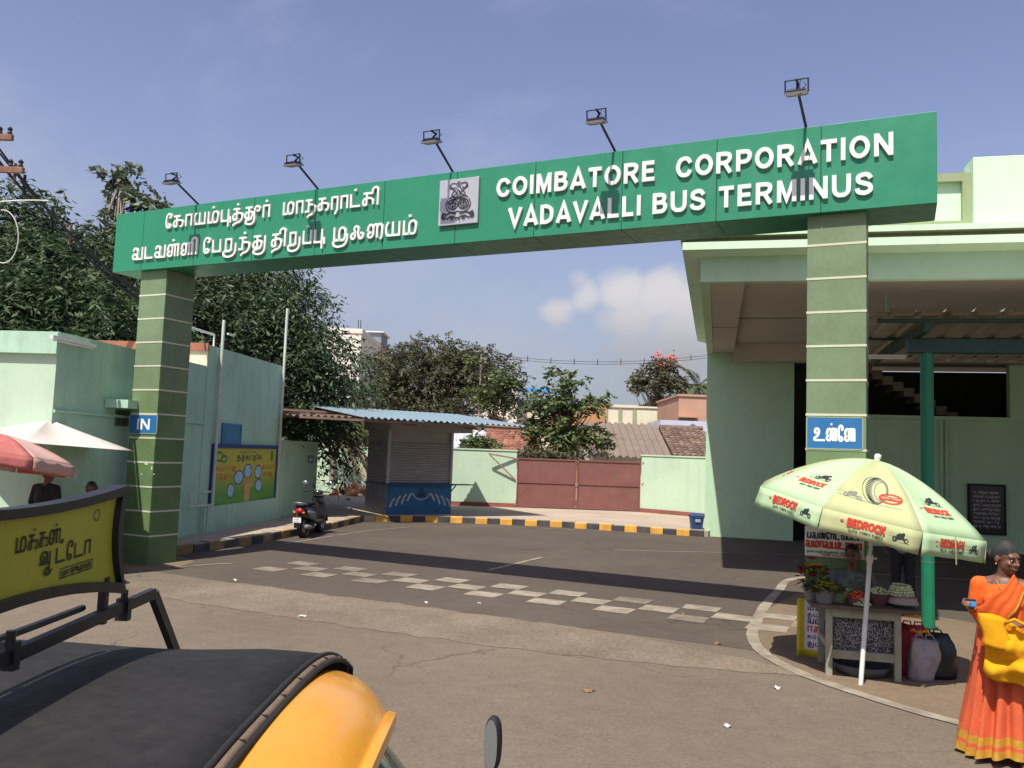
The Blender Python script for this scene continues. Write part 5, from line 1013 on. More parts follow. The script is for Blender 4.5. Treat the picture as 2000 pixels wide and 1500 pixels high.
def sag(a, b, s, n=16): return [Vector(a).lerp(Vector(b), i/n)-Vector((0,0,4*s*(i/n)*(1-i/n))) for i in range(n+1)]
ca, cb = atD(-8,288,15.4), atD(330,610,18.0)
bun = thing('cable_bundle', 'bundle of black cables with spacers running down from the utility pole', 'cable', (ca.x,ca.y,0)); off = [(0,0),(.05,.10),(-.05,.13),(.02,.22),(-.02,.30)]
for k, (dx, dz) in enumerate(off): MB().tube([p-Vector((0,0,0)) for p in sag(ca+Vector((dx,dx,dz-.2)), cb+Vector((dx,dx,dz-.2)), .25+.03*k)], .02, 5).build('cable', CABLE, bun, world=True)
for t in (.10,.17,.30,.40,.55): 
    p = sag(ca, cb, .3, 20)[int(t*20)]; MB().box(p.x-.02,p.x+.02,p.y-.02,p.y+.02,p.z-.24,p.z+.16).build('spacer', POLEM if t in (.1,.40) else CABLE, bun, world=True)
for k, (q0, q1, D0, D1, s) in enumerate((((-10,395),(95,392),15.2,15.0,-.02),((40,355),(330,640),15.4,18.5,.1))): tag(MB().tube(sag(atD(*q0,D0), atD(*q1,D1), s), .012, 5).build('cable', PVC if k == 0 else CABLE), ('short pale cable leaving the utility pole to the right' if k == 0 else 'single thin black wire sagging below the cable bundle'), 'cable')
loop = [atD(18+30*math.cos(t)-12, 462+52*math.sin(t), 14.6+.1*t/6) for t in np.linspace(-1.7,4.0,22)]
cl = MB(); tag(cl.tube(loop, .009, 5).build('cable_loop', PVC), 'coil of pale cable hanging at the left edge', 'cable')
wc = [(atD(985,700,40), atD(1395,697,40))]
wr = thing('spaced_wire', 'twin overhead wire with small spacers above the far roofs', 'cable', (wc[0][0].x,wc[0][0].y,0))
for dz in (0,.12): MB().tube(sag(wc[0][0]+Vector((0,0,dz)), wc[0][1]+Vector((0,0,dz)), .32), .012, 5).build('wire', CABLE, wr, world=True)
for i in range(1,9):
    p = sag(wc[0][0], wc[0][1], .32, 9)[i]; MB().box(p.x-.015,p.x+.015,p.y-.015,p.y+.015,p.z-.05,p.z+.24).build('spacer', CABLE, wr, world=True)
for nm, l_, q0, q1, D, r in (('leaning_pole','thin leaning bamboo pole behind the kiosk roof',(940,690),(934,880),43,.06),('aerial_mast','thin white mast rising from the roofs behind the palm',(650,735),(651,850),40,.03)):
    A_, B_ = atD(*q0,D), atD(*q1,D); o = thing(nm, l_, 'pole', (B_.x,B_.y,0)); MB().tube([(0,0,0),Vector((A_.x-B_.x,A_.y-B_.y,A_.z))], [r,r*.7], 8).build('pole', BARKP if nm == 'leaning_pole' else WHITE, o); MB().tube([Vector((A_.x-B_.x,A_.y-B_.y,A_.z-.01)),Vector((A_.x-B_.x,A_.y-B_.y,A_.z+.06))], r*1.1, 8).build('cap', BLACKM, o)
# ------------------------------------------------------------------ umbrellas
POLEW = mat('white_pole', (0.62,0.62,0.56), rough=0.45, var=0.12, scale=5)
def umbrella(name, label, foot_, apex, Rr, drop, rotz, tilt, mats, valance=.2, seed=1, n=8, sag=.03, pole_r=.02, scallop=.02, pw=1.75):
    """beach umbrella: pole, ribs, and one cloth panel with its valance between each two ribs; returns a map from panel coordinates to points"""
    foot_, apex = Vector(foot_), Vector(apex); o = thing(name, label, 'umbrella', foot_, rotz); ap = Matrix.Rotation(-rotz,4,'Z') @ (apex-foot_); rr = random.Random(seed)
    Mt = Matrix.Translation(ap) @ Matrix.Rotation(tilt[1],4,'Y') @ Matrix.Rotation(tilt[0],4,'X')
    MB().tube([(0,0,0),ap*.55], pole_r*1.15, 12).build('pole', POLEW, o, smooth=True, flat_angle=50); MB().tube([ap*.545,ap*1.0], pole_r*.9, 12).build('upper_pole', POLEW, o, smooth=True, flat_angle=50)
    MB().tube([ap*.53,ap*.565], pole_r*1.6, 12).build('collar', POLEW, o); MB().tube([ap*.55+Vector((pole_r,0,0)),ap*.55+Vector((pole_r*3.2,0,0))], pole_r*.5, 8).build('knob', POLEW, o)
    MB().lathe([(.0,.07),(.03,.06),(.035,.03),(.025,.0),(.04,-.01),(.0,-.02)], (0,0,0), 12).xf(Mt).build('finial', POLEW, o, smooth=True)
    prof = lambda t: -drop*(t**pw)
    def pos(k, s, t, d=0.0, hang=0.0):
        """panel k, s across (-1..1), t from the apex (0) to the rim (1); hang: metres down the valance"""
        a0, a1 = 2*math.pi*(k-.5)/n, 2*math.pi*(k+.5)/n
        p0 = Vector((math.sin(a0),-math.cos(a0),0))*Rr*t; p1 = Vector((math.sin(a1),-math.cos(a1),0))*Rr*t; p = p0.lerp(p1, (s+1)/2); p.z = prof(t)-sag*(1-s*s)*math.sin(math.pi*min(t,1))
        am = 2*math.pi*k/n; outv = Vector((math.sin(am),-math.cos(am),0)); slope = drop*pw*t**(pw-1)/Rr; nn = (outv*slope+Vector((0,0,1))).normalized()
        if hang: p += outv*(.10*hang)+Vector((0,0,-hang)); nn = outv
        return Mt @ (p+nn*d)
    for k in range(n):
        mb = MB(); ns, nt = 8, 10; rows = []
        for j in range(nt+1):
            t = .012+.988*j/nt; rows.append([pos(k, -1+2*i/ns, t) for i in range(ns+1)])
        mb.loft(rows, closed=False); pn = mb.build('panel', mats[k % len(mats)], o, smooth=True, solid=.003)
        if valance:
            vm = MB(); rows = []
            for j in range(4):
                h = valance*j/3
                rows.append([pos(k, (-1+2*i/ns)*.995, 1.0, .012*math.sin(i*2.1+k)*j/3+.002, max(1e-4,h*(1-scallop*5*(1-(-1+2*i/ns)**2)*.5 if j == 3 else 1))) for i in range(ns+1)])
            vm.loft(rows, closed=False); vm.build('valance', mats[k % len(mats)], pn, smooth=True, solid=.003)
        MB().tube([pos(k, 1.0, t, -.012) for t in np.linspace(.03,1,8)], .005, 6).build('rib', STEEL, o)
        MB().tube([ap*.80+Mt.to_3x3() @ Vector((0,0,0)), pos(k, 1.0, .55, -.015)], .004, 6).build('stretcher', STEEL, o)
    return o, pos
UP = mat('pale_green_cloth', (0.45,0.63,0.36), rough=0.75, var=0.05, scale=3, trans=0.14); UY = mat('yellow_green_cloth', (0.47,0.51,0.255), rough=0.75, var=0.06, scale=3, trans=0.14)
ubase, uapex = G(1681,1338), atD(1713,899,8.45)
UROT = CAM_YAW-R(23)
umb, upos = umbrella('stall_umbrella', 'pale green advertising umbrella with red lettering over the flower stall', ubase, uapex, 1.11, .50, UROT+R(3), (R(3.0),R(11.5)), [UY,UP], valance=.205, seed=2)
UR = mat('umbrella_red_print', (0.66,0.06,0.035), rough=0.7, trans=0.2); UK = mat('umbrella_black_print', (0.025,0.03,0.03), rough=0.7); UGR = mat('umbrella_grey_print', (0.22,0.22,0.18), rough=0.7)
def upr(k, t0=0.0, hang=None):
    """print map on panel k: x in metres across, y in metres up from row t0 (or on the valance)"""
    def f(x, y, d):
        if hang is None:
            t = t0-y/1.25; half = 1.14*t*math.sin(math.pi/8); return tuple(upos(k, x/half, t, .004+d))
        half = 1.14*math.sin(math.pi/8)*.995; return tuple(upos(k, x/half, 1.0, .010+d, max(.002,hang-y)))
    return f
def fake(px): return px
def uprint(k, val=False, big=False):
    par = umb
    if val:
        f = upr(k, hang=.15); text(par, la('BEDROCK'), -.20, .13, .045, .075, .24, f, None, .001, UR, split=False, gap=.08, world=False, name='print_word')
        text(par, la('AUTO TYRES•TUBES'), -.18, .12, 0.0, .024, .22, f, None, .001, UK, split=False, world=False, name='print_word'); bike(k, .26, .02, .07, f)
        text(par, la('•'), -.28, -.22, .06, .05, .3, f, None, .001, UR, split=False, world=False, name='print_mark')
    elif big:
        f = upr(k, .80); mb = MB()
        ring = lambda cx, cy, rx, ry, n=26: [Vector((cx+rx*math.cos(2*math.pi*i/n), cy+ry*math.sin(2*math.pi*i/n))) for i in range(n)]
        ribbon(mb, ring(.03,.20,.075,.20), True, .022, f, None, .001); ribbon(mb, ring(.05,.20,.06,.165), True, .008, f, None, .0015); mb.build('print_tyre', UGR, par)
        mb = MB()
        for q in range(22):
            a = math.pi*.5+math.pi*(q+.5)/22; cx, cy = .03+.10*math.cos(a), .20+.225*math.sin(a); ribbon(mb, [Vector((cx-.022,cy+.006)),Vector((cx+.018,cy-.004))], False, .012, f, None, .001+.0001*q)
        ribbon(mb, ring(-.005,.20,.115,.235), True, .004, f, None, .004); mb.build('print_tread', UK, par)
        mb = MB(); ribbon(mb, ring(.14,.09,.10,.075), True, .012, f, None, .002); ribbon(mb, ring(.14,.09,.086,.062), True, .006, f, None, .0025); ribbon(mb, [Vector((.045,.09)),Vector((.235,.09))], False, .05, f, None, .003); mb.build('print_badge', UR, par)
        text(par, la('AUTO TYRES'), .055, .225, .08, .024, .2, f, None, .0045, UY, split=False, world=False, name='print_word'); bike(k, -.20, -.02, .085, f, UGR)
        mb = MB(); ribbon(mb, [Vector((-.16,-.03)),Vector((.25,-.035))], False, .004, f, None, .001); mb.build('print_line', UGR, par)
    else:
        f = upr(k, .86); text(par, la('BEDROCK'), -.16, .17, .08, .075, .24, f, None, .001, UR, split=False, gap=.08, world=False, name='print_word'); text(par, la('AUTO TYRES•TUBES'), -.10, .17, .035, .024, .22, f, None, .001, UK, split=False, world=False, name='print_word')
        bike(k, .03, .20, .10, f); text(par, la('•'), -.25, -.18, .10, .05, .3, f, None, .001, UR, split=False, world=False, name='print_mark')
def bike(k, cx, cy, s, f, m=None):
    """little racing motorcycle and rider"""
    mb = MB(); q = [0]
    def st(pts, w, closed=False, sm=True):
        q[0] += 1; P = [(cx+p[0]*s, cy+p[1]*s) for p in pts]; ribbon(mb, spline(P, closed) if sm else [Vector(p) for p in P], closed, w*s, f, None, .001+.0003*q[0])
    cir = lambda x, y, r: [(x+r*math.cos(i*math.pi/5), y+r*math.sin(i*math.pi/5)) for i in range(10)]
    st(cir(.75,.28,.24), .12, True); st(cir(-.62,.30,.24), .14, True); st([(-.6,.32),(-.2,.38),(.2,.45),(.7,.32)], .22); st([(-.3,.5),(.1,.62),(.45,.6)], .26); st([(-.45,.62),(-.1,.95),(.25,.85)], .24); st(cir(.32,1.0,.09), .2, True); st([(.15,.85),(.4,.62)], .12, sm=False); st([(-.1,.6),(.1,.35)], .16, sm=False)
    st([(-1.5,.02),(1.2,-.06)], .05, sm=False); st([(-1.6,.5),(-.9,.46)], .03, sm=False); st([(-1.4,.8),(-.6,.72)], .03, sm=False); mb.build('print_bike', m or UK, umb)
uprint(0, big=True); uprint(0, val=True)
for k in (1,7): uprint(k); uprint(k, val=True)
for k in (2,6): uprint(k)
MB().tube([upos(1,-.05,1.0,.02,.0), upos(1,-.02,1.0,.03,.12), upos(1,.05,1.0,.03,.24)], .006, 6).build('tie_strap', OLIVE, umb)
WC = mat('white_cloth', (0.72,0.66,0.60), rough=0.85, var=0.06, scale=3, trans=0.25); RC = mat('red_print_cloth', (0.52,0.10,0.09), rough=0.85, var=0.1, trans=0.25, col2=(0.68,0.42,0.36), amt=0.5, scale=2); PC = mat('pink_print_cloth', (0.66,0.48,0.42), rough=0.85, var=0.1, trans=0.25, col2=(0.55,0.16,0.13), amt=0.4, scale=2)
wa_ = atD(97,819,12.7); umbrella('stall_umbrella', 'white cloth umbrella at the left beside the pillar', (wa_.x-.05,wa_.y,0), wa_, 1.28, .36, CAM_YAW+R(52), (R(2),R(3)), [WC], valance=0, seed=3, n=4, pw=.95, sag=.10)
wa_ = atD(-6,846,11.2); umbrella('stall_umbrella', 'red and pink patterned umbrella cut by the left edge', (wa_.x+.1,wa_.y,0), wa_, 1.05, .30, CAM_YAW+R(35), (R(-3),R(8)), [RC,PC,WC], valance=.16, seed=4)
# ------------------------------------------------------------------ flower stall
TBF = (G(1612,1321), G(1756,1334)); td = TBF[1]-TBF[0]; TANG = math.atan2(td.y,td.x); tw = td.length
WOODG = mat('weathered_green_wood', (0.30,0.33,0.24), rough=0.85, var=0.2, scale=6, col2=(0.22,0.17,0.11), amt=0.7); WOODB = mat('dark_plank', (0.11,0.085,0.06), rough=0.85, var=0.25, scale=6)
tab = thing('stall_table', 'weathered green wooden table of the flower stall under the umbrella', 'table', (TBF[0].x+.01,TBF[0].y+.05,.004), TANG); th_ = .71; tdp = .58
for x, y in ((.02,.02),(tw-.02,.02),(.02,tdp),(tw-.02,tdp)): MB().box(x-.03,x+.03,y-.03,y+.03,0,th_-.05).build('leg', WOODG, tab)
for q in ((.051,tw-.051,.0,.04,th_-.14,th_-.051),(.051,tw-.051,tdp-.02,tdp+.02,th_-.14,th_-.051),(.051,tw-.051,.0,.04,.17,.25)): MB().box(*q).build('rail', WOODG, tab)
MB().bar((.0,.06,.30),(.0,tdp-.05,.30), .03,.06).build('side_rail', WOODG, tab); MB().bar((tw,.06,.30),(tw,tdp-.05,.30), .03,.06).build('side_rail', WOODG, tab)
for k in range(4): MB().box(-.16,tw+.17,-.08+k*.18,-.08+k*.18+.174,th_-.049,th_-.015+.002*(k%2)).build('plank', WOODB, tab)
MB().box(.045,tw-.045,-.022,-.002,th_-.13,th_-.055).build('nosing', WOODG, tab)
CLF = bpy.data.materials.new('speckled_cloth'); CLF.use_nodes = True
def _cl():
    nt = CLF.node_tree; N = nt.nodes.new; L = nt.links.new; tc = N('ShaderNodeNewGeometry'); v = N('ShaderNodeTexVoronoi'); v.inputs['Scale'].default_value = 120; L(tc.outputs['Position'], v.inputs[0]); r_ = N('ShaderNodeValToRGB'); L(v.outputs['Color'], r_.inputs[0]); e = r_.color_ramp.elements; e[0].position = .45; e[0].color = (.018,.02,.025,1); e[1].position = .75; e[1].color = (.38,.36,.34,1); L(r_.outputs[0], nt.nodes['Principled BSDF'].inputs[0]); nt.nodes['Principled BSDF'].inputs['Roughness'].default_value = .9
_cl()
clo = MB(); rows = []
for j in range(8):
    z = lerp(th_-.15,.15,j/7); rows.append([(lerp(.04,tw-.04,i/24), .10+.02*math.sin(i*1.3)*(j/7)+.01*math.sin(i*3.1+j), z-.01*math.sin(i*.9)*(j==7)) for i in range(25)])
clo.loft(rows, closed=False); tag(clo.xf(root_matrix(tab)).build('table_cloth', CLF, smooth=True, solid=.004), 'black and white speckled cloth hanging under the stall table', 'cloth')
def tloc(x, y, z=None): return root_matrix(tab) @ Vector((x, y, th_-.0125 if z is None else z))
PETW = mat('jasmine_white', (0.62,0.66,0.42), rough=0.6, var=0.1, island=0.2); PETO = mat('marigold_orange', (0.62,0.10,0.03), rough=0.6, var=0.1, island=0.25); PETR = mat('rose_red', (0.42,0.012,0.02), rough=0.55, var=0.1, island=0.4); PETY = mat('mum_yellow', (0.55,0.42,0.04), rough=0.6, var=0.1, island=0.3); GLEAF = LEAF['fresh']
def buds(parent, n, c, r, size, m, seed, name='flowers', flat=.6):
    """a heap of small rounded blooms, joined: far too many to pick apart"""
    rr = random.Random(seed); mb = MB()
    for k in range(n):
        a, q, h = rr.uniform(0,6.28), math.sqrt(rr.random()), rr.random(); s = size*rr.uniform(.7,1.2); x, y = r*q*math.cos(a), r*q*math.sin(a); z = c[2]+flat*r*(1-q*q)*(.55+.45*h)
        mb.ball((c[0]+x,c[1]+y,z),(s,s,s*.8),5,3)
    o = mb.build(name, m, parent, smooth=True); o['kind'] = 'stuff'; return o
def basket(label, loc, r, h, m, flare=1.15, cat='basket', nm='flower_basket'):
    o = thing(nm, label, cat, loc, TANG); MB().lathe([(r*.8,0),(r*flare*.95,h*.9),(r*flare,h),(r*flare*1.03,h*1.02),(r*flare*.97,h),(r*.78,.012)], (0,0,0), 24).build('bowl', m, o, smooth=True, flat_angle=40); return o
GRT = mat('green_plastic', (0.26,0.34,0.16), rough=0.5, var=0.1); BRB = mat('brown_basket', (0.16,0.08,0.07), rough=0.8, var=0.2, scale=20); ORB = mat('terracotta_plastic', (0.42,0.14,0.06), rough=0.55, var=0.15)
b1 = basket('green plastic tub of pale buds at the left of the stall table', tloc(.12,.22), .135, .13, GRT); buds(b1, 190, (0,0,.11), .13, .014, PETW, 1, flat=.35)
b2 = thing('garland_heap', 'orange and white flower garlands heaped in the middle of the stall table', 'garland', tloc(.30,.08), TANG); buds(b2, 130, (0,.04,.05), .09, .017, PETO, 2, 'orange_flowers', .9); buds(b2, 110, (.03,-.03,.01), .085, .014, PETW, 3, 'white_flowers', .7); MB().lathe([(.10,0),(.11,.05),(.09,.06)], (0,.02,0), 18).build('heap_base', BRB, b2)
b3 = basket('dark basket of greenish buds behind the umbrella pole', tloc(.52,.24), .12, .11, BRB); buds(b3, 190, (0,0,.10), .115, .013, PETW, 4, flat=.55)
b4 = basket('orange brown basket piled with a jasmine garland', tloc(.73,.20), .135, .10, ORB); buds(b4, 120, (0,0,.10), .09, .012, PETW, 5, flat=.7)
gar = MB(); rr = random.Random(8); coil = []
for i in range(150):
    t = i/150; a = t*6.28*4.5; r = .125*(1-.45*t); coil.append(Vector((r*math.cos(a), r*math.sin(a), .10+.11*t)))
for p in coil: gar.ball((p.x+rr.uniform(-.01,.01),p.y+rr.uniform(-.01,.01),p.z),(.015,.015,.013),5,3)
g1 = gar.build('garland', PETW, b4, smooth=True); g1['kind'] = 'stuff'
pl_ = thing('covered_plate', 'plate of leaves under clear plastic at the right end of the stall table', 'plate', tloc(tw+.06,.16), TANG); MB().lathe([(.12,0),(.15,.03),(.155,.03),(.0,.012)], (0,0,0), 22).build('plate', STEEL, pl_, smooth=True); buds(pl_, 60, (0,0,.03), .10, .018, GLEAF, 6, 'leaves', .4); MB().lathe([(.15,.035),(.13,.085),(.08,.115),(.0,.122)], (0,0,0), 18, cap=False).build('plastic_cover', glass_mat('clear_plastic', (.8,.82,.8), .25, .35), pl_, smooth=True)
# bunches in buckets at the left end
def bunch(label, loc, r, h, m, seed, nfl, fsize, second=None):
    o = thing('flower_bunch', label, 'flowers', loc, TANG); MB().lathe([(.075,0),(.09,.14),(.094,.14),(.08,.02)], (0,0,0), 16).build('pot', mat('grey_pot', (0.16,0.15,0.15), rough=0.7), o, smooth=True, flat_angle=40); rr = random.Random(seed); stem = MB(); fl = []
    for k in range(nfl):
        a, q = rr.uniform(0,6.28), math.sqrt(rr.random()); p = Vector((r*q*math.cos(a), r*q*math.sin(a), h*(1-.35*q*q)*rr.uniform(.85,1.05))); stem.tube([(p.x*.15,p.y*.15,.05),p*.6+Vector((0,0,.05)),p], .004, 4); fl.append(p)
    s_ = stem.build('stems', GLEAF, o); s_['kind'] = 'stuff'; mm = MB()
    for k, p in enumerate(fl):
        mb = MB()
        for ring, (rad, n, tilt) in enumerate(((1,8,.25),(.72,7,.55),(.42,5,.9))):
            for i in range(n):
                a = 6.28*i/n+ring*.4+k; d = Vector((math.cos(a)*math.cos(tilt),math.sin(a)*math.cos(tilt),math.sin(tilt))); sd = Vector((-math.sin(a),math.cos(a),0)); L_ = fsize*rad
                mb.add([p, p+d*L_*.6+sd*L_*.34, p+d*L_+Vector((0,0,L_*.12)), p+d*L_*.6-sd*L_*.34], [(0,1,2,3)])
        mb.build('bloom', second if (second and rr.random() < .18) else m, o)
    rg = np.random.default_rng(seed); n = nfl*4; a = rg.uniform(0,6.28,n); q = np.sqrt(rg.random(n)); P = np.stack([r*q*np.cos(a), r*q*np.sin(a), rg.uniform(.12,h*.85,n)],1); D = unit(np.stack([np.cos(a),np.sin(a),rg.normal(.1,.4,n)],1)); leaf_mesh('leaves', P, D, unit(np.cross(D, rg.normal(size=(n,3))+np.array([0,0,1.5]))), rg.uniform(.06,.11,n), rg.uniform(.03,.045,n), LEAF['dark'], o); return o
bunch('bunch of dark red roses at the left end of the stall table', tloc(-.11,.20), .13, .40, PETR, 3, 18, .062, PETY); bunch('low bunch of small yellow flowers in front of the red roses', tloc(-.02,.04), .15, .20, PETY, 4, 26, .040)
# bags round the table
def sack(name, label, loc, w, d, h, m, seed, rotz=0.0, lean=0.0, crumple=.20, cat='bag'):
    rr = random.Random(seed); o = thing(name, label, cat, loc, TANG+rotz); rings = []; n = 18; ph = [rr.uniform(0,6.28) for _ in range(6)]
    for j in range(11):
        t = j/10; ww = w/2*(.92+.22*math.sin(t*2.4)-.35*max(0,t-.7)); dd = d/2*(1.0+.1*math.sin(t*3)-.7*max(0,t-.55)); ring = []
        for i in range(n):
            a = 2*math.pi*i/n; c, s = math.cos(a), math.sin(a); q = 1+crumple*(math.sin(3*a+ph[0]+t*4)+.6*math.sin(5*a+ph[1]-t*6))*(.3+.7*t); ring.append((ww*q*(abs(c)**.9)*math.copysign(1,c)+lean*t, dd*q*(abs(s)**.9)*math.copysign(1,s), h*t*(1+.05*math.sin(2*a+ph[2])*(j > 7))))
        rings.append(ring)
    MB().loft(rings, True, True).build('body', m, o, smooth=True)
    for sg in (-1,1): MB().tube([(lean+sg*.06-.05,0,h*.97),(lean+sg*.05-.03,.0,h*1.10),(lean+sg*.05+.03,.0,h*1.10),(lean+sg*.06+.05,0,h*.97)], .008, 6).build('handle', m, o)
    return o
PLG = mat('grey_plastic_bag', (0.24,0.21,0.21), rough=0.3, var=0.25, scale=9); PLK = mat('black_plastic_bag', (0.012,0.012,0.014), rough=0.35); PLR = mat('red_cloth_bag', (0.30,0.02,0.03), rough=0.6, var=0.15); PLO = mat('orange_paper', (0.70,0.28,0.02), rough=0.7, var=0.1)
sack('shopping_bag', 'crumpled grey plastic bag beside the right leg of the stall table', tloc(tw+.22,.12,0), .26, .16, .40, PLG, 2, .3, .03); sack('shopping_bag', 'black plastic bag on the ground behind the grey bag', tloc(tw+.42,.34,0), .34, .26, .42, PLK, 3, .0, -.05); sack('shopping_bag', 'dark red cloth bag leaning against the stall table', tloc(tw+.13,.34,0), .20, .16, .48, PLR, 4, -.2, .06)
for z, l_, x in ((.57,'flat orange packet lying above the red bag',.16),(.42,'crumpled orange packet on top of the bags',.24)):
    mb = MB(); rr = random.Random(int(z*100)); rows = [[(lerp(-.09,.09,i/6), lerp(-.07,.07,j/4), .02*math.sin(i*1.7+j*2.1)*(1 if z < .5 else .25)+.012*j) for i in range(7)] for j in range(5)]; mb.loft(rows, closed=False); mb.xf(root_matrix(tab) @ Matrix.Translation((tw+x,.30,z)) @ Matrix.Rotation(R(-22),4,'X')); tag(mb.build('orange_packet', PLO, smooth=True, solid=.02), l_, 'packet')
tag(MB().lathe([(.24,0),(.27,.10),(.285,.10),(.25,.015)], tuple(tloc(.36,.22,.0)), 26).build('wash_basin', mat('grey_basin', (0.07,0.07,0.075), rough=0.7), smooth=True), 'shallow grey basin on the ground under the stall table', 'basin')
# yellow and white printed flex sheet wrapped at the foot of the right pillar
bn_ = thing('printed_banner', 'yellow and white printed flex sheet standing at the foot of the right pillar', 'banner', G(1581,1284,.004), CAM_YAW-R(14))
bw, bh = .27, .62; YB = mat('banner_yellow', (0.62,0.52,0.03), rough=0.5, var=0.1); WBn = mat('banner_white', (0.60,0.58,0.62), rough=0.5, var=0.06)
rows = [[(lerp(-.13,.24,i/10), .04*math.sin(i*.55), bh*j/6) for i in range(11)] for j in range(7)]; sh = MB().loft(rows, closed=False); sh.build('sheet', YB, bn_, smooth=True, solid=.006)
rows = [[(lerp(-.05,.22,i/8), .04*math.sin((lerp(-.05,.22,i/8)+.13)/.37*10*.55)-.008, lerp(.08,bh-.005,j/6)) for i in range(9)] for j in range(7)]; MB().loft(rows, closed=False).build('print_field', WBn, bn_, smooth=True)
fb = lambda x, y, d: (x, .04*math.sin((x+.13)/.37*10*.55)-.010-d, y)
for k, (z, h, m) in enumerate(((.50,.04,INKB),(.43,.035,INKB),(.36,.05,INKB),(.27,.06,INKR),(.20,.03,INKB),(.12,.04,INKB))): text(bn_, ta(["m k L","t y p T","v L ru","rt c n","k ee L m","tu m k"][k]), -.02, .20, z, h, .22, fb, None, .001, m, split=False, world=False, name='lettering')
# poster pasted on the right pillar
a_, c_ = onY(1572,1036,10.148), onY(1688,1087,10.148); zt_, zb_ = onY(1620,1030,10.148).z, onY(1620,1088,10.148).z
pp_ = thing('pasted_poster', 'white poster with red and black Tamil print pasted on the right pillar', 'poster', ((a_.x+c_.x)/2,10.148,zb_)); pw2, ph2 = c_.x-a_.x, zt_-zb_
PAPER = mat('poster_paper', (0.70,0.68,0.64), rough=0.8, var=0.06, scale=4); MB().box(-pw2/2,pw2/2,-.003,.002,0,ph2).build('paper', PAPER, pp_)
fp = lambda x, y, d: (x, -.0035-d, y)
for (x0,x1,y,h,m,w_,wd) in ((-.46,.1,.60,.20,INKB,"p v L' ee rt T",.25),(.12,.46,.62,.18,INKB,"y p T c",.25),(-.48,.46,.30,.22,INKR,"v m rt v p u rt v rt",.28)): text(pp_, ta(w_), x0*pw2, x1*pw2, y*ph2, h*ph2, wd, fp, None, .001, m, split=False, world=False, name='lettering')
scribble(pp_, -.46*pw2, .46*pw2, .12*ph2, .07*ph2, .2, fp, .001, INKG, 3, world=False, name='lettering'); scribble(pp_, -.2*pw2, .46*pw2, .04*ph2, .05*ph2, .2, fp, .001, INKR, 5, world=False, name='lettering')
# ------------------------------------------------------------------ auto rickshaw in the foreground
AO = cw(-.40,1.45,0); AANG = CAM_YAW
auto = thing('auto_rickshaw', 'yellow auto rickshaw with black vinyl roof in the near left corner', 'auto rickshaw', AO, AANG)
VIN = mat('black_vinyl_roof', (0.020,0.019,0.019), rough=0.6, var=0.22, scale=3, col2=(0.034,0.031,0.028), amt=0.5, bump=0.3, bscale=30, spec=0.22, grain=0.15); AY = mat('auto_yellow_paint', (0.72,0.31,0.018), rough=0.28, var=0.05, scale=3, coat=0.4, col2=(0.64,0.29,0.03), amt=0.4); AG = mat('auto_green_paint', (0.02,0.16,0.07), rough=0.35, coat=0.3, var=0.08)
RUB = mat('black_rubber', (0.018,0.018,0.018), rough=0.7, var=0.15); TRIM = mat('brown_welt', (0.16,0.11,0.07), rough=0.7, var=0.2, scale=12); GLS = glass_mat('windscreen_glass', (0.10,0.21,0.14), 0.04, 0.72)
HW = .68
def roofz(x, y):
    crown = 1.668-.035*max(0,(x+.15))*2-.012*(x+.2)**2
    return crown+.012*math.sin((x)*math.pi/.72)**2*-1 - .10*(abs(y)/HW)**3.2
rings = []
for i in range(27):
    x = -1.95+1.95*i/26; ring = []
    for j in range(33):
        y = lerp(-HW, HW, j/32); ring.append((x, y, roofz(x,y)))
    ring = [(x,-HW-.015,roofz(x,HW)-.16)]+ring+[(x,HW+.015,roofz(x,HW)-.16)]; rings.append(ring)
MB().loft(rings, closed=False).build('roof', VIN, auto, smooth=True, solid=.008)
bow = [(0.004,-HW-.012,roofz(0,HW)-.16)]+[(.004,lerp(-HW,HW,j/24),roofz(0,lerp(-HW,HW,j/24))+.004) for j in range(25)]+[(.004,HW+.012,roofz(0,HW)-.16)]
MB().tube(bow, .006, 8).build('roof_piping', RUB, auto, smooth=True)
tb_ = MB(); rows = [[(p[0]+.005,p[1],p[2]-.003) for p in bow],[(p[0]+.017,p[1]*.997,p[2]-.009) for p in bow]]; tb_.loft(rows, closed=False); tb_.build('welt_band', TRIM, auto, smooth=True, solid=.004)
for j in range(2,25,2): p = bow[j]; MB().box(p[0]+.006,p[0]+.017,p[1]-.0012,p[1]+.0012,p[2]-.012,p[2]-.0015).build('stitch', RUB, auto)
MB().tube([(p[0]+.020,p[1]*.995,p[2]-.012) for p in bow], .005, 8).build('roof_piping', RUB, auto, smooth=True)
# front cap
CL = .155
cap = []
for i in range(13):
    t = i/12; x = .020+CL*t; hw = HW*(.985-.10*t*t); ring = []
    for j in range(29):
        u = -1+2*j/28; z = roofz(0,0)-.016-.12*abs(u)**2.6-.012*t-.055*t**3-.05*t*abs(u)**4+.004*(1-abs(u)); bx = x-.075*t*(abs(u)**3); ring.append((bx, hw*u, z-.012*(1 if .55 < t < .6 else 0)*0))
    cap.append(ring)
lipz = lambda ring, dx, dz: [(p[0]+dx, p[1], p[2]+dz) for p in ring]
cap += [lipz(cap[-1], .006, .005), lipz(cap[-1], .018, .002), lipz(cap[-1], .020, -.014), lipz(cap[-1], .008, -.018)]
MB().loft(cap, closed=False).build('front_cap', AY, auto, smooth=True, solid=.006, flat_angle=60)
sp_ = cap[-1]
MB().tube([(p[0]-.012,p[1]*.97,p[2]-.018) for p in sp_], .016, 8).build('screen_seal', RUB, auto, smooth=True)
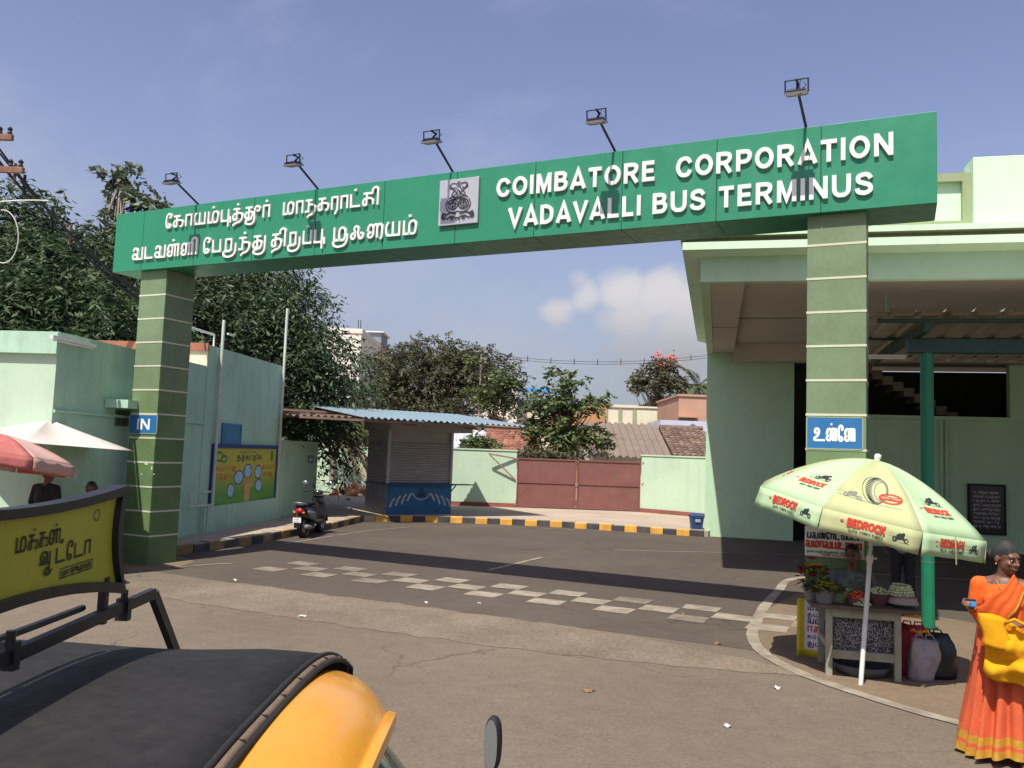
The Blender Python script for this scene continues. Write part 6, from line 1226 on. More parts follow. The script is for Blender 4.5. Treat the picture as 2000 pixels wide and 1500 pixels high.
# windscreen and front body
top_ = [(p[0]-.006,p[1]*.95,p[2]-.03) for p in sp_]; n = len(top_)
low = [(.64-.10*abs(-1+2*j/(n-1))**2.2, (-1+2*j/(n-1))*.56, .98) for j in range(n)]
MB().loft([[tuple(lerp(Vector(a),Vector(b),t)) for a, b in zip(top_,low)] for t in np.linspace(0,1,6)], closed=False).build('windscreen', GLS, auto, smooth=True)
for j in (0,n-1): MB().tube([top_[j],tuple(Vector(top_[j]).lerp(Vector(low[j]),.5)),low[j]], .02, 8).build('screen_pillar', RUB, auto)
MB().tube([tuple(Vector(top_[n//2]).lerp(Vector(low[n//2]),t)+Vector((.012,0,0))) for t in (0.35,.6,.9)], .008, 6).build('wiper', RUB, auto)
cowl = []
for i in range(8):
    t = i/7; ring = []
    for j in range(n):
        u = -1+2*j/(n-1); ring.append((.64+.12*math.sin(t*1.5)-.10*abs(u)**2.2-.20*t*t*abs(u), u*(.56-.22*t*t), .98-.66*t))
    cowl.append(ring)
MB().loft(cowl, closed=False).build('front_cowl', AY, auto, smooth=True, solid=.006)
hl_ = MB().lathe([(.0,.04),(.07,.03),(.085,0),(.07,-.06)], (.78,0,.78), 18, axis='x').build('headlight', STEEL, auto, smooth=True); MB().lathe([(.0,.052),(.05,.048),(.066,.036)], (.78,0,.78), 18, axis='x').build('lens', glass_mat('lamp_lens', (.8,.8,.75), .08, .6), hl_, smooth=True)
MB().box(-1.95,.35,-.55,.55,.30,.36).build('floor', RUB, auto)
bod = MB()
for sg in (-1,1): bod.add([(-1.95,sg*.62,.36),(-.62,sg*.62,.36),(-.62,sg*.62,.72),(-.75,sg*.62,.80),(-1.95,sg*.62,.92)], [(0,1,2,3,4)]);
bod.add([(-1.95,-.62,.36),(-1.95,.62,.36),(-1.95,.62,1.05),(-1.95,-.62,1.05)], [(0,1,2,3)]); bod.build('rear_body', AY, auto, solid=.02)
for sg in (-1,1):
    MB().tube([(-1.93,sg*.6,.9),(-1.93,sg*.6,1.36)], .02, 8).build('roof_post', RUB, auto); MB().tube([(-.62,sg*.6,.72),(-.62,sg*.6,1.36)], .016, 8).build('roof_post', RUB, auto); MB().tube([(.0,sg*.6,1.36),(.30,sg*.58,.98)], .016, 8).build('roof_post', RUB, auto)
MB().box(-1.7,-1.1,-.55,.55,.361,.72).build('rear_seat', VIN, auto, bevel=.04); MB().box(-1.85,-1.70,-.55,.55,.721,1.2).build('seat_back', VIN, auto, bevel=.04); MB().box(-.62,-.25,-.28,.28,.361,.70).build('driver_seat', VIN, auto, bevel=.04)
MB().tube([(.30,0,.6),(.20,0,1.0)], .03, 8).build('steering_column', RUB, auto); MB().tube([(.16,-.32,1.02),(.21,-.1,1.0),(.21,.1,1.0),(.16,.32,1.02)], .016, 8).build('handlebar', RUB, auto)
def wheel(par, x, y, r, w):
    o = MB().lathe([(r*.62,-w/2),(r*.92,-w/2),(r,-w*.3),(r,w*.3),(r*.92,w/2),(r*.62,w/2)], (x,y,r), 28, axis='y', cap=False).build('wheel', RUB, par, smooth=True, flat_angle=40); MB().lathe([(.03,-w*.55),(r*.55,-w*.35),(r*.63,-w*.48),(r*.63,w*.48),(r*.55,w*.35),(.03,w*.55)], (x,y,r), 22, axis='y').build('rim', STEEL, o, smooth=True, flat_angle=40)
wheel(auto, .74,0,.20,.10); wheel(auto, -1.35,.52,.20,.10); wheel(auto, -1.35,-.52,.20,.10)
MB().loft([[(.74+.25*math.cos(a), y, .20+.25*math.sin(a)) for a in np.linspace(.3,2.8,10)] for y in (-.08,.08)], closed=False).build('mudguard', AY, auto, smooth=True, solid=.006)
# wing mirror on the far side
mpos = root_matrix(auto).inverted() @ atD(960,1455,1.95)
mr = []; 
for dx, sc in ((.0,.0),(0,.86),(.004,.97),(.014,1.0),(.026,.93),(.034,.6),(.036,.0)): mr.append([(mpos.x-.005+dx, mpos.y+.020*sc*math.cos(a)*(1 if abs(math.cos(a)) < .8 else .95), mpos.z+.064*sc*(abs(math.sin(a))**.75)*math.copysign(1,math.sin(a))) for a in np.linspace(0,2*math.pi,28,endpoint=False)])
mi = MB().loft(mr, True).xf(Matrix.Translation(mpos) @ Matrix.Rotation(R(68),4,'Z') @ Matrix.Translation(-mpos)).build('wing_mirror', RUB, auto, smooth=True, flat_angle=40)
mg_ = MB().loft([[(mpos.x-.0065, mpos.y+.016*sc*math.cos(a), mpos.z+.057*sc*(abs(math.sin(a))**.75)*math.copysign(1,math.sin(a))) for a in np.linspace(0,2*math.pi,28,endpoint=False)] for sc in (.02,1)], True).xf(Matrix.Translation(mpos) @ Matrix.Rotation(R(68),4,'Z') @ Matrix.Translation(-mpos)); mg_.build('mirror_glass', mat('mirror_silver', (0.30,0.30,0.29), rough=0.3, metal=0.5, var=0.0), mi)
MB().tube([(mpos.x+.012,mpos.y,mpos.z-.075),(mpos.x+.02,mpos.y+.0,mpos.z-.16),(mpos.x-.02,mpos.y-.02,mpos.z-.26),(.34,.52,1.12),(.42,.48,1.02)], .008, 8).build('mirror_arm', RUB, auto)
MB().tube([(mpos.x+.012,mpos.y,mpos.z-.06),(mpos.x+.03,mpos.y,mpos.z-.075),(mpos.x+.045,mpos.y,mpos.z-.12)], .010, 8).build('mirror_clamp', RUB, auto)
# roof carrier and its yellow board
AI = root_matrix(auto).inverted(); bxl = -.44
rail_z = 1.722
def carrier(dx):
    zf = lambda y: rail_z+.015*(abs(y)/HW)
    return [(bxl+dx,-HW-.06,1.55),(bxl+dx,-.57,zf(.5))]+[(bxl+dx,y,zf(y)) for y in (-.3,0,.3)]+[(bxl+dx,.57,zf(.5)),(bxl+dx,HW+.06,1.55)]
cp = carrier(0)
for a, b in zip(cp[:-1],cp[1:]): MB().bar(a, b, .017,.024).build('carrier_bar', BLACKM, auto)
MB().tube([(bxl-.03,-.5,rail_z+.022),(bxl-.03,.3,rail_z+.026)], .007, 6).build('carrier_rod', BLACKM, auto)
for y in (-.45,.0,.42): MB().box(bxl-.014,bxl+.014,y-.009,y+.009,rail_z-.022,rail_z+.026).build('clamp', BLACKM, auto); MB().lathe([(.008,0),(.008,.018)], (bxl,y,rail_z+.026), 8).build('bolt', BLACKM, auto)
SB = .385; ZR = rail_z+.018
adv = thing('advert_board', 'curved yellow Tamil advert board in a black frame on the auto roof', 'sign', AO+(Matrix.Rotation(AANG,3,'Z') @ Vector((bxl,0,ZR))), AANG)
zc_ = 1.892-ZR
def outl():
    P = []
    for t in np.linspace(-1,1,15): P.append((t*(SB-.012), zc_+.083+.024*t*t))
    for t in np.linspace(1,-1,9)[1:-1]: P.append((SB-.012-.022*(1-t*t)+.012*(1-t), zc_-.012+t*.118))
    for t in np.linspace(1,-1,15): P.append((t*(SB+.014), zc_-.085-.045*t*t))
    for t in np.linspace(-1,1,9)[1:-1]: P.append((-SB+.012+.022*(1-t*t)-.012*(1-t), zc_-.012+t*.118))
    return P
o1 = outl(); k = len(o1)
o2 = [(p[0]*(1-.024/SB), zc_+(p[1]-zc_)*(1-.022/.105)) for p in o1]
YBM = mat('advert_yellow', (0.42,0.40,0.035), rough=0.45, var=0.08, scale=4, streak=0.15)
pnl = MB(); pnl.add([(0.0,p[0],p[1]) for p in o2], [tuple(range(k))]); pnl.add([(-.012,p[0],p[1]) for p in o2], [tuple(range(k-1,-1,-1))]); pnl.build('panel', YBM, adv)
frm = MB()
for i in range(k):
    j = (i+1) % k; a, b, c, d = o1[i], o1[j], o2[j], o2[i]
    q = [(x, p[0], p[1]) for x in (.014,-.022) for p in (a,b,c,d)]; frm.add(q, [(0,1,2,3),(7,6,5,4),(0,4,5,1),(2,6,7,3)])
frm.build('frame', BLACKM, adv)
for y in (-.33,.33): MB().bar((-.004,y,-.03),(-.004,y,zc_-.085), .016,.016).build('support', BLACKM, adv)
fa2 = lambda x, y, d: (.0006+d, x, y+.03*(x-.1))
BLKT = mat('advert_black', (0.02,0.02,0.015), rough=0.5)
text(adv, ta("m k' k L'"), -.010, .130, zc_+.008, .027, .17, fa2, None, .001, BLKT, split=True, gap=.12, world=False)
text(adv, la('.'), .137, .146, zc_+.008, .026, .28, fa2, None, .001, BLKT, world=False)
text(adv, ta("AA T' ee T aa"), .065, .250, zc_-.030, .029, .17, fa2, None, .001, BLKT, gap=.08, world=False)
bxm = MB()
for q in ((.14,.262,-.062,-.060),(.14,.262,-.044,-.042),(.14,.142,-.060,-.044),(.26,.262,-.060,-.044)): bxm.add([fa2(q[0],zc_+q[2],.001),fa2(q[1],zc_+q[2],.001),fa2(q[1],zc_+q[3],.001),fa2(q[0],zc_+q[3],.001)], [(0,1,2,3)])
bxm.build('printed_box', BLKT, adv); scribble(adv, .146, .258, zc_-.056, .009, .22, fa2, .001, BLKT, 4, world=False, name='lettering')
ribbon_ = MB(); ribbon(ribbon_, [Vector((.265+.011*math.cos(i*math.pi/8), zc_+.045+.011*math.sin(i*math.pi/8))) for i in range(16)], True, .002, fa2, None, .0015); ribbon_.build('printed_ring', BLKT, adv)
# ------------------------------------------------------------------ parked scooter
sp0 = G(588,1050); SCANG = CAM_YAW+R(83)
sco = thing('scooter', 'black scooter parked at the striped kerb near the poster', 'scooter', sp0, SCANG)      # local x forward
SBK = mat('scooter_black', (0.022,0.022,0.027), rough=0.25, coat=0.5, var=0.05); SGY = mat('scooter_grey', (0.16,0.16,0.17), rough=0.4, var=0.1)
TLR = mat('tail_red', (0.42,0.012,0.012), rough=0.15, var=0.05); TLO = mat('indicator_orange', (0.62,0.17,0.02), rough=0.2, var=0.05); CHR = mat('chrome', (0.7,0.7,0.72), rough=0.1, metal=1.0, var=0.0)
wheel(sco, .05,0,.235,.10); wheel(sco, 1.27,0,.235,.10)
def oval(cx, cz, ry, rz, x, n=16, p=.8): return [(x, ry*(abs(math.cos(a))**p)*math.copysign(1,math.cos(a)), cz+rz*(abs(math.sin(a))**p)*math.copysign(1,math.sin(a))) for a in np.linspace(0,2*math.pi,n,endpoint=False)]
MB().loft([oval(0,.62,.06,.05,-.22),oval(0,.60,.13,.13,-.15),oval(0,.57,.17,.17,.02),oval(0,.54,.19,.19,.25),oval(0,.50,.18,.19,.45),oval(0,.44,.14,.15,.58)], True, True).build('rear_body', SBK, sco, smooth=True)
for sg in (-1,1): MB().loft([[(x, sg*(.172+.012*math.sin((x+.2)*4)), z) for z in (zl,(zl+zh)/2,zh)] for x, zl, zh in ((-.12,.55,.62),(.05,.44,.60),(.25,.38,.58),(.42,.36,.52))], closed=False).build('side_panel', SGY, sco, smooth=True, solid=.02)
MB().loft([oval(0,.735,.10,.03,-.20),oval(0,.76,.14,.045,-.05),oval(0,.765,.15,.05,.2),oval(0,.75,.13,.05,.45),oval(0,.74,.08,.03,.58)], True, True).build('seat', VIN, sco, smooth=True)
MB().tube([(-.06,-.14,.74),(-.24,-.12,.79),(-.27,0,.80),(-.24,.12,.79),(-.06,.14,.74)], .013, 8).build('grab_rail', STEEL, sco, smooth=True)
tlm = MB().loft([oval(0,.61,.06,.035,-.245),oval(0,.61,.085,.05,-.225),oval(0,.61,.10,.06,-.19)], True, True).build('tail_light', TLR, sco, smooth=True)
for sg in (-1,1): MB().ball((-.205,sg*.105,.575),(.03,.035,.025),10,6).build('indicator', TLO, sco, smooth=True)
MB().loft([[(-.24,-.06,.50),(-.24,.06,.50)],[(-.30,-.07,.34),(-.30,.07,.34)],[(-.29,-.07,.24),(-.29,.07,.24)]], closed=False).build('mudguard', SBK, sco, solid=.01)
pl2 = MB().box(-.318,-.31,-.095,.095,.36,.47).build('number_plate', WHITE, sco); 
for k in range(2): text(pl2, la('TN'[:2]) if False else [TA['T'],TA['p'],TA['T']], -.06, .06, .375+.048*k, .03, .2, lambda x,y,d: (-.3185-d,-x,y), None, .0005, BLKT, split=False, world=False, name='characters')
MB().loft([[(-.20,y,.30),(.05,y,.52),(.30,y,.30)] for y in (-.07,.07)], closed=False).build('inner_guard', RUB, sco, smooth=True, solid=.008)
MB().tube([(.35,-.16,.22),(.0,-.19,.24),(-.22,-.19,.27)], [.03,.05,.055], 12).build('exhaust', SGY, sco, smooth=True); MB().box(.1,.55,-.12,.12,.18,.34).build('engine', RUB, sco, bevel=.03)
MB().loft([[(.50,y,.30),(.80,y,.26),(.98,y,.34)] for y in (-.17,0,.17)], closed=False).build('footboard', RUB, sco, smooth=True, solid=.04)
MB().loft([[(x+.03*abs(u), u*w, z) for u in np.linspace(-1,1,9)] for x, z, w in ((.98,.30,.17),(1.02,.5,.19),(.99,.72,.17),(.95,.90,.12))], closed=False).build('leg_shield', SBK, sco, smooth=True, solid=.03)
MB().loft([[(1.27+.26*math.cos(a), y, .235+.26*math.sin(a)) for a in np.linspace(.1,2.6,10)] for y in (-.08,0,.08)], closed=False).build('front_guard', SBK, sco, smooth=True, solid=.012)
for sg in (-1,1): MB().tube([(1.27,sg*.07,.235),(1.02,sg*.07,.75)], .02, 8).build('fork', STEEL, sco)
MB().loft([oval(0,.97,.06,.05,.86),oval(0,.98,.13,.06,.93),oval(0,.97,.10,.06,1.04)], True, True).build('handlebar_cowl', SBK, sco, smooth=True)
for sg in (-1,1):
    MB().tube([(.93,sg*.08,.98),(.88,sg*.22,1.0),(.83,sg*.34,1.0)], .016, 8).build('handlebar', RUB, sco); m2 = MB().tube([(.90,sg*.2,1.0),(.90,sg*.28,1.10),(.89,sg*.30,1.17)], .007, 6).build('mirror', RUB, sco)
    MB().ball((.89,sg*.31,1.20),(.018,.065,.05),12,8).build('mirror_head', CHR if sg < 0 else STEEL, m2, smooth=True)
MB().tube([(.30,.10,.2),(.22,.26,.01)], .012, 6).build('side_stand', RUB, sco)
# ------------------------------------------------------------------ people
SKIN = mat('brown_skin', (0.155,0.072,0.042), rough=0.5, var=0.08, scale=12, spec=0.45); HAIR = mat('black_hair', (0.012,0.010,0.010), rough=0.45, var=0.3, scale=30); HAIRG = mat('greying_hair', (0.025,0.024,0.025), rough=0.7, var=0.35, scale=40, col2=(0.07,0.068,0.066), amt=0.6, spec=0.15)
LIP = mat('lip', (0.16,0.045,0.035), rough=0.45); EYEW = mat('eye_white', (0.45,0.42,0.38), rough=0.3); EYEB = mat('eye_dark', (0.012,0.008,0.006), rough=0.2); GOLD = mat('gold_border', (0.52,0.28,0.035), rough=0.42, metal=0.3, var=0.2, scale=25)
def cone(mb, a, ra, b, rb, n=12):
    """tapered capsule"""
    a, b = Vector(a), Vector(b); d = b-a; L = max(d.length, 1e-5); d = d/L; pts, rs = [], []
    for t in np.linspace(-1.45, 0, 6)[:-1]: pts.append(a+d*ra*math.sin(t)); rs.append(max(.0008, ra*math.cos(t)))
    for t in np.linspace(0, 1, 5): pts.append(a+d*L*t); rs.append(lerp(ra, rb, t))
    for t in np.linspace(0, 1.45, 6)[1:]: pts.append(b+d*rb*math.sin(t)); rs.append(max(.0008, rb*math.cos(t)))
    mb.tube(pts, rs, n)
def fuse(mb, name, m, parent, voxel=.010, smooth=5, extra=None):
    """one continuous skin over overlapping solids: voxel remesh, then smoothing"""
    me = mb.mesh(name, m); o = bpy.data.objects.new(name, me); COL.objects.link(o)
    r_ = o.modifiers.new('r', 'REMESH'); r_.mode = 'VOXEL'; r_.voxel_size = voxel; s_ = o.modifiers.new('s', 'SMOOTH'); s_.iterations = smooth; s_.factor = .5
    dg = bpy.context.evaluated_depsgraph_get(); new = bpy.data.meshes.new_from_object(o.evaluated_get(dg)); o.modifiers.clear(); o.data = new; bpy.data.meshes.remove(me); new.name = name
    new.polygons.foreach_set('use_smooth', [True]*len(new.polygons)); new.materials.clear(); new.materials.append(m); o.parent = parent; return o
def hand(mb, wrist, d, up, s=1.0, curl=.5, side=1):
    """palm, four unequal fingers with bends, and a thumb from the side of the palm"""
    w = Vector(wrist); d = Vector(d).normalized(); up = Vector(up); up = (up-d*up.dot(d)).normalized(); sd = d.cross(up)*side
    for q in (-.022,-.007,.008,.022): cone(mb, w+d*.012*s+sd*q*.7*s, .013*s, w+d*.078*s+sd*q*s, .0125*s, 8)
    for q, L in ((-.026,.055),(-.009,.068),(.009,.074),(.025,.066)):
        k0 = w+d*.082*s+sd*q*s; d1 = (d*math.cos(curl)-up*math.sin(curl)).normalized(); k1 = k0+d1*L*.52*s; d2 = (d*math.cos(curl*2.2)-up*math.sin(curl*2.2)).normalized(); k2 = k1+d2*L*.5*s; cone(mb, k0, .0092*s, k1, .0085*s, 8); cone(mb, k1, .0085*s, k2, .007*s, 8)
    t0 = w+d*.02*s+sd*.024*s; t1 = t0+(d*.6+sd*.75-up*.15).normalized()*.04*s; t2 = t1+(d*.85+sd*.15-up*.45).normalized()*.034*s; cone(mb, t0, .012*s, t1, .0105*s, 8); cone(mb, t1, .0105*s, t2, .008*s, 8)
def head(mb, c, look, s=1.0):
    """head with brow, cheeks, nose, lips, chin and ears; returns its frame"""
    c = Vector(c); f = Vector(look).normalized(); r_ = f.cross(Vector((0,0,1))).normalized(); u = r_.cross(f); M = Matrix((r_, f, u)).transposed()
    P = lambda x, y, z: c+M @ Vector((x*s, y*s, z*s)); B = lambda p, rad, n=12: mb.ball(P(*p), tuple(q*s for q in rad), n, 8, rot=M)
    B((0,-.012,.028),(.074,.092,.088)); B((0,.022,-.030),(.060,.066,.080)); B((0,.052,-.085),(.026,.026,.022)); B((0,.066,.030),(.050,.022,.016)); B((.034,.060,-.022),(.022,.022,.022)); B((-.034,.060,-.022),(.022,.022,.022))
    cone(mb, P(0,.082,.018), .0085*s, P(0,.104,-.022), .0125*s, 8); B((.012,.094,-.027),(.010,.010,.008),8); B((-.012,.094,-.027),(.010,.010,.008),8); B((0,.084,-.052),(.022,.012,.008),8); B((0,.082,-.064),(.019,.012,.008),8)
    for sg in (-1,1): B((sg*.076,-.012,-.008),(.010,.018,.030),8)
    return P, M
def face(parent, P, M, s=1.0, bindi=False):
    for sg in (-1,1):
        e = MB().ball(P(sg*.030,.0775,.006), (.0135*s,.007*s,.0075*s), 10, 6, rot=M).build('eye', EYEW, parent, smooth=True); MB().ball(P(sg*.030,.0832,.006), (.006*s,.003*s,.0062*s), 8, 5, rot=M).build('pupil', EYEB, e, smooth=True); MB().tube([P(sg*.014,.090,.024), P(sg*.032,.089,.030), P(sg*.050,.076,.023)], .0032*s, 6).build('eyebrow', HAIR, parent); MB().tube([P(sg*.016,.083,.0125), P(sg*.030,.0855,.0155), P(sg*.046,.075,.011)], .0022*s, 5).build('eyelid', HAIR, e)
    MB().tube([P(-.022,.088,-.058), P(0,.0955,-.0575), P(.022,.088,-.058)], [.002*s,.005*s,.002*s], 6).build('mouth', LIP, parent)
    if bindi: MB().ball(P(0,.091,.040), .006*s, 8, 5).build('forehead_mark', mat('vermilion', (0.30,0.02,0.02), rough=0.7), parent)
# ---- woman in the orange sari, walking at the right edge
wp = G(1966,1482); wbear = math.atan2(3.71, 6.27)
wom = thing('person', 'woman in an orange sari with gold border walking at the right edge', 'person', (wp.x,wp.y,0), CAM_YAW-wbear)   # local: x image right, y away from the camera
bm_ = MB(); hc = (.015,-.005,1.445); look = (.72,-.68,-.16); WP_, WM_ = head(bm_, hc, look, 1.02)
cone(bm_, (.0,.02,1.30), .055, (.01,.0,1.39), .050); bm_.ball((0,.02,1.14),(.155,.105,.20)); bm_.ball((0,.02,.86),(.17,.125,.17)); cone(bm_, (0,.02,.90), .13, (0,.02,1.10), .125)
for sg in (-1,1): cone(bm_, (sg*.06,.02,1.26), .055, (sg*.155,.02,1.235), .052)
sR, eR, wR = Vector((-.165,.02,1.235)), Vector((-.20,.02,1.035)), Vector((-.215,-.20,1.105)); cone(bm_, sR, .050, eR, .040); cone(bm_, eR, .039, wR, .026); hand(bm_, wR, (-.10,-.55,.35), (.2,.3,.9), 1.0, .75, -1)
sL, eL, wL = Vector((.165,.02,1.235)), Vector((.225,.0,1.02)), Vector((.115,-.20,1.01)); cone(bm_, sL, .050, eL, .040); cone(bm_, eL, .039, wL, .026); hand(bm_, wL, (-.75,-.35,-.05), (.0,-.55,.7), 1.0, .9, 1)
for sg, hx, ax, ay in ((-1,-.09,-.11,.10),(1,.09,.10,-.12)): cone(bm_, (hx,.02,.80), .085, (lerp(hx,ax,.5),ay*.4,.45), .058); cone(bm_, (lerp(hx,ax,.5),ay*.4,.45), .055, (ax,ay,.08), .036); cone(bm_, (ax,ay+.02,.045), .035, (ax+.02,ay-.13,.028), .026); 
for q in (-.022,-.008,.006,.018,.03): cone(bm_, (.12+q,-.24,.028), .012, (.125+q*1.2,-.275+abs(q)*.5,.022), .009, 8)
fuse(bm_, 'body', SKIN, wom, .0075, 3); face(wom, WP_, WM_, 1.02, True)
ORG = mat('orange_sari', (0.66,0.115,0.022), rough=0.8, var=0.09, scale=5, trans=0.12, spec=0.15, bump=0.3, bscale=40); ORB2 = mat('orange_blouse', (0.70,0.125,0.02), rough=0.8, var=0.07, scale=6, spec=0.15, bump=0.4, bscale=35); ORD = mat('sari_fall', (0.60,0.115,0.045), rough=0.75, var=0.12, scale=5, trans=0.12, spec=0.2, bump=0.3, bscale=40)
bl_ = MB(); bl_.ball((0,.02,1.135),(.172,.122,.17)); bl_.ball((.05,-.055,1.13),(.075,.06,.065)); bl_.ball((-.065,-.055,1.13),(.075,.06,.065)); cone(bl_, (0,.02,.93), .142, (0,.02,1.10), .140)
for sg in (-1,1): cone(bl_, (sg*.07,.025,1.245), .055, (sg*.16,.02,1.235), .062)
cone(bl_, sR, .063, sR.lerp(eR,.62), .056); cone(bl_, sL, .063, sL.lerp(eL,.62), .056)
fuse(bl_, 'blouse', ORB2, wom, .010, 4)
# pleated skirt: rings with folds that deepen towards the hem, gold bands at the bottom
def skirt_pt(a, z):
    t = (1.0-z)/.97; w = .175+.135*t**1.35; d = .135+.115*t**1.35; c, s = math.cos(a), math.sin(a); front = max(0.0, -s)
    fold = (.010+.034*t)*math.sin(15*a+2.2*t+1.6*math.sin(3*a))*(.45+.9*front)*(.55+.45*math.sin(2.3*a+1.1)**2)+.018*t*math.sin(5*a+1.0-2*t)+.006*math.sin(31*a+4*t)*front
    return (.02*t+(w+fold)*c-.035*t*(c < 0)*(-c), .02+(d+fold)*s-.05*t*front, z)
zs = [1.0-.93*(i/34) for i in range(35)]; NA = 120
sk = MB(); rings = [[skirt_pt(2*math.pi*j/NA, z+(.018*math.sin(3*2*math.pi*j/NA)+.03*math.cos(2*math.pi*j/NA-.6))*(1-(z-.07)/.93)) for j in range(NA)] for z in zs]
for i in range(34):
    band = i in (30,32) ; border = i >= 29
    for j in range(NA):
        k = (j+1) % NA; sk.add([rings[i][j], rings[i][k], rings[i+1][k], rings[i+1][j]], [(0,3,2,1)], 1 if (border and i != 31) else 0)
so = sk.build('sari_skirt', [ORD, GOLD], wom, smooth=True)
bmw = bmesh.new(); bmw.from_mesh(so.data); bmesh.ops.remove_doubles(bmw, verts=bmw.verts, dist=.0005); bmw.to_mesh(so.data); bmw.free(); so.data.polygons.foreach_set('use_smooth', [True]*len(so.data.polygons))
# pallu: a draped band from the right hip over the left shoulder
dr = MB(); rows = []; nD = 26
for i in range(nD+1):
    t = i/nD; row = []
    for j in range(13):
        v = -1+2*j/12; wdt = lerp(.16,.075,t); ang = lerp(R(215),R(300),t); cx, cy, cz = (.19*math.cos(ang), .02+.155*math.sin(ang), lerp(.93,1.27,t**1.2)); y_ = cy-.040-.006*math.sin(9*v+5*t); row.append((cx+v*wdt*.45, y_+(.10*t**4), cz-v*wdt*.75+.012*math.sin(14*t)))
    rows.append(row)
dr.add([p for r_ in rows for p in r_], [(i*13+j, i*13+j+1, (i+1)*13+j+1, (i+1)*13+j) for i in range(nD) for j in range(12)]); dr.m = [1 if (q % 12) == 11 else 0 for q in range(nD*12)]
dr.build('sari_drape', [ORG, GOLD], wom, smooth=True, solid=.006)
tail = MB(); rows = [[(.13+.10*v+.02*math.sin(5*v+z_*6), .12+.03*math.cos(4*v), z_) for v in np.linspace(-1,1,10)] for z_ in np.linspace(1.27,.55,12)]; tail.loft(rows, closed=False); tail.build('sari_tail', ORG, wom, smooth=True, solid=.006)
hr = MB(); hr.ball(WP_(0,-.018,.047), (.0800,.0935,.083), 16, 10, rot=WM_); hr.ball(WP_(0,-.115,.0), (.045,.04,.045), 12, 8, rot=WM_); hr.ball(WP_(.044,-.03,.02), (.038,.052,.056), 12, 8, rot=WM_); hr.ball(WP_(-.044,-.03,.02), (.038,.052,.056), 12, 8, rot=WM_); fuse(hr, 'hair', HAIRG, wom, .008, 4)
fl = MB(); [fl.ball(WP_(-.075+.012*math.cos(q), -.065, .012+.012*math.sin(q)), .011, 8, 5) for q in (0,2.1,4.2)]; fl.build('hair_flower', mat('pink_flower', (0.62,0.10,0.22), rough=0.6), wom, smooth=True)
for sg in (-1,1): MB().ball(WP_(sg*.083,-.005,-.040), .007, 8, 5).build('earring', GOLD, wom, smooth=True)
MB().tube([(-.05,-.045,1.285),(-.03,-.085,1.235),(.02,-.095,1.225),(.06,-.07,1.25),(.075,-.03,1.29)], .003, 6).build('necklace', GOLD, wom)
for q in (.80,.85): 
    p = eR.lerp(wR,q); dd = (wR-eR).normalized(); u_ = dd.orthogonal().normalized(); v_ = dd.cross(u_); MB().tube([p+(u_*math.cos(a)+v_*math.sin(a))*.033 for a in np.linspace(0,6.283,17)], .003, 5).build('bangle', GOLD, wom)
# what she holds
ph_ = Matrix.Translation(wom.location) @ Matrix.Rotation(wom.rotation_euler.z,4,'Z')
bl2 = thing('small_purse', 'small blue purse held in the right hand of the woman in the sari', 'purse', ph_ @ Vector((-.222,-.285,1.105)), wom.rotation_euler.z)
BLU = mat('bright_blue_plastic', (0.03,0.26,0.62), rough=0.35, var=0.1); MB().box(-.03,.045,-.022,.022,0,.045).build('body', BLU, bl2, bevel=.008); MB().box(-.028,.043,-.024,.024,.0455,.052).build('zip', BLACKM, bl2)
YEL = mat('yellow_cloth_bag', (0.70,0.34,0.012), rough=0.9, var=0.1, scale=6, trans=0.1, spec=0.1, bump=0.4, bscale=60, grain=0.06)
bag = thing('cloth_bag', 'yellow cloth bag held in front of the orange sari', 'bag', ph_ @ Vector((.06,-.27,.56)), wom.rotation_euler.z)
def bagpt(u, v, side):        # u 0..1 across, v 0..1 upward
    x = lerp(-.20,.24,u)+.03*math.sin(v*3)*(1-u)-.03*v; zb = .02+.13*abs(u-.55)**1.3*1.4-.02*math.sin(u*9); zt = .50-.10*u+.03*math.sin(u*5.2)-.05*max(0,u-.2)*math.sin(u*3); z = lerp(zb, zt, v)
    b_ = math.sin(math.pi*min(1,max(0,u)))**.55*math.sin(math.pi*min(1,v*.9+.08))**.7; fold = .016*math.sin(11*u+7*v)+.013*math.sin(17*v-6*u)+.020*math.exp(-((u-.28-.5*(v-.4))/.07)**2)-.028*math.exp(-((v-.33-.35*(u-.3))/.06)**2)*math.exp(-((u-.35)/.25)**2)
    return (x, (-1 if side else 1)*(.012+.045*b_)-fold*(1.25 if side else .2), z)
for side in (1,0):
    mb = MB(); rows = [[bagpt(u,v,side) for u in np.linspace(0,1,31)] for v in np.linspace(0,1,27)]; mb.loft(rows, closed=False); mb.build('front_cloth' if side else 'back_cloth', YEL, bag, smooth=True, solid=.003)
mb = MB(); rows = [[(lerp(-.20,-.03,u)-.02*v+.01*math.sin(6*v), -.075-.03*math.sin(math.pi*u)+.02*v, lerp(.30,.515,v)-.03*u) for u in np.linspace(0,1,8)] for v in np.linspace(0,1,10)]; mb.loft(rows, closed=False); mb.build('folded_flap', YEL, bag, smooth=True, solid=.004)
MB().tube([(-.06,-.06,.46),(.0,-.085,.50),(.05,-.06,.47),(.10,-.05,.44)], .011, 8).build('handle', YEL, bag, smooth=True)
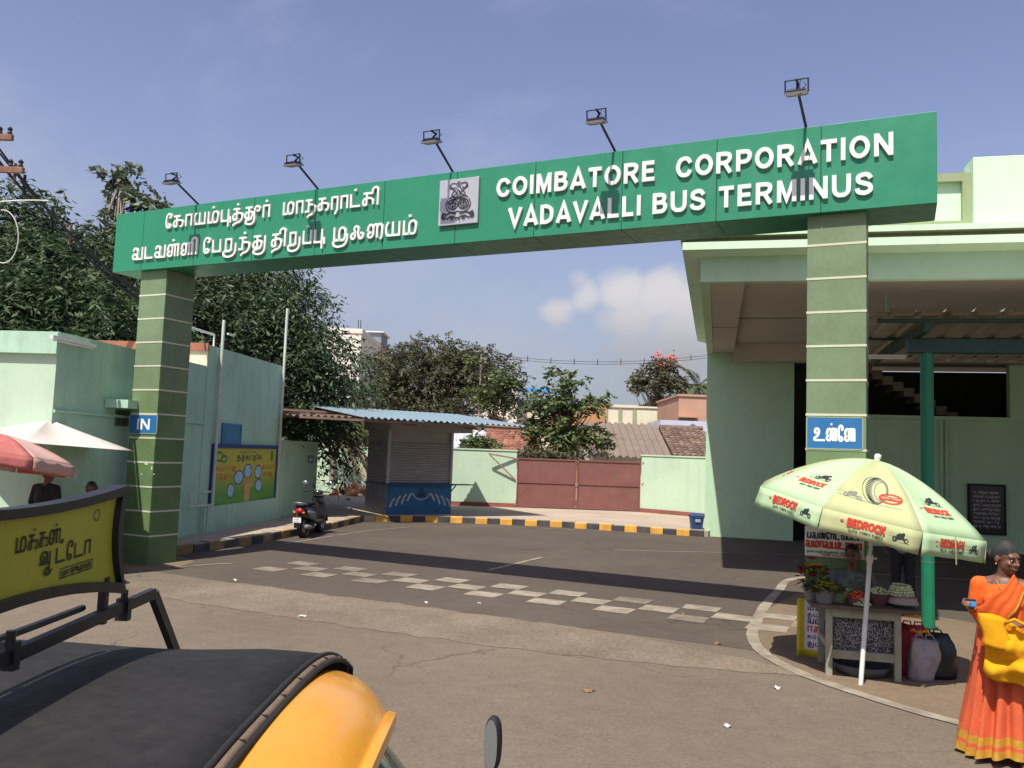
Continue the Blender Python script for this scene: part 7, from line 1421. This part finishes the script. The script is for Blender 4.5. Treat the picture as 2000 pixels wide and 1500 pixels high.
# ---- flower seller seated behind the table
def seated(label, loc, rotz, top, cover, hairm, hz=1.07):
    o = thing('person', label, 'person', loc, rotz); mb = MB(); c = (0,0,hz); P, M = head(mb, c, (-.15,-1,-.18), 1.0); sh = hz-.21
    cone(mb, (0,.02,sh+.02), .052, (0,.0,hz-.06), .048); mb.ball((0,.03,sh-.14),(.16,.11,.20)); mb.ball((0,.05,sh-.40),(.18,.14,.15))
    for sg in (-1,1):
        s_ = Vector((sg*.17,.03,sh-.01)); e_ = Vector((sg*.24,-.02,sh-.26)); w_ = Vector((sg*.12,-.24,sh-.22)); cone(mb, (0,.03,sh), .06, s_, .052); cone(mb, s_, .05, e_, .04); cone(mb, e_, .039, w_, .026); hand(mb, w_, (-sg*.3,-1,-.1), (0,0,1), 1, .6, sg)
        k_ = Vector((sg*.16,-.30,sh-.46)); cone(mb, (sg*.09,.03,sh-.47), .085, k_, .062); cone(mb, k_, .058, (sg*.15,-.22,.08), .036); cone(mb, (sg*.15,-.22,.05), .035, (sg*.15,-.36,.03), .025)
    fuse(mb, 'body', SKIN, o, .013, 3); face(o, P, M)
    t = MB(); t.ball((0,.03,sh-.15),(.178,.13,.21)); cone(t, (0,.04,sh-.40), .16, (0,.03,sh-.15), .15)
    for sg in (-1,1): s_ = Vector((sg*.17,.03,sh-.01)); e_ = Vector((sg*.24,-.02,sh-.26)); cone(t, (sg*.05,.03,sh+.0), .062, s_, .064); cone(t, s_, .063, s_.lerp(e_,.8), .056)
    fuse(t, 'blouse', top, o, .014, 4)
    k = MB(); k.ball((0,.05,sh-.42),(.205,.17,.15)); 
    for sg in (-1,1): k_ = Vector((sg*.16,-.30,sh-.46)); cone(k, (sg*.09,.03,sh-.47), .105, k_, .085); cone(k, k_, .082, (sg*.14,-.23,.14), .10)
    fuse(k, 'skirt', cover, o, .016, 5)
    d = MB(); rows = []
    for i in range(15):
        u = i/14; rows.append([(lerp(-.02,.22,v)-.30*u+.015*math.sin(9*v+u*4), -.115-.03*math.sin(3*u)+.10*abs(v-.5)+.17*max(0,.25-u)*3*0, lerp(sh+.06,sh-.42,u)-.05*v+.02*math.sin(4*u)) for v in np.linspace(0,1,8)])
    d.loft(rows, closed=False); d.build('drape', cover, o, smooth=True, solid=.006)
    h = MB(); h.ball(P(0,-.025,.042), (.080,.093,.086), 14, 9, rot=M); h.ball(P(0,-.11,-.03), (.05,.045,.06), 10, 7, rot=M); fuse(h, 'hair', hairm, o, .011, 3)
    st_ = thing('stool', 'low wooden stool under the seated flower seller', 'stool', loc, rotz); MB().box(-.17,.17,-.08,.20,sh-.585,sh-.55).build('seat', WOODB, st_)
    for x in (-.14,.14):
        for y in (-.05,.17): MB().box(x-.02,x+.02,y-.02,y+.02,0,sh-.586).build('leg', WOODB, st_)
    return o
GBL = mat('grey_blue_blouse', (0.10,0.13,0.14), rough=0.8, var=0.1, scale=8); GPT = mat('grey_patterned_sari', (0.10,0.11,0.09), rough=0.8, var=0.5, scale=40, col2=(0.24,0.26,0.22), amt=0.6)
sp_ = atD(1664,1085,9.35); seated('flower seller in a grey blouse sitting behind the stall table', (sp_.x,sp_.y,.0), CAM_YAW-R(22), GBL, GPT, HAIR, hz=sp_.z)
# ---- standing figures
def standing(label, loc, rotz, height, shirt, trousers, hairm, look=(0,-1,0), arms=0.15, skirt=False, long_hair=False, armpose=None):
    s = height/1.68; o = thing('person', label, 'person', loc, rotz); mb = MB(); P, M = head(mb, (0,0,1.56*s), look, s); V = lambda x, y, z: Vector((x*s,y*s,z*s))
    cone(mb, V(0,.02,1.40), .052*s, V(0,.005,1.50), .050*s); mb.ball(V(0,.02,1.22),(.165*s,.105*s,.20*s)); mb.ball(V(0,.02,.95),(.155*s,.11*s,.15*s)); cone(mb, V(0,.02,.98), .125*s, V(0,.02,1.2), .13*s); W = []
    for sg in (-1,1):
        s_, e_, w_ = V(sg*.18,.02,1.36), V(sg*(.22+arms*.2),.03,1.08), V(sg*(.20+arms*.3),-.08,.86)
        if armpose and sg in armpose: e_, w_ = (V(*q) for q in armpose[sg])
        W.append((sg,s_,e_,w_)); cone(mb, V(sg*.05,.02,1.39), .055*s, s_, .055*s); cone(mb, s_, .052*s, e_, .041*s); cone(mb, e_, .04*s, w_, .027*s); hand(mb, w_, (w_-e_), (0,-1,.2), s, .45, sg)
        cone(mb, V(sg*.085,.02,.90), .088*s, V(sg*.10,.0,.48), .058*s); cone(mb, V(sg*.10,.0,.48), .056*s, V(sg*.11,.03,.08), .038*s); cone(mb, V(sg*.11,.03,.045), .038*s, V(sg*.125,-.13,.03), .028*s)
    fuse(mb, 'body', SKIN, o, .014, 3); face(o, P, M, s)
    t = MB(); t.ball(V(0,.02,1.22),(.182*s,.125*s,.205*s)); cone(t, V(0,.02,.90), .155*s, V(0,.02,1.2), .150*s)
    for sg, s_, e_, w_ in W: cone(t, V(sg*.05,.02,1.38), .064*s, s_, .068*s); cone(t, s_, .066*s, s_.lerp(e_,.75), .060*s)
    fuse(t, 'shirt', shirt, o, .015, 4); k = MB()
    if skirt:
        k.lathe([(.15*s,1.0*s),(.18*s,.8*s),(.22*s,.4*s),(.25*s,.10*s),(.24*s,.09*s)], (0,.02,0), 24); 
    else:
        k.ball(V(0,.02,.92),(.172*s,.13*s,.13*s))
        for sg in (-1,1): cone(k, V(sg*.085,.02,.90), .102*s, V(sg*.10,.0,.48), .082*s); cone(k, V(sg*.10,.0,.48), .080*s, V(sg*.11,.03,.12), .070*s)
    fuse(k, 'skirt' if skirt else 'trousers', trousers, o, .015, 4)
    h = MB(); h.ball(P(0,-.022,.044), (.081*s,.094*s,.085*s), 14, 9, rot=M)
    if long_hair: h.ball(P(0,-.09,-.02), (.07*s,.05*s,.09*s), 10, 7, rot=M)
    fuse(h, 'hair', hairm, o, .011, 3); return o
BKS = mat('black_shirt', (0.015,0.015,0.018), rough=0.8, var=0.1); DKT = mat('dark_trousers', (0.012,0.012,0.016), rough=0.8, var=0.1); LIL = mat('lilac_shirt', (0.36,0.27,0.42), rough=0.8, var=0.15, scale=8); OCH = mat('orange_dress', (0.55,0.20,0.04), rough=0.8, var=0.1)
q = atD(1763,1100,13.0); standing('man in lilac shirt and black trousers standing in shade behind the stall umbrella', (q.x,q.y,.004), CAM_YAW+R(150), 1.66, LIL, DKT, HAIR)
q = atD(97,900,12.3); standing('man in black seen from behind under the white umbrella at left', (q.x,q.y,0), CAM_YAW+R(165), 1.64, BKS, DKT, HAIR)
q = atD(181,900,12.9); standing('girl in orange facing the camera near the left pillar, behind the advert board', (q.x,q.y,0), CAM_YAW-R(20), 1.42, OCH, OCH, HAIR, skirt=True, long_hair=True)
# ---- stall furniture behind the advert board at left
q = G(205,1108); crt = thing('vendor_cart', 'dark wooden vendor box under the white umbrella beside the left pillar', 'cart', (q.x-.9,q.y-.1,0), CAM_YAW)
MB().box(-.45,.45,-.3,.3,.35,.75).build('box', WOODB, crt, bevel=.01); MB().box(-.5,.5,-.35,.35,.751,.79).build('top', WOODG, crt)
for x in (-.4,.4):
    for y in (-.25,.25): MB().box(x-.025,x+.025,y-.025,y+.025,0,.349).build('leg', WOODB, crt)
# litter on the road
rs = random.Random(21); LIT = [mat('paper_scrap', (0.6,0.57,0.5), rough=0.9), mat('dry_leaf', (0.22,0.14,0.06), rough=0.9)]
LL_ = ['dry leaf on the asphalt beyond the sign shadow','paper scrap at the left end of the chequered band','paper scrap on the rough strip below the checks','dry leaf on the asphalt near the curved edge line','paper scrap outside the edge line near the stall','paper scrap just below the middle of the checks','dry leaf between the checks and the edge line','paper scrap on the rough strip beside the auto roof','paper scrap on open asphalt at lower right','dry leaf in the middle of the open foreground']
for k, (px, py) in enumerate(((725,1061),(460,1134),(833,1178),(1402,1258),(1518,1345),(936,1180),(1330,1200),(590,1205),(1420,1420),(1150,1350))):
    p = G(px, py); s = rs.uniform(.02,.045); mb = MB(); mb.loft([[(s*(i-1.5)*.7, s*(j-1.5)*.6, .012+.012*math.sin(i*2+j*1.3+k)) for i in range(4)] for j in range(4)], closed=False); mb.xf(Matrix.Translation(p) @ Matrix.Rotation(rs.uniform(0,6),4,'Z')); o = mb.build('paper_scrap' if k % 3 else 'dry_leaf', LIT[0 if k % 3 else 1], smooth=True, solid=.002)
    tag(o, LL_[k], 'litter')
